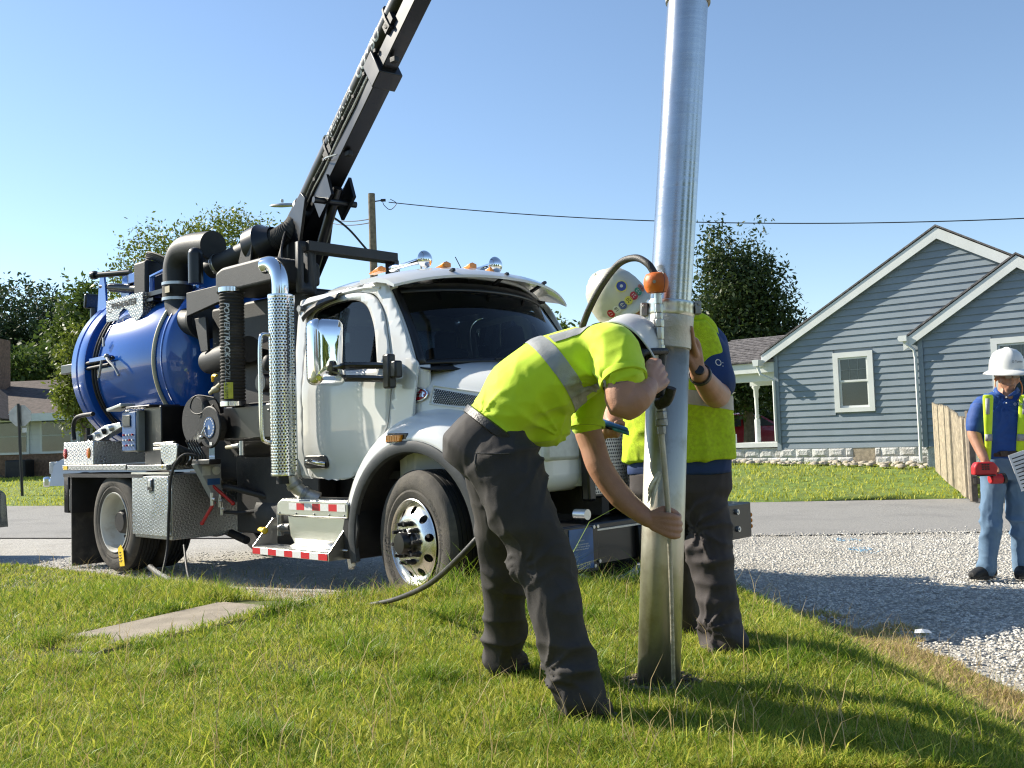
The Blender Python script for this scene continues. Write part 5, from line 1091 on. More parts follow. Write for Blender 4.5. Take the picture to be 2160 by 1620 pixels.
# gauge box
GB = bpy.data.objects.new('gauge_box', None); COL.objects.link(GB); GB.parent = TR
b = B(); b.prism([(-1.16, 1.13), (-.90, 1.13), (-.90, .80), (-.98, .80), (-1.10, 1.02)], (-3.16, 0, 0), (0, 1, 0), (0, 0, 1), (.10, 0, 0)); b.build('gauge_case', 'grey_metal_paint', GB, bevel=.006)
b = B(); b.box((-3.057, -1.06, 1.06), (.004, .085, .085)); b.build('gauge_plate', 'clear_plate', GB)
b = B(); b.lathe([(0, .012), (.036, .012), (.042, .006), (.042, -.004)], (-3.058, -.955, 1.06), (1, 0, 0), 24); b.build('gauge_dial', 'clear_plate', GB)
b = B(); b.box((-3.057, -.985, .955), (.004, .13, .06)); b.build('gauge_label', 'panel_blue', GB)
for (a, c) in (((-3.08, -1.0, .93), (-2.98, -.83, .74)), ((-3.06, -.98, .76), (-3.22, -1.02, .56))):
    b = B(); b.cyl(a, c, .016, n=8); b.ball(c, .022, 10, 6); b.build('valve_handle', 'red_paint', GB)
for (y, z) in ((-1.0, .80), (-.92, .78), (-.9, .70)):
    b = B(); b.cyl((-3.06, y, z-.07), (-3.06, y, z+.05), .02, n=10); b.cyl((-3.06, y, z-.01), (-3.0, y, z-.01), .016, n=10); b.build('pipe_fitting', 'galv', GB)
b = B(); b.tube(spline([(-3.05, -.88, .66), (-2.9, -.8, .65), (-2.7, -.7, .66), (-2.4, -.6, .6)], 5), .018, 8); b.tube(spline([(-3.0, -.9, .9), (-2.85, -.86, .88), (-2.6, -.7, .80)], 5), .03, 10); b.build('supply_hose', 'black_matte', GB)
# ---------------- tool boxes, catwalk, control panel
TB = bpy.data.objects.new('tool_box', None); COL.objects.link(TB); TB.parent = TR
b = B(); b.box((-3.86, -.76, .715), (.76, .86, .63)); b.build('box_body', 'diamond_dark', TB, bevel=.006)
b = B(); b.box((-3.87, -1.205, .725), (.74, .03, .58)); b.build('box_door', 'diamond', TB, bevel=.006)
b = B(); b.box((-3.86, -1.19, 1.045), (.78, .06, .02)); b.build('box_gutter', 'alu_brushed', TB)
b = B(); b.box((-3.84, -1.225, .93), (.11, .012, .12)); LC = b.build('latch', 'black_paint', TB, bevel=.006)
b = B(); b.box((-3.84, -1.234, .945), (.06, .012, .075)); b.build('latch_paddle', 'galv', LC, bevel=.006)
b = B(); b.box((-3.84, -1.235, .865), (.03, .02, .03)); b.build('latch_lock', 'galv', LC)
CW = bpy.data.objects.new('catwalk', None); COL.objects.link(CW); CW.parent = TR
b = B(); b.box((-5.15, -1.0, 1.105), (1.55, .44, .06)); b.build('deck', 'diamond_dark', CW, bevel=.005)
b = B(); b.box((-3.93, -1.0, 1.10), (.82, .44, .055)); b.build('deck', 'diamond_dark', CW, bevel=.005)
b = B(); b.box((-5.83, -1.222, 1.105), (.10, .006, .04)); b.build('side_reflector', 'yellow', CW)
b = B(); b.box((-3.6, -1.222, 1.11), (.018, .006, .018)); b.build('side_reflector', 'yellow', CW)
b = B(); b.box((-5.55, -.90, 1.265), (.76, .60, .25)); RB = b.build('rear_box', 'diamond', TR, bevel=.006)
for (x, mt) in ((-5.88, 'red_lens'), (-5.28, 'amber')):
    b = B(); b.ball((x, -1.202, 1.265), .05, 18, 10, (.85, .28, 1.25)); LP = b.build('marker_lamp', mt, RB)
    for q in range(3):
        b = B(); b.box((x, -1.217, 1.24+.025*q), (.06, .004, .006), Matrix.Rotation(.5, 3, 'Y')); b.build('lens_rib', 'red_lens', LP)
b = B(); b.cyl((-5.75, -1.0, 1.40), (-5.75, -1.0, 1.55), .022); b.tube(spline([(-6.0, -1.05, 1.42), (-6.02, -1.05, 1.58), (-5.9, -1.05, 1.68), (-5.5, -1.05, 1.70)], 5), .025, 10); b.build('tail_hose', 'black_matte', TR)
b = B(); b.prism([(-5.6, 1.40), (-5.3, 1.40), (-4.75, 1.53), (-4.8, 1.58), (-5.15, 1.56), (-5.5, 1.47)], (0, -1.08, 0), (1, 0, 0), (0, 0, 1), (0, .1, 0)); b.build('nozzle_rack', 'galv', TR, bevel=.006)
for q in range(4):
    b = B(); b.cyl((-5.5+.17*q, -1.10, 1.43+.03*q), (-5.42+.17*q, -1.0, 1.47+.03*q), .035, .02, n=10); b.build('nozzle', 'galv' if q % 2 else 'black_paint', TR)
CP = bpy.data.objects.new('control_panel', None); COL.objects.link(CP); CP.parent = TR
b = B(); b.box((-4.46, -1.0, 1.475), (.34, .26, .43)); b.build('enclosure', 'grey_metal_paint', CP, bevel=.02)
b = B(); b.box((-4.46, -1.135, 1.475), (.30, .012, .40)); PB = b.build('face_plate', 'panel_blue', CP, bevel=.004)
b = B(); b.box((-4.50, -1.145, 1.585), (.17, .012, .12)); b.build('display', 'black_paint', PB, bevel=.003)
for q in range(12):
    b = B(); b.cyl((-4.56+.065*(q % 4), -1.14, 1.44-.055*(q//4)), (-4.56+.065*(q % 4), -1.158, 1.44-.055*(q//4)), .010, n=10); b.build('button', 'ink_white' if q % 3 else 'red_paint', PB)
for z in (1.36, 1.58):
    b = B(); b.box((-4.285, -.98, z), (.02, .06, .035)); b.build('latch', 'galv', CP, bevel=.003)
b = B(); b.box((-4.12, -.90, 1.42), (.36, .30, .60)); b.box((-4.3, -.98, 1.725), (.62, .34, .02)); b.build('panel_hood', 'black_paint', CP, bevel=.01)
b = B(); b.box((-4.72, -1.10, 1.735), (.34, .16, .035), Matrix.Rotation(-.12, 3, 'Y')); b.build('panel_lamp', 'clear_plate', CP, bevel=.008)
HR = bpy.data.objects.new('hose_rack', None); COL.objects.link(HR); HR.parent = TR
b = B(); b.prism(roundpoly([(-3.72, 1.33), (-3.38, 1.33), (-3.40, 1.18), (-3.50, 1.12), (-3.62, 1.12), (-3.70, 1.18)], .03, 4), (0, -1.18, 0), (1, 0, 0), (0, 0, 1), (0, .02, 0)); b.build('rack_front', 'diamond', HR, bevel=.004)
for q in range(6):
    b = B(); b.tube(spline([(-3.40, -1.165+.0*q, 1.31), (-3.385+.022*q, -1.15+.03*q, 1.20), (-3.47+.012*q, -1.14+.03*q, 1.125)], 5), .014, 6); b.build('folded_hose', 'black_matte', HR)
for z in (1.285, 1.33):
    b = B(); b.cyl((-3.95, -1.12, z), (-3.55, -1.12, z+.01), .016, n=10); b.build('rack_tube', 'alu_brushed', HR)
b = B(); b.prism([(-3.44, 1.34), (-3.28, 1.34), (-3.14, 1.56), (-3.22, 1.62), (-3.26, 1.45)], (0, -1.02, 0), (1, 0, 0), (0, 0, 1), (0, .02, 0)); b.build('reel_bracket', 'white_paint', HR)
# ---------------- headache frame and boom
FRM = bpy.data.objects.new('boom_rest', None); COL.objects.link(FRM); FRM.parent = TR
b = panel(rrect(-.86, 2.62, -.70, 3.08, .01, 1), [rrect(-.815, 2.70, -.755, 3.0, .028, 4)], None, lambda u, v: (-1.80, u, v)); b.build('slotted_post', 'powder_black', FRM, thick=.06)
b = B(); b.bar((-1.80, -.78, 3.04), (-1.80, .25, 3.045), .14, .09); b.box((-1.80, .23, 2.9), (.14, .06, .24)); b.box((-1.88, -.68, 2.84), (.16, .05, .44)); b.build('rest_beam', 'powder_black', FRM, bevel=.006)
BB = bpy.data.objects.new('boom', None); COL.objects.link(BB); BB.parent = TR
p0_ = V(-2.74, -.14, 3.42); p1_ = V(-.52, -.55, 4.93); bt = (p1_-p0_).normalized(); bs = bt.cross(V(0, 0, 1)).normalized(); bu = bs.cross(bt)
def bo(t, s_=0., u=0.): return p0_+bt*t+bs*s_+bu*u
b = B(); b.bar(bo(-.15, 0, -.06), bo(2.05, 0, -.06), .17, .20, bu); b.build('outer_beam', 'black_paint', BB, bevel=.008)
b = B(); b.bar(bo(1.9, 0, -.055), bo(5.6, 0, -.055), .145, .165, bu); b.build('inner_beam', 'black_paint', BB, bevel=.008)
b = B(); b.bar(bo(1.94, 0, -.055), bo(2.12, 0, -.055), .23, .28, bu); b.build('beam_collar', 'black_paint', BB, bevel=.01)
b = B(); b.tube([bo(.18, 0, .16), bo(5.6, 0, .16)], .098, 28); BT = b.build('suction_tube', 'black_paint', BB)
for t in (.98, 2.42):
    b = B(); b.prism([(-.11, -.02), (.11, -.02), (.115, .10), (.09, .24), (.06, .28), (-.06, .28), (-.09, .24), (-.115, .10)], bo(t, 0, 0), bs, bu, bt*.03); b.prism([(-.10, -.02), (.10, -.02), (.10, .08), (-.10, .08)], bo(t-.07, 0, .02), bs, bu, bt*.16); b.build('tube_bracket', 'black_matte', BB, bevel=.004)
for (s_, u, rr, mt) in ((.095, .055, .008, 'steel_grey'), (.095, .035, .006, 'black_matte'), (.092, -.02, .012, 'alu_dull'), (-.09, .05, .01, 'black_matte')):
    b = B(); b.tube([bo(.3+.02*math.sin(k), s_+.004*math.sin(k*2.), u) for k in range(1)]+[bo(.35+k*.25, s_+.004*math.sin(k*1.7), u+.006*math.sin(k*2.3)) for k in range(8 if s_ > 0 else 12)], rr, 6); b.build('hydraulic_line', mt, BB)
for k in range(9):
    b = B(); b.box(bo(.4+.25*k, .097, .045), (.03, .02, .03)); b.build('line_clip', 'black_matte', BB)
btx = lambda t0, off: (lambda u, v: bo(t0+u, .099*math.cos(R(off)+v/.099), .16+.099*math.sin(R(off)+v/.099)))
lettering('PIPEHUNTER', .105, btx(1.05, -26), 'lettering', 'ink_white', BT, shear=.3, spacing=1.0, bold=.004)
lettering('COMBO', .135, btx(1.78, -34), 'lettering', 'ink_white', BT, shear=.3, bold=.006)
b = B(); b.lathe([(.07, 0), (.078, 0)], bo(1.06, .085, .10), (bs-bu*.8).normalized(), 28); b.build('logo_ring', 'ink_white', BT)
b = B(); b.tube(spline([bo(.9, .10, .03), bo(1.0, .14, -.05), bo(1.12, .10, -.13)], 6), .008, 6); b.build('hose_loop', 'galv', BB)
for t in (1.5, 2.55):
    b = B(); b.box(bo(t-.3, .03, -.19), (.07, .05, .05)); b.build('beam_lug', 'black_matte', BB, bevel=.008)
# boom knuckle near the top of the frame
b = B(); b.box(bo(3.15, .02, -.09), (.34, .24, .26), Matrix((bt, bs, bu)).transposed()); b.box(bo(3.10, -.02, -.20), (.18, .16, .12), Matrix((bt, bs, bu)).transposed()); b.box(bo(3.0, .06, .02), (.10, .12, .12), Matrix((bt, bs, bu)).transposed()); b.build('boom_winch', 'black_matte', BB, bevel=.03)
# base: cheek plates, lift cylinder, turret
for s_ in (-.15, .15):
    b = B(); b.prism([(-.32, -.34), (.02, -.30), (.46, .02), (.42, .14), (.0, .16), (-.30, -.06)], bo(.05, s_, -.10), bt, bu, bs*.03); b.build('cheek_plate', 'black_paint', BB, bevel=.005)
b = B(); b.cyl((-2.95, -.12, 2.62), (-2.95, -.12, 3.30), .20, n=28); b.box((-2.92, -.14, 3.26), (.44, .40, .34)); b.build('turret', 'black_paint', BB, bevel=.02)
b = B(); b.cyl((-2.58, -.22, 2.75), bo(.82, 0, -.24), .05, n=16); b.build('lift_cylinder', 'black_paint', BB)
b = B(); b.prism([(.55, -.38), (.86, -.38), (.90, -.16), (.55, -.16)], bo(0, .10, 0), bt, bu, bs*.03); b.prism([(.55, -.38), (.86, -.38), (.90, -.16), (.55, -.16)], bo(0, -.13, 0), bt, bu, bs*.03); b.build('cylinder_lug', 'black_paint', BB)
b = B(); b.cyl(bo(.72, -.2, -.33), bo(.72, .24, -.33), .03, n=12); b.build('pivot_pin', 'black_paint', BB)
for q in range(5):
    b = B(); b.tube(spline([(-2.7+.05*q, -.45, 2.75), (-2.62+.04*q, -.5-.02*q, 3.1), bo(.1, .16, -.05+.02*q), bo(.4, .12, 0)], 6), .011, 6); b.build('hydraulic_hose', 'black_matte', BB)
# suction pipe on top with flange and ribbed bend to the boom
b = B(); b.cyl((-3.72, -.60, 3.13), (-3.08, -.42, 3.30), .105, n=26); b.build('suction_pipe', 'powder_black', BB)
b = B(); b.lathe([(.112, -.02), (.118, 0), (.112, .02)], (-3.62, -.57, 3.16), (.64, .18, .17), 26); b.build('hose_clamp', 'galv', BB)
b = B(); dd = V(.64, .18, .17).normalized(); b.lathe([(0, -.16), (.19, -.16), (.21, -.14), (.21, .0), (.17, .05), (.13, .14)], (-3.0, -.40, 3.30), dd, 28); b.build('rotary_joint', 'black_paint', BB)
b = B(); b.prism([(-.22, -.24), (.02, -.24), (.06, -.02), (-.10, .02)], (-3.0, -.60, 3.28), (1, 0, 0), (0, 0, 1), (0, .02, 0)); b.build('joint_plate', 'powder_black', BB)
cpts = spline([(-2.92, -.38, 3.32), (-2.80, -.36, 3.34), (-2.66, -.30, 3.42), bo(.05, 0, .16), bo(.22, 0, .16)], 10)
fr = frames(cpts); b = B(); rr = []; pp = []
for k in range(len(cpts)-1):
    for q, r_ in ((0, .098), (.25, .108), (.5, .108), (.75, .098)): pp.append(cpts[k].lerp(cpts[k+1], q)); rr.append(r_)
b.tube(pp, rr, 24); b.build('ribbed_bend', 'rubber', BB, ang=80)
for k in (2, 37):
    p, t, u, v = fr[min(k, len(fr)-1)]; b = B(); b.lathe([(.108, -.014), (.116, 0), (.108, .014)], p, t, 26); b.build('hose_clamp', 'galv', BB)
# boom tip: elbow and drop hose to the lance pipe (above the frame)
tip = bo(5.6, 0, .16); inv = Matrix.Rotation(R(43), 4, 'Z') @ Matrix.Translation((-.04, -8.05, 0))
pt = inv @ V(.80, 3.76, 3.35)
b = B(); b.tube(spline([tip, tip+bt*.35+V(0, 0, .02), pt+V(0, 0, 1.6), pt+V(0, 0, .5), pt], 10), .10, 20); b.build('drop_hose', 'rubber', BB)
# ---------------- hoses hanging off the truck side, paper tag
b = B(); b.tube(spline([(-3.03, -1.05, 1.16), (-3.2, -1.2, 1.22), (-3.30, -1.28, 1.05), (-3.33, -1.30, .7), (-3.33, -1.32, .35), (-3.25, -1.42, .10)], 8), .014, 8); b.build('drain_hose', 'black_matte', TR)
b = B(); b.prism([(-.075, -.10), (.06, -.12), (.075, .05), (.03, .11), (-.07, .09)], (-4.50, -1.215, .20), (.96, -.1, .25), (-.25, 0, .96), (0, -.002, 0)); TG = b.build('paper_tag', 'yellow', RW.parent, smooth=False)
for q in range(4):
    b = B(); b.box((-4.50, -1.2185, .235-.03*q), (.08, .001, .008), Matrix.Rotation(-.25, 3, 'Y')); b.build('tag_print', 'ink_black', TG, smooth=False)
# ================================================================== people
def at(px, py, dd):
    """point of the place seen at photo pixel (px,py), dd metres along the street axis"""
    ry = _f+_rt*((px-1080)/FPX)-_up*((py-810)/FPX); return V(0, 0, CAM_H)+ry*(dd/ry.y)
def n3(p, s, seed=0):
    """3d value noise for arrays Nx3"""
    r = np.random.default_rng(seed); G = r.random((32, 32, 32)); q = p*s+100; i = np.floor(q).astype(int); f = q-i; f = f*f*(3-2*f); o = 0
    for a in (0, 1):
        for b_ in (0, 1):
            for c in (0, 1):
                w_ = (f[:, 0] if a else 1-f[:, 0])*(f[:, 1] if b_ else 1-f[:, 1])*(f[:, 2] if c else 1-f[:, 2])
                o = o+w_*G[(i[:, 0]+a) % 32, (i[:, 1]+b_) % 32, (i[:, 2]+c) % 32]
    return o
class Blob:
    """closed tapered tubes and ellipse lofts merged to one continuous surface"""
    def __init__(s): s.b = B()
    def limb(s, pts, rr, squash=1., n=14, sub=4):
        P = spline(pts, sub); k = len(pts); R_ = [float(np.interp(i/sub, range(k), rr)) for i in range(len(P))]
        s.b.tube(P, R_, n, True, squash); s.b.ball(P[0], R_[0]*.98, 12, 8); s.b.ball(P[-1], R_[-1]*.98, 12, 8); return s
    def loft(s, secs, n=24, p=2.3):
        """secs: (centre, U, V) half-axis vectors"""
        out = []
        for c, u, v in secs:
            row = []
            for k in range(n):
                a = 2*PI*k/n; ca, sa = math.cos(a), math.sin(a)
                row.append(Vector(c)+Vector(u)*(abs(ca)**(2/p)*(1 if ca > 0 else -1))+Vector(v)*(abs(sa)**(2/p)*(1 if sa > 0 else -1)))
            out.append(row)
        s.b.loft(out); return s
    def ball(s, c, r_, sc_=(1, 1, 1), rot=None): s.b.ball(c, r_, 18, 12, sc_, rot); return s
    def make(s, name, mat, parent, voxel=.009, smooth=6, disp=None, fac=.5):
        me = s.b.mesh('tmp'); o = bpy.data.objects.new('tmp', me); COL.objects.link(o)
        mo = o.modifiers.new('r', 'REMESH'); mo.mode = 'VOXEL'; mo.voxel_size = voxel
        if smooth: ms = o.modifiers.new('s', 'SMOOTH'); ms.iterations = smooth; ms.factor = fac
        bpy.context.view_layer.update(); m2 = meshdata(o); bpy.data.objects.remove(o); bpy.data.meshes.remove(me)
        if disp is not None:
            N = len(m2.vertices); co = np.empty(N*3, np.float32); m2.vertices.foreach_get('co', co); co = co.reshape(-1, 3).astype(float)
            no = np.empty(N*3, np.float32); m2.vertices.foreach_get('normal', no); no = no.reshape(-1, 3)
            co = co+no*disp(co)[:, None]; m2.vertices.foreach_set('co', co.astype(np.float32).ravel()); m2.update()
        return link(name, m2, mat, parent, ang=180)
def folds(*zones, base=.002, seed=3, s=(9, 9, 16), rays=()):
    """cloth relief: soft creases everywhere, deep ridged folds near zones (centre, radius, amount)"""
    S = np.array(s, float)
    def f(p):
        w1 = n3(p*S/10, 10*.35, seed); q = p+.05*(w1-.5)[:, None]
        rg = 1-np.abs(2*n3(q*S/10, 6.5, seed+1)-1)*1.; rg2 = 1-np.abs(2*n3(q*S[::-1]/10, 15, seed+2)-1)
        amt = np.full(len(p), base)
        for c, rad, am in zones: amt = amt+am*np.exp(-(((p-np.array(tuple(c)))/rad)**2).sum(1))
        dsp = amt*((rg**2-.45)*1.5+(rg2**3-.3)*.4)
        for c, rad, am, k in rays:          # creases pulling towards one point
            e = p-np.array(tuple(c)); rr = np.sqrt((e**2).sum(1)); th = np.arctan2(e[:, 2], e[:, 0]); ph = k*th+5*n3(p, 7, seed+5)
            cr = (1-np.abs(np.sin(ph)))**2.2; dsp = dsp+am*np.exp(-(rr/rad)**2)*sstep(.01, .05, rr)*(cr-.28)
        return dsp
    return f
def hand(bl, wrist, f, a, n, open_=0., size=1., thumb=True, rw=.030):
    """fingers along f from the wrist, spread along a, curling towards n"""
    wrist, f, a, n = Vector(wrist), Vector(f).normalized(), Vector(a).normalized(), Vector(n).normalized(); k = size
    L = (.90, 1.0, .95, .76); c = 1-open_
    for i in range(4):
        o = a*((1.5-i)*.0222*k); p0 = wrist+f*.088*k+o-n*.004; l = L[i]*k
        p1 = p0+f*(.034*c**.2)*l*(1-.35*c)+n*.022*c*l+f*.012*open_*l; p2 = p1+n*.032*c*l+f*(.030*open_-.004*c)*l; p3 = p2-f*.026*c*l+f*.026*open_*l+n*.004*l
        bl.limb([wrist+f*.02*k+o*.55, p0, p1, p2, p3], [.019*k, .0145*k, .0108*k, .0100*k, .0085*k], 1., 10, 3)
    bl.loft([(wrist+f*.01*k, a*.028*k, n*.019*k), (wrist+f*.05*k, a*.040*k, n*.019*k), (wrist+f*.088*k, a*.041*k, n*.014*k)], 14)
    if thumb:
        b0 = wrist+f*.022*k+a*.024*k; b1 = wrist+f*.055*k+a*.050*k+n*.022*k; b2 = wrist+f*.082*k+a*(.046+.01*open_)*k+n*(.040*c+.012)*k; b3 = wrist+f*(.100)*k+a*.034*k+n*(.052*c+.012)*k
        bl.limb([b0, b1, b2, b3], [.018*k, .0145*k, .0115*k, .0095*k], 1., 10, 3)
def head(bl, c, up, fwd, k=1., neck=True):
    """skull, jaw, nose, brow, ears, neck root along -up"""
    c, up, fwd = Vector(c), Vector(up).normalized(), Vector(fwd).normalized(); fwd = (fwd-up*fwd.dot(up)).normalized(); sd = up.cross(fwd)
    Mx = Matrix((sd, fwd, up)).transposed()
    def q(x, y, z): return c+(sd*x+fwd*y+up*z)*k
    bl.ball(q(0, -.012, .03), .092*k, (.86, 1.06, 1.0), Mx); bl.ball(q(0, .03, -.03), .07*k, (.88, .95, 1.1), Mx); bl.ball(q(0, .055, -.085), .034*k, (1.15, .9, .8), Mx)
    bl.limb([q(0, .085, .015), q(0, .103, -.012), q(0, .108, -.030)], [.011*k, .013*k, .016*k], 1., 10, 3)
    bl.limb([q(-.045, .078, .030), q(0, .090, .034), q(.045, .078, .030)], [.014*k, .013*k, .014*k], 1., 8, 3)
    bl.limb([q(-.024, .092, -.058), q(0, .098, -.056), q(.024, .092, -.058)], [.008*k, .010*k, .008*k], 1., 8, 3); bl.limb([q(-.02, .091, -.070), q(0, .096, -.071), q(.02, .091, -.070)], [.008*k, .010*k, .008*k], 1., 8, 3)
    for s_ in (-1, 1):
        bl.ball(q(s_*.05, .055, -.02), .03*k, (.9, .9, 1), Mx); bl.ball(q(s_*.082, -.005, -.005), .024*k, (.45, .8, 1.25), Mx)
    if neck: bl.limb([q(0, -.02, -.05), q(0, -.035, -.13), q(0, -.05, -.19)], [.058*k, .056*k, .066*k])
    return q
def hardhat(par, c, up, fwd, full=False, mat='hat_white', r0=.135):
    c, up, fwd = Vector(c), Vector(up).normalized(), Vector(fwd).normalized(); fwd = (fwd-up*fwd.dot(up)).normalized(); sd = up.cross(fwd); b = B(); secs = []
    prof = [(1.0, 0), (.995, .03), (.97, .065), (.90, .10), (.76, .135), (.55, .160), (.28, .172), (.02, .175)]
    for r_, h in prof:
        row = []
        for k in range(40):
            a = 2*PI*k/40; rid = .010*math.exp(-((math.sin(a))/.16)**2)*(1 if h > .03 else 0)+.004*math.exp(-((abs(math.sin(a))-.38)/.1)**2)*(1 if h > .05 else 0)
            row.append(c+(fwd*math.cos(a)*1.12+sd*math.sin(a)*.93)*r0*r_+up*(h+rid*min(1, h/.08)))
        secs.append(row)
    brim = []
    for q, dz in ((1.0, 0), (1.10, -.010), (1.17, -.018), (1.175, -.022)):
        row = []
        for k in range(40):
            a = 2*PI*k/40; fr_ = max(0, math.cos(a)); e = (q-1)*((1.9 if full else .35)+(1.2 if full else 2.2)*fr_**1.5); row.append(c+(fwd*math.cos(a)*1.12+sd*math.sin(a)*.93)*r0*(1+e)+up*dz*(1.3 if full else 1)*(1+(.5*fr_)))
        brim.append(row)
    b.loft(brim[::-1]+secs, True, False); o = b.build('hard_hat', mat, par, ang=60, thick=.004)
    rim = [p for p in brim[-1]]; b = B(); b.tube(rim+rim[:2], .004, 6, False); b.build('hat_rim', mat, o)
    def on(a, h):      # point and normal on the shell
        r_ = float(np.interp(h, [x[1] for x in prof], [x[0] for x in prof])); dvec = fwd*math.cos(a)*1.12+sd*math.sin(a)*.93; p = c+dvec*r0*r_+up*h
        r2 = float(np.interp(h+.01, [x[1] for x in prof], [x[0] for x in prof])); t = (dvec*r0*(r2-r_)+up*.01).normalized(); s2 = (-fwd*math.sin(a)*1.12+sd*math.cos(a)*.93).normalized(); return p, s2, t, s2.cross(t).normalized()
    return o, on
def strip(src, name, mat, par, planes, off=.003, both=None):
    """band cut from a cloth surface between planes (point, normal), lifted off it"""
    bm = bmesh.new(); bm.from_mesh(src.data)
    for (p, nrm) in planes:
        bmesh.ops.bisect_plane(bm, geom=bm.verts[:]+bm.edges[:]+bm.faces[:], plane_co=Vector(p), plane_no=Vector(nrm), clear_outer=True)
    bm.normal_update()
    for v in bm.verts: v.co += v.normal*off
    me = bpy.data.meshes.new(name); bm.to_mesh(me); bm.free()
    if not len(me.polygons): return None
    return link(name, me, mat, par, ang=180)
M('hivis', (.60, .82, .015), .75, 0, .05, 14, .12, 420, sheen=.2)
M('hivis_mesh', (.58, .78, .015), .8, 0, .14, 60, .5, 500)
M('silver_tape', (.34, .35, .34), .45, 0, .10, 30, .2, 300, dirt=(.22, .22, .21), dirt_amt=.4, dirt_scale=12)
M('tape_tan', (.52, .47, .40), .5, 0, .06, 30, .1, 200)
M('pants_charcoal', (.034, .030, .029), .8, 0, .14, 9, .15, 420, dirt=(.060, .050, .042), dirt_amt=.5, dirt_scale=4)
M('pants_brown', (.045, .036, .036), .8, 0, .14, 9, .15, 420, dirt=(.10, .085, .075), dirt_amt=.45, dirt_scale=4)
M('jeans', (.115, .195, .30), .85, 0, .18, 5, .2, 500, dirt=(.20, .29, .39), dirt_amt=.45, dirt_scale=2)
M('polo_navy', (.010, .035, .13), .75, 0, .12, 9, .15, 500)
M('polo_blue', (.012, .065, .27), .7, 0, .12, 9, .15, 500)
M('skin', (.44, .225, .14), .5, 0, .10, 18, .12, 220, dirt=(.36, .15, .09), dirt_amt=.5, dirt_scale=14)
M('hat_white', (.70, .70, .67), .35, 0, .04, 8, dirt=(.58, .55, .46), dirt_amt=.3, dirt_scale=9)
M('hat_cream', (.62, .60, .50), .45, 0, .06, 9, .06, 60, dirt=(.46, .42, .33), dirt_amt=.7, dirt_scale=7)
M('hair_dark', (.02, .014, .010), .8, 0, .3, 60, .6, 200)
M('hair_grey', (.12, .10, .085), .8, 0, .3, 60, .6, 200)
M('boot', (.045, .034, .025), .8, 0, .3, 14, .4, 90, dirt=(.12, .10, .07), dirt_amt=.5, dirt_scale=9)
M('boot_black', (.012, .012, .012), .7, 0, .3, 14, .3, 90)
M('leather_black', (.015, .014, .014), .45, 0, .2, 20, .2, 120); M('leather_brown', (.05, .028, .018), .5, 0, .2, 20, .2, 120)
M('orange_cord', (.75, .27, .07), .5, 0, .1, 20); M('tool_red', (.50, .018, .022), .45, 0, .1, 20); M('orange_rubber', (.60, .13, .012), .5, 0, .12, 12, .12, 60)
M('case_blue', (.03, .14, .35), .4, 0, .15, 12); M('case_teal', (.03, .20, .22), .4, 0, .15, 12); M('tattoo', (.22, .13, .095), .6, 0, .55, 60)
M('sticker_red', (.50, .03, .05), .4, 0, .05, 30); M('sticker_blue', (.03, .06, .30), .4, 0, .05, 30); M('sticker_yellow', (.75, .68, .12), .4, 0, .05, 30); M('sticker_green', (.04, .30, .14), .4, 0, .05, 30); M('sticker_orange', (.65, .20, .10), .4, 0, .05, 30)
M('lens', (.30, .25, .22), .08, 0, .1, 10); M('paper', (.72, .73, .74), .7, 0, .04, 20)
def boot(par, heel, toe, up_h, mat='boot', w_=.048):
    heel, toe = Vector(heel), Vector(toe); t = (toe-heel).normalized(); s_ = V(-t.y, t.x, 0).normalized(); z = V(0, 0, 1); bl = Blob(); L = (toe-heel).length
    bl.loft([(heel-t*.02+z*.05, s_*w_*.85, z*.05), (heel+t*L*.3+z*.055, s_*w_, z*.055), (heel+t*L*.65+z*.045, s_*w_*1.08, z*.045), (heel+t*L*.92+z*.032, s_*w_*.9, z*.032), (toe+z*.025, s_*w_*.5, z*.022)], 18)
    bl.limb([heel+t*.04+z*.05, heel+t*.035+z*up_h], [.05, .055])
    o = bl.make('boot', mat, par, .008, 4); b = B(); pr = []
    for k in range(20):
        a = 2*PI*k/20; pr.append(heel+t*(L*.46+math.cos(a)*(L*.53+.02))+s_*math.sin(a)*w_*1.06)
    b.add([p+z*.0 for p in pr]+[p+z*.022 for p in pr], [tuple(range(19, -1, -1)), tuple(range(20, 40))]+[(i, (i+1) % 20, 20+(i+1) % 20, 20+i) for i in range(20)]); b.build('sole', 'leather_black', o)
    b = B()
    for k in range(4): p = heel+t*(L*.34+.02*k)+z*(.108-.012*k); b.tube([p-s_*.03, p+z*.008, p+s_*.03], .004, 6)
    b.build('laces', 'hair_dark', o); return o
# ------------------------------------------------------------------ worker bending at the pipe
W1 = thing('person', 'worker bent over in yellow high-visibility shirt and charcoal trousers gripping the rod', 'person', tuple(at(1150, 1470, 3.6)))
W1.location = (0, 0, 0)
def pl(px, py, d): return at(px, py, d)
sh_n = pl(1292, 735, 3.36); sh_f = pl(1262, 765, 3.74)
spine = [pl(1058, 900, 3.52), pl(1105, 838, 3.52), pl(1165, 792, 3.53), pl(1232, 762, 3.54), pl(1288, 752, 3.55)]
half = [.128, .152, .150, .128, .085]; lat = [.165, .185, .20, .205, .165]
bl = Blob(); secs = []
for i, c in enumerate(spine):
    t = (spine[min(4, i+1)]-spine[max(0, i-1)]).normalized(); nn = V(-t.z, 0, t.x).normalized(); secs.append((c, nn*half[i], V(0, lat[i], 0)))
t0 = (spine[1]-spine[0]).normalized(); nn0 = V(-t0.z, 0, t0.x).normalized(); hem = spine[0]-t0*.03
secs = [(hem+nn0*.0, nn0*.140, V(0, .182, 0))]+secs
bl.loft(secs, 28, 2.2)
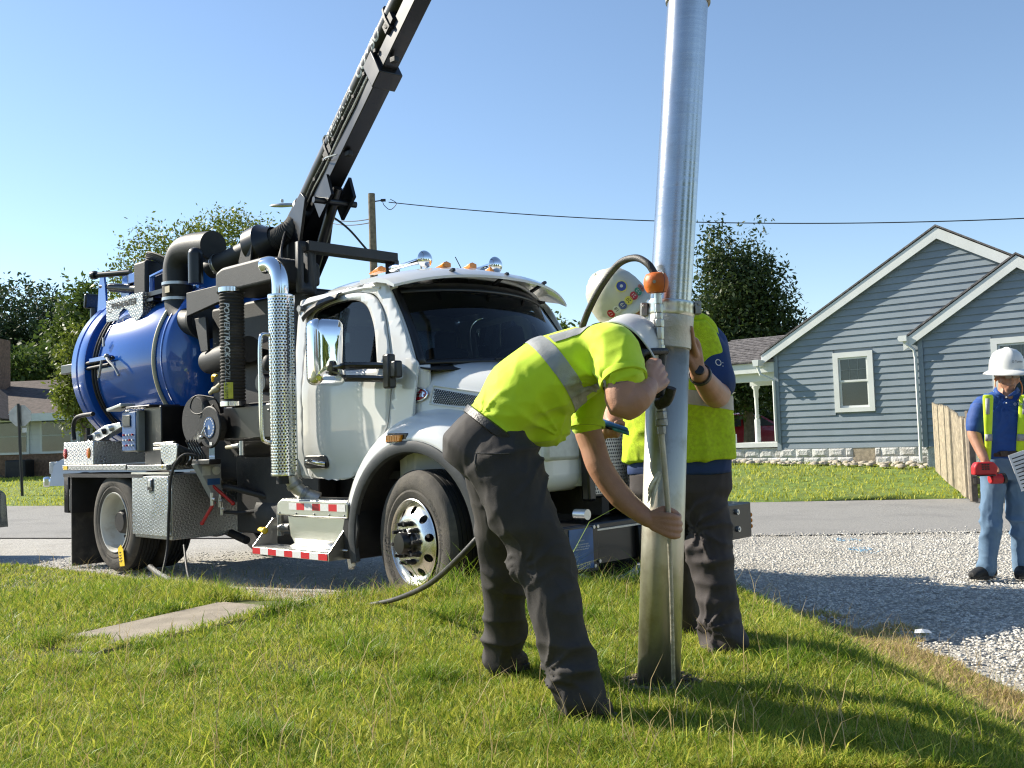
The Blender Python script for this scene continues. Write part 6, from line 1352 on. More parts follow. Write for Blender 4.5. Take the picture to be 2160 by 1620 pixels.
el_n = pl(1316, 850, 3.27); bl.limb([pl(1262, 742, 3.42), sh_n, pl(1312, 792, 3.29)], [.095, .084, .079], 1., 18); el_f = pl(1268, 990, 3.66)
bl.limb([pl(1240, 790, 3.66), sh_f, pl(1238, 868, 3.72), pl(1238, 893, 3.71)], [.09, .085, .066, .064], 1., 18)
belly = pl(1150, 895, 3.52); bl.ball(belly, .085, (1.1, 1.5, .9))
SHt = bl.make('shirt', 'hivis', W1, .0085, 8, folds((tuple(sh_n), .10, .010), (tuple(pl(1275, 800, 3.36)), .10, .020), (tuple(pl(1165, 890, 3.4)), .12, .020), (tuple(pl(1080, 860, 3.36)), .12, .009), (tuple(hem), .14, .006), base=.0018, seed=5, s=(13, 9, 11), rays=((tuple(pl(1278, 822, 3.33)), .13, .022, 6), (tuple(pl(1188, 925, 3.38)), .20, .013, 5), (tuple(pl(1010, 880, 3.36)), .14, .010, 5))))
def cuff(par, a, c, r_, mat, w_=.012, t=.006, name='cuff'):
    a, c = Vector(a), Vector(c); dv = (c-a).normalized(); b = B(); b.lathe([(r_-t, -w_), (r_+t*.3, -w_), (r_+t*.6, 0), (r_+t*.3, w_), (r_-t, w_)], c, dv, 30); return b.build(name, mat, par, ang=50)
cuff(SHt, pl(1302, 765, 3.32), pl(1314, 799, 3.283), .080, 'hivis'); cuff(SHt, pl(1238, 868, 3.72), pl(1238, 896, 3.71), .066, 'hivis')
# reflective bands: round the waist side and over the shoulder
tb = (spine[3]-spine[1]).normalized(); c1 = spine[2]+tb*.012
strip(SHt, 'reflective_band', 'silver_tape', W1, [(c1-tb*.030+V(0, 0, 0), -(tb+V(0, .0, .10))), (c1+tb*.030, tb+V(0, 0, .10)), ((0, 3.63, 0), (0, 1, 0))], .0028)
for yy in (3.40, 3.66):
    strip(SHt, 'shoulder_band', 'silver_tape', W1, [((0, yy-.026, 0), (0, -1, 0)), ((0, yy+.026, 0), (0, 1, 0)), (c1+tb*.03, -tb), (spine[4], tb), (spine[2], (tb.z, 0, -tb.x))], .0033)
strip(SHt, 'chest_band', 'silver_tape', W1, [((0, 3.36, 0), (0, 1, 0)), (c1+tb*.035, -tb), (c1+tb*.16, tb), (pl(1250, 838, 3.4), (.10, 0, -1)), (pl(1250, 812, 3.4), (-.10, 0, 1))][:0] or [((0, 3.45, 0), (0, 1, 0)), (pl(1245, 846, 3.35), (.28, 0, -1)), (pl(1245, 812, 3.35), (-.28, 0, 1)), (c1+tb*.02, -tb), (pl(1272, 800, 3.3), (1, 0, .25))], .0031)
# trousers
bl = Blob(); hip = spine[0]-t0*.03
hip_n = pl(1052, 965, 3.43); hip_f = pl(1040, 960, 3.62); kn = pl(1142, 1185, 3.385); kf = pl(1066, 1175, 3.77); an = pl(1212, 1432, 3.34); af = pl(1066, 1368, 3.98)
bl.loft([(spine[0]-t0*.0, nn0*.122, V(0, .168, 0)), (spine[0]-t0*.07, nn0*.142, V(0, .182, 0)), (spine[0]-t0*.15, nn0*.148, V(0, .178, 0)), (spine[0]-t0*.21, nn0*.10, V(0, .12, 0))], 26)
bl.ball(pl(1020, 948, 3.44), .105, (1, .95, 1)); bl.ball(pl(1018, 946, 3.60), .105, (1, .95, 1))
bl.limb([hip_n, pl(1100, 1075, 3.40), kn, pl(1180, 1320, 3.36), an, pl(1222, 1462, 3.33)], [.128, .118, .099, .088, .079, .080], 1., 20)
bl.limb([hip_f, pl(1058, 1070, 3.68), kf, pl(1064, 1280, 3.88), af, pl(1066, 1392, 4.0)], [.125, .112, .094, .084, .079, .080], 1., 20)
PT = bl.make('trousers', 'pants_charcoal', W1, .0085, 6, folds((tuple(kn), .15, .024), (tuple(kf), .15, .022), (tuple(an), .12, .030), (tuple(af), .12, .030), (tuple(pl(1060, 1050, 3.45)), .13, .018), (tuple(pl(1120, 960, 3.4)), .12, .016), base=.004, seed=8, s=(8, 8, 17), rays=((tuple(pl(1095, 1190, 3.33)), .20, .008, 4), (tuple(pl(1175, 945, 3.38)), .18, .018, 6), (tuple(pl(1150, 1420, 3.32)), .15, .018, 5))))
b = B(); c = spine[0]-t0*.022; ring = [c+nn0*(.134*math.cos(a))+V(0, .177, 0)*math.sin(a) for a in [2*PI*k/40 for k in range(40)]]
b.loft([[p-t0*.016 for p in ring], [p+(p-c)*.07-t0*.012 for p in ring], [p+(p-c)*.07+t0*.012 for p in ring], [p+t0*.016 for p in ring]], True, False); b.build('belt', 'leather_black', W1, thick=.004)
for a in (2.6, 3.4, 4.3): 
    p = c+nn0*(.142*math.cos(a))+V(0, .186, 0)*math.sin(a); b = B(); b.bar(p-t0*.035, p+t0*.022, .014, .006, (p-c).normalized()); b.build('belt_loop', 'pants_charcoal', W1)
# back pocket zip
zp = [(1003, 955, 3.325), (1025, 957, 3.295), (1052, 958, 3.285), (1075, 957, 3.287)]
b = B(); b.tube(spline([pl(*q)+V(0, -.008, 0) for q in zp], 5), .003, 6); ZP = b.build('pocket_zip', 'leather_black', PT); b = B(); b.tube([pl(1005, 958, 3.30), pl(1003, 975, 3.295), pl(1007, 992, 3.30)], .0035, 6); b.build('zip_pull', 'leather_black', ZP)
# body: arms, neck, head in one surface
bl = Blob(); wr_n = pl(1368, 815, 3.33); hd = pl(1308, 752, 3.55); up1 = V(.56, .70, .44).normalized(); fw1 = V(.60, .10, -.79)
bl.limb([spine[2], spine[3], spine[4]], [.05, .05, .05])
bl.limb([spine[4], sh_n+V(.0, .03, -.02), pl(1311, 797, 3.29), el_n, pl(1346, 836, 3.27), wr_n], [.03, .034, .060, .060, .052, .034], 1., 18)
bl.limb([spine[3], sh_f, pl(1238, 880, 3.72), pl(1252, 945, 3.69), el_f, pl(1310, 1048, 3.64), pl(1368, 1096, 3.60)], [.06, .06, .054, .050, .048, .045, .030], 1., 18)
q1 = head(bl, hd, up1, fw1, 1., False); bl.limb([spine[4], hd-up1*.04], [.05, .056])
pa = (pl(1395, 700, 3.58)-pl(1412, 1100, 3.60)).normalized()          # axis of the rod
hand(bl, wr_n, (pl(1400, 778, 3.44)-wr_n), V(-.35, .1, .93), V(.35, 1., .1), 0., 1.12)
hand(bl, pl(1368, 1096, 3.60), (pl(1412, 1108, 3.56)-pl(1368, 1096, 3.60)), pa, V(.55, 1., -.05), 0., 1.0)
BD1 = bl.make('body', 'skin', W1, .0045, 4)
strip(BD1, 'tattoo', 'tattoo', BD1, [((0, 3.245, 0), (0, 1, 0)), (pl(1293, 800, 3.25), (-1, 0, 0)), (pl(1343, 800, 3.25), (1, 0, 0)), (pl(1310, 808, 3.25), (.2, 0, -1))], .0007)
b = B(); b.ball(hd+up1*.028-fw1.normalized()*.014, .094, 20, 14, (1, 1, 1)); b.build('hair', 'hair_dark', W1)
HH, on1 = hardhat(W1, hd+up1*.040, up1, fw1, False, 'hat_white', .112)
b = B(); 
for a in range(6): b.tube([on1(a*PI/3, .01)[0]+(hd-on1(a*PI/3, .01)[0])*.12, hd+up1*.11], .006, 6)
b.build('hat_suspension', 'leather_black', HH)
tpts = []
b = B(); b.add([pl(1297+9*i, 775+11*j+3*math.sin(i*1.7), 3.222-.004*math.sin(i*.9+.5)) for j in range(3) for i in range(5)], [(j*5+i, j*5+i+1, (j+1)*5+i+1, (j+1)*5+i) for j in range(2) for i in range(4)])
boot(W1, pl(1195, 1510, 3.36), pl(1292, 1520, 3.30), .16); boot(W1, pl(1038, 1408, 4.04), pl(1108, 1412, 3.94), .15)
# ------------------------------------------------------------------ worker behind the pipe
W2 = thing('person', 'worker in yellow mesh vest over navy polo leaning behind the aluminium pipe', 'person')
tc_ = [pl(1432, 1000, 4.42), pl(1432, 930, 4.42), pl(1428, 840, 4.40), pl(1425, 760, 4.37), pl(1415, 705, 4.33)]
hw2 = [.182, .182, .185, .19, .15]; dp2 = [.125, .130, .135, .125, .09]; sdv = V(.98, .12, .02)
bl = Blob(); bl.loft([(c, sdv*h, V(-.12, d, 0)) for c, h, d in zip(tc_, hw2, dp2)], 26)
s2l = pl(1487, 720, 4.40); e2l = pl(1512, 832, 4.20); s2r = pl(1352, 735, 4.32); e2r = pl(1300, 850, 4.25)
bl.limb([pl(1450, 730, 4.38), s2l, pl(1502, 775, 4.30), pl(1513, 808, 4.24)], [.09, .088, .084, .082], 1., 18)
bl.limb([pl(1400, 740, 4.35), s2r, pl(1325, 800, 4.27)], [.09, .082, .074], 1., 18)
PO2 = bl.make('polo_shirt', 'polo_navy', W2, .010, 6, folds((tuple(s2l), .12, .008), (tuple(tc_[0]), .2, .006), base=.002, seed=11))
bl = Blob(); vest = [pl(1430, 972, 4.42), pl(1430, 920, 4.42), pl(1427, 840, 4.40), pl(1424, 765, 4.37), pl(1418, 705, 4.34), pl(1410, 680, 4.31)]
bl.loft([(c, sdv*h, V(-.12, d, 0)) for c, h, d in zip(vest, [.206, .201, .194, .168, .125, .09], [.155, .152, .152, .14, .11, .08])], 28)
VS = bl.make('vest', 'hivis_mesh', W2, .010, 6, folds((tuple(pl(1340, 940, 4.3)), .16, .016), (tuple(pl(1500, 930, 4.3)), .14, .008), base=.003, seed=13, s=(14, 10, 7)))
strip(VS, 'reflective_band', 'tape_tan', W2, [(pl(1440, 852, 4.3), (-.16, 0, -1)), (pl(1440, 822, 4.3), (.16, 0, 1))], .003)
b = B(); b.tube(spline([pl(1452, 668, 4.26), pl(1480, 672, 4.27), pl(1500, 690, 4.30), pl(1505, 712, 4.33), pl(1498, 740, 4.36)], 6), .024, 10, True, 1.); b.build('vest_shoulder', 'hivis_mesh', W2)
lettering('O:', .04, lambda u, v: pl(1508, 770, 4.165)+V(u*.9, -.002, v-.2*u), 'sleeve_logo', 'ink_white', PO2)
bl = Blob(); h2 = pl(1435, 1005, 4.43)
bl.loft([(h2+V(0, 0, .03), sdv*.195, V(-.1, .125, 0)), (h2+V(0, 0, -.06), sdv*.195, V(-.1, .13, 0)), (h2+V(0, 0, -.13), sdv*.15, V(-.1, .10, 0))], 24)
k2 = pl(1497, 1140, 4.36); a2 = pl(1523, 1335, 4.30); k2b = pl(1418, 1150, 4.55); a2b = pl(1440, 1300, 4.72)
bl.limb([pl(1480, 1020, 4.42), k2, pl(1510, 1250, 4.33), a2, pl(1526, 1360, 4.29)], [.105, .092, .086, .088, .092], 1., 20)
bl.limb([pl(1400, 1020, 4.45), k2b, a2b, pl(1442, 1318, 4.74)], [.10, .092, .080, .082], 1., 20)
bl.make('trousers', 'pants_brown', W2, .010, 5, folds((tuple(k2), .13, .030), (tuple(a2), .12, .032), (tuple(k2b), .14, .016), base=.004, seed=17, s=(8, 8, 16), rays=((tuple(pl(1465, 1120, 4.28)), .18, .022, 5), (tuple(pl(1490, 1330, 4.22)), .16, .020, 5))))
bl = Blob(); w2l = pl(1474, 786, 3.84); hd2 = pl(1328, 662, 4.22); up2 = V(-.62, -.18, .76).normalized(); fw2 = V(.72, -.45, -.35)
bl.limb([tc_[2], tc_[3], tc_[4]], [.07, .08, .06]); q2 = head(bl, hd2, up2, fw2); bl.limb([tc_[4], pl(1360, 690, 4.27), hd2-up2*.06], [.065, .06, .058])
bl.limb([tc_[3], s2l, pl(1510, 800, 4.24), e2l, pl(1500, 822, 4.02), w2l], [.06, .062, .060, .058, .052, .036], 1., 18)
bl.limb([tc_[3], s2r, e2r, pl(1292, 895, 4.10)], [.06, .058, .05, .034], 1., 16)
hand(bl, w2l, V(-.30, -.42, .80), V(.45, .05, .88), V(-.80, -.42, -.12), .30, 1.05, False)
bl.limb([w2l+V(-.01, -.02, .06), pl(1462, 725, 3.74), pl(1458, 692, 3.70)], [.018, .012, .010], 1., 10, 3)
hand(bl, pl(1292, 895, 4.10), V(-.15, -.45, -.25), V(.95, -.2, .05), V(0, -.2, 1), .25, 1.0)
bl.make('body', 'skin', W2, .005, 3)
b = B(); n_ = (pl(1500, 822, 4.02)-w2l).normalized(); b.lathe([(.041, -.013), (.045, -.010), (.045, .010), (.041, .013)], w2l+n_*.022, n_, 24); WT = b.build('watch', 'leather_black', W2)
b = B(); b.lathe([(0, .012), (.018, .012), (.02, .004), (.02, -.004)], w2l+n_*.02+V(-.01, -.042, .012), V(-.2, -1, .3), 18); b.build('watch_case', 'black_paint', WT)
HH2, on2 = hardhat(W2, hd2+up2*.045, up2, fw2, False, 'hat_cream', .119)
lab = [('17', 'sticker_red'), ('18', 'paper'), ('19', 'sticker_blue'), ('20', 'sticker_yellow'), ('21', 'sticker_red'), ('22', 'sticker_green'), ('23', 'sticker_orange')]
toc = (V(0, 0, CAM_H)-hd2).normalized(); bestA = max([k*PI/90 for k in range(180)], key=lambda a: on2(a, .02)[3].dot(toc) if True else 0)
sgn_ = 1 if on2(bestA, .02)[3].dot(toc) > 0 else -1
for i, (s_, mt) in enumerate(lab):
    a = bestA+(i-2.6)*.255; p, sd_, tv, nv = on2(a, .022)
    if nv.dot(p-hd2) < 0: nv = -nv
    uu = tv if False else tv; b = B(); b.lathe([(.0, 0), (.0178, 0)], p+nv*.0035, nv, 20); ST_ = b.build('sticker', mt, HH2)
    ru = nv.cross(tv).normalized(); ru = tv.cross(nv).normalized()
    lettering(s_, .021, lambda u, v: p+nv*.0045+(tv.cross(nv))*(-1)*0+(tv*u*1.0)+(nv.cross(tv))*(v-.0075), 'lettering', 'ink_white' if mt in ('sticker_red', 'sticker_blue', 'sticker_green') else 'ink_black', ST_, center=True)
p, sd_, tv, nv = on2(bestA+.25, .085); nv = nv if nv.dot(p-hd2) > 0 else -nv
b = B(); b.lathe([(0, 0), (.021, 0)], p+nv*.006, nv, 24); ST_ = b.build('round_emblem', 'sticker_blue', HH2); b = B(); b.lathe([(.021, .0), (.025, 0)], p+nv*.006, nv, 24); b.build('emblem_ring', 'sticker_yellow', ST_); b = B(); b.lathe([(0, 0), (.007, 0)], p+nv*.008, nv, 12); b.build('emblem_dot', 'paper', ST_)
boot(W2, pl(1505, 1375, 4.32), pl(1562, 1378, 4.22), .14); boot(W2, pl(1430, 1325, 4.78), pl(1462, 1335, 4.66), .14)
LD = thing('handheld_locator', 'blue and teal rugged handheld device in the hand behind the bent worker', 'device')
b = B(); ax = (pl(1322, 906, 3.98)-pl(1264, 888, 4.02)); c0 = pl(1264, 888, 4.02); s_ = V(.1, .9, .1).normalized()*.036
b.loft([[c0+ax*t+s_*w_*math.cos(a)+V(0, 0, .013)*math.sin(a)*h_ for a in [2*PI*k/16 for k in range(16)]] for t, w_, h_ in ((-.02, .5, .6), (.05, 1.1, 1), (.35, 1.1, 1), (.48, .75, .9), (.95, .72, .8), (1.05, .4, .5))]); b.build('case', 'case_blue', LD, ang=50)
b = B(); b.loft([[c0+ax*t-V(0, 0, .012)+s_*.8*w_*math.cos(a)+V(0, 0, .010)*math.sin(a) for a in [2*PI*k/12 for k in range(12)]] for t, w_ in ((.45, .6), (.55, .95), (1.0, .9), (1.08, .5))]); b.build('battery_grip', 'case_teal', LD, ang=50)
b = B(); b.loft([[c0+ax*t-V(0, 0, .016)+s_*.9*w_*math.cos(a)+V(0, 0, .006)*math.sin(a) for a in [2*PI*k/12 for k in range(12)]] for t, w_ in ((.02, .6), (.1, 1), (.4, 1), (.46, .6))]); b.build('screen', 'black_paint', LD, ang=50)
# ------------------------------------------------------------------ man on the gravel at the right
W3 = thing('person', 'man in white hard hat, open yellow vest, blue polo and jeans at the right edge', 'person')
D3 = 8.05
t3 = [pl(2117, 968, D3), pl(2117, 915, D3), pl(2117, 870, D3), pl(2120, 842, D3)]
bl = Blob(); bl.loft([(c, V(h, 0, 0), V(0, d, 0)) for c, h, d in zip(t3, [.185, .185, .205, .15], [.125, .125, .13, .09])], 24)
bl.limb([pl(2100, 845, D3), pl(2070, 858, D3), pl(2060, 885, D3-.02), pl(2058, 902, D3-.03)], [.075, .078, .070, .072], 1., 16); bl.limb([pl(2140, 845, D3), pl(2174, 858, D3), pl(2190, 885, D3-.02), pl(2196, 902, D3-.04)], [.075, .078, .07, .072], 1., 16)
P3 = bl.make('polo_shirt', 'polo_blue', W3, .010, 5, folds((tuple(t3[1]), .2, .020), (tuple(pl(2062, 885, D3)), .08, .014), base=.003, seed=23, s=(16, 10, 5), rays=((tuple(pl(2120, 850, D3-.13)), .25, .016, 7),)))
for s_, px in ((-1, 2112), (1, 2135)):
    b = B(); b.loft([[pl(2123+s_*2, 836, D3-.13), pl(2123+s_*9, 836, D3-.12)], [pl(2123+s_*18, 824, D3-.10), pl(2123+s_*22, 832, D3-.10)], [pl(2123+s_*22, 816, D3-.02), pl(2123+s_*28, 824, D3-.02)]], False, False); b.build('collar', 'polo_blue', P3, thick=.006)
lettering('O Turnkey', .03, lambda u, v: pl(2138, 855, D3-.155)+V(u, 0, v), 'chest_logo', 'ink_white', P3)
b = B()
for yy in (838, 850): b.ball(pl(2123, yy, D3-.142), .006, 8, 6)
b.build('buttons', 'ink_white', P3)
# open vest: two front panels and the back
for (xa, xb, xc, xd) in ((2072, 2096, 2079, 2090), (2150, 2186, 2141, 2178)):
    b = B(); rows = []
    for i in range(9):
        t = i/8; y_ = 832+140*t; l = xa+(xc-xa)*t; r_ = xb+(xd-xb)*t; wob = .010*math.sin(i*1.9)
        rows.append([pl(l+(r_-l)*k/5, y_, D3-.10-.055*math.sin(PI*min(1, t*.9+.1))-.02*math.sin(PI*k/5)+wob*(k/5)) for k in range(6)])
    b.loft(rows, False, False); VP = b.build('vest_panel', 'hivis', W3, thick=.008, sub=1)
    for (t0_, t1_) in ((.60, .70), (.06, .30)):
        b = B(); rr = []
        for t in (t0_, (t0_+t1_)/2, t1_):
            i = t*8; i0 = int(i); f_ = i-i0; rr.append([rows[i0][k].lerp(rows[min(8, i0+1)][k], f_)+V(0, -.009, 0) for k in (range(6) if t0_ > .3 else (1, 2, 3))])
        b.loft(rr, False, False); b.build('reflective_band', 'silver_tape', VP, thick=.002)
bl = Blob(); bl.loft([(pl(2117, y_, D3+.03), V(h, 0, 0), V(0, d, 0)) for y_, h, d in ((965, .20, .135), (900, .20, .14), (850, .20, .13), (832, .15, .09))], 22); vb = bl.make('vest_back', 'hivis', W3, .012, 3)
bm = bmesh.new(); bm.from_mesh(vb.data); bmesh.ops.bisect_plane(bm, geom=bm.verts[:]+bm.edges[:]+bm.faces[:], plane_co=(0, D3+.01, 0), plane_no=(0, -1, 0), clear_outer=True); bm.to_mesh(vb.data); bm.free()
b = B(); b.loft([[pl(2117, y_, D3)+V(.19*math.cos(a), .132*math.sin(a), 0) for a in [2*PI*k/30 for k in range(30)]] for y_ in (962, 951)], True, False); b.build('belt', 'leather_brown', W3, thick=.006)
b = B(); b.box(pl(2118, 957, D3-.14), (.06, .015, .045)); b.build('belt_buckle', 'leather_brown', W3, bevel=.004)
bl = Blob(); bl.loft([(pl(2117, y_, D3), V(h, 0, 0), V(0, d, 0)) for y_, h, d in ((958, .178, .122), (985, .188, .13), (1012, .17, .115))], 22)
kl, kr = pl(2092, 1090, D3-.04), pl(2150, 1090, D3-.02)
bl.limb([pl(2094, 1000, D3), kl, pl(2086, 1150, D3-.02), pl(2082, 1200, D3)], [.10, .080, .074, .076], 1., 18); bl.limb([pl(2142, 1000, D3), kr, pl(2154, 1150, D3), pl(2157, 1200, D3+.01)], [.10, .080, .074, .076], 1., 18)
bl.make('jeans', 'jeans', W3, .010, 4, folds((tuple(kl), .16, .020), (tuple(kr), .16, .020), (tuple(pl(2117, 1010, D3)), .12, .018), (tuple(pl(2084, 1190, D3)), .10, .022), base=.003, seed=29, s=(8, 8, 15)))
bl = Blob(); hd3 = pl(2124, 796, D3); up3 = V(.0, -.10, 1); fw3 = V(-.10, -1, -.12); q3 = head(bl, hd3, up3, fw3, 1.02)
bl.limb([t3[1], t3[2], t3[3], hd3-V(0, 0, .12)], [.08, .08, .065, .06]); w3 = pl(2078, 972, D3-.16)
bl.limb([t3[2], pl(2070, 858, D3), pl(2058, 900, D3-.03), pl(2056, 920, D3-.04), w3], [.06, .06, .055, .052, .032], 1., 16); bl.limb([t3[2], pl(2174, 858, D3), pl(2198, 925, D3-.06), pl(2175, 968, D3-.2)], [.06, .06, .05, .032], 1., 16)
hand(bl, w3, V(.10, -.35, -.95), V(1, .1, .1), V(.1, -1, .1), 0., 1.05); hand(bl, pl(2175, 968, D3-.2), V(-.6, -.4, -.5), V(.5, .3, .8), V(-.3, -1, 0), 0., 1.)
bl.make('body', 'skin', W3, .0075, 3)
HH3, on3 = hardhat(W3, hd3+V(0, -.005, .062), V(0, -.06, 1), fw3, True, 'hat_white', .138)
lettering('O Turnkey', .026, lambda u, v: (lambda pn: pn[0]+pn[3]*(.004 if pn[3].y < 0 else -.004))(on3((u-.0)/.15+.25, .055+v)), 'hat_logo', 'ink_black', HH3, center=True)
b = B(); b.lathe([(.086, -.03), (.093, .0), (.09, .03)], q3(0, -.012, .02), V(0, -.1, 1), 24, a0=PI*.05, a1=PI*.95, u0=V(1, 0, 0)); b.build('hair', 'hair_grey', W3)
for s_ in (-1, 1):
    b = B(); b.prism(rrect(-.024, -.016, .024, .016, .010), q3(s_*.030, .106, .012), q3(1, 0, 0)-q3(0, 0, 0), q3(0, 0, 1)-q3(0, 0, 0), (q3(0, 1, 0)-q3(0, 0, 0))*.003); b.build('spectacle_lens', 'lens', W3)
    b = B(); b.ball(q3(s_*.030, .090, .012), .011, 10, 8); b.build('eye', 'paper', W3)
    b = B(); b.ball(q3(s_*.090, .0, -.012), .010, 10, 8); b.build('ear_plug', 'orange_cord', W3)
    b = B(); b.cyl(q3(s_*.056, .10, .016), q3(s_*.088, -.01, .012), .003, n=6); b.build('spectacle_arm', 'lens', W3)
b = B(); b.tube(spline([q3(-.090, .0, -.015), q3(-.10, .03, -.07), q3(-.075, .07, -.15), q3(-.02, .11, -.185), q3(.04, .10, -.18), q3(.09, .06, -.12), q3(.10, .03, -.06), q3(.090, .0, -.015)], 6), .005, 8); b.build('ear_plug_cord', 'orange_cord', W3)
b = B(); b.tube([q3(-.022, .103, -.064), q3(0, .108, -.0635), q3(.022, .103, -.064)], .0025, 6); b.build('mouth', 'tattoo', W3)
boot(W3, pl(2092, 1218, D3+.06), pl(2050, 1222, D3-.12), .10, 'boot_black', .05); boot(W3, pl(2160, 1216, D3+.06), pl(2152, 1222, D3-.16), .10, 'boot_black', .05)
# red cordless tool and clipboard
RT = thing('cordless_tool', 'red and black cordless tool hanging from the right hand of the man at right', 'tool')
c = pl(2082, 990, D3-.30); SC_ = Matrix.Translation(c) @ Matrix.Scale(.78, 4) @ Matrix.Translation(-c)
b = B(); b.prism(roundpoly([(-.13, -.055), (.09, -.055), (.11, .02), (.07, .075), (-.10, .075), (-.13, .03)], .02, 3), c+V(-.02, -.06, 0), (1, 0, 0), (0, 0, 1), (0, .10, 0)); b.build('battery', 'tool_red', RT, bevel=.012)
b = B(); b.box(c+V(-.04, -.012, -.058), (.20, .10, .014)); b.build('battery_foot', 'leather_black', RT, bevel=.004)
for i in range(9):
    b = B(); b.box(c+V(-.07+.028*(i % 3), -.062, .005+.022*(i//3)), (.020, .004, .014)); b.build('vent_slot', 'leather_black', RT)
b = B(); b.cyl(c+V(.05, .02, .0), c+V(.10, .06, -.12), .042, n=16); b.build('handle', 'tool_red', RT); b = B(); b.cyl(c+V(.04, .04, -.10), c+V(.17, .05, -.10), .05, n=18); b.build('motor_head', 'tool_red', RT, bevel=.01); b = B(); b.cyl(c+V(.17, .05, -.10), c+V(.20, .05, -.095), .055, n=18); b.build('nose_ring', 'leather_black', RT)
for ch in RT.children: ch.data.transform(SC_)
CB = thing('clipboard', 'printed papers held low at the right edge of the picture', 'papers')
b = B(); b.prism([(-.10, -.15), (.10, -.15), (.10, .15), (-.10, .15)], pl(2166, 990, D3-.27), (.92, -.1, .3), (-.3, 0, .95), (0, -.004, 0)); PP = b.build('sheet', 'paper', CB, smooth=False)
for i in range(9):
    b = B(); b.prism([(-.08, .11-.03*i), (.05-.02*(i % 3), .11-.03*i), (.05-.02*(i % 3), .118-.03*i), (-.08, .118-.03*i)], pl(2166, 990, D3-.2755), (.92, -.1, .3), (-.3, 0, .95), (0, -.0005, 0)); b.build('text_line', 'ink_black', PP, smooth=False)
# ================================================================== suction pipe, lance and hose
def tubemat(name, col, rough, streak, dirtc, amt):
    mt = M(name, col, rough, 1., .06, 3., rvar=.10, dirt=dirtc, dirt_amt=amt, dirt_scale=7)
    n = mt.node_tree.nodes; l = mt.node_tree.links; tc = n['Texture Coordinate']
    mp = n.new('ShaderNodeMapping'); mp.inputs['Scale'].default_value = (streak[0], streak[0], streak[1]); l.new(tc.outputs['Object'], mp.inputs[0])
    nz = n.new('ShaderNodeTexNoise'); nz.inputs['Scale'].default_value = 1; nz.inputs['Detail'].default_value = 6; l.new(mp.outputs[0], nz.inputs['Vector'])
    bp = n.new('ShaderNodeBump'); bp.inputs['Strength'].default_value = .10; bp.inputs['Distance'].default_value = .01; l.new(nz.outputs['Fac'], bp.inputs['Height']); l.new(bp.outputs[0], n['Principled BSDF'].inputs['Normal']); return mt
tubemat('pipe_upper', (.52, .53, .54), .24, (3, 38), (.42, .40, .36), .5)
tubemat('pipe_lower', (.56, .53, .44), .46, (70, 3), (.34, .30, .21), .8)
M('mud', (.16, .13, .09), .9, 0, .3, 20, .5, 60); M('scraped', (.50, .49, .44), .5, .6, .14, 20, .4, 60); M('torn_film', (.80, .77, .66), .7, 0, .15, 30, .5, 60); M('steel_bright', (.60, .60, .54), .28, 1, .1, 20); M('rod', (.42, .39, .32), .5, .8, .2, 16, .2, 60)
SP = thing('suction_pipe', 'leaning aluminium suction pipe standing in the hole in the lawn', 'pipe')
pb, pm, pt_ = at(1389, 1458, 3.70), at(1411, 690, 3.75), at(1452, -20, 3.78); ax = (pm-pb).normalized()
b = B(); b.cyl(pb-ax*.22, pm, .0775, n=56, cap=False); PL_ = b.build('lower_tube', 'pipe_lower', SP, ang=60, thick=.004)
b = B(); b.cyl(pm, pt_+(pt_-pm).normalized()*.25, .0790, n=56, cap=False); b.build('upper_tube', 'pipe_upper', SP, ang=60)
ux = (pt_-pm).normalized()
b = B(); b.lathe([(.080, -.09), (.088, -.085), (.090, -.02), (.092, -.015), (.092, .035), (.088, .04), (.080, .042)], at(1411, 688, 3.75), ux, 56); b.build('coupling', 'alu_dull', SP, ang=30)
b = B(); b.lathe([(.092, .036), (.0935, .04), (.0945, .052), (.0925, .072), (.0955, .082), (.092, .092), (.08, .094)], at(1411, 688, 3.75), ux, 56); CLP = b.build('clamp_band', 'steel_bright', SP, ang=40)
pc = at(1411, 688, 3.75)+ux*.065
for s_ in (-1, 1):
    b = B(); b.box(pc+V(s_*.102, -.01, 0), (.024, .05, .05)); b.cyl(pc+V(s_*.104, -.04, .012), pc+V(s_*.104, .03, .012), .006, n=8); b.build('clamp_bolt', 'steel_grey', CLP, bevel=.003)
b = B(); b.lathe([(.079, -.03), (.087, -.028), (.089, .02), (.080, .022)], at(1451, 8, 3.78)+ux*.03, ux, 48); b.build('top_ring', 'pipe_lower', SP, ang=30)
def onpipe(px, py, off=.001):
    """point on the near face of the lower tube at a photo pixel"""
    o_ = V(0, 0, CAM_H); ry = (at(px, py, 3.7)-o_).normalized(); w_ = o_-pb; a_ = ry-ax*ry.dot(ax); c_ = w_-ax*w_.dot(ax); A_, B_, C_ = a_.dot(a_), 2*a_.dot(c_), c_.dot(c_)-(.0775+off)**2; dsc = B_*B_-4*A_*C_
    return o_+ry*((-B_-math.sqrt(max(0, dsc)))/(2*A_))
def patch(name, poly, mat, off=.0015, step=8, jit=0.):
    b = panel(poly, (), step, lambda u, v: onpipe(u, v, off+random.uniform(0, jit))); return b.build(name, mat, SP, ang=180, fix=False)
patch('worn_patch', [(1365, 1415), (1362, 1370), (1372, 1345), (1380, 1322), (1392, 1312), (1413, 1314), (1415, 1350), (1414, 1412)], 'scraped')
patch('worn_patch', [(1400, 1005), (1436, 985), (1438, 1075), (1408, 1090), (1402, 1050)], 'scraped', .001)
patch('mud_streak', [(1423, 1205), (1429, 1200), (1430, 1290), (1428, 1380), (1430, 1440), (1420, 1440), (1417, 1330), (1424, 1290)], 'mud', .0012)
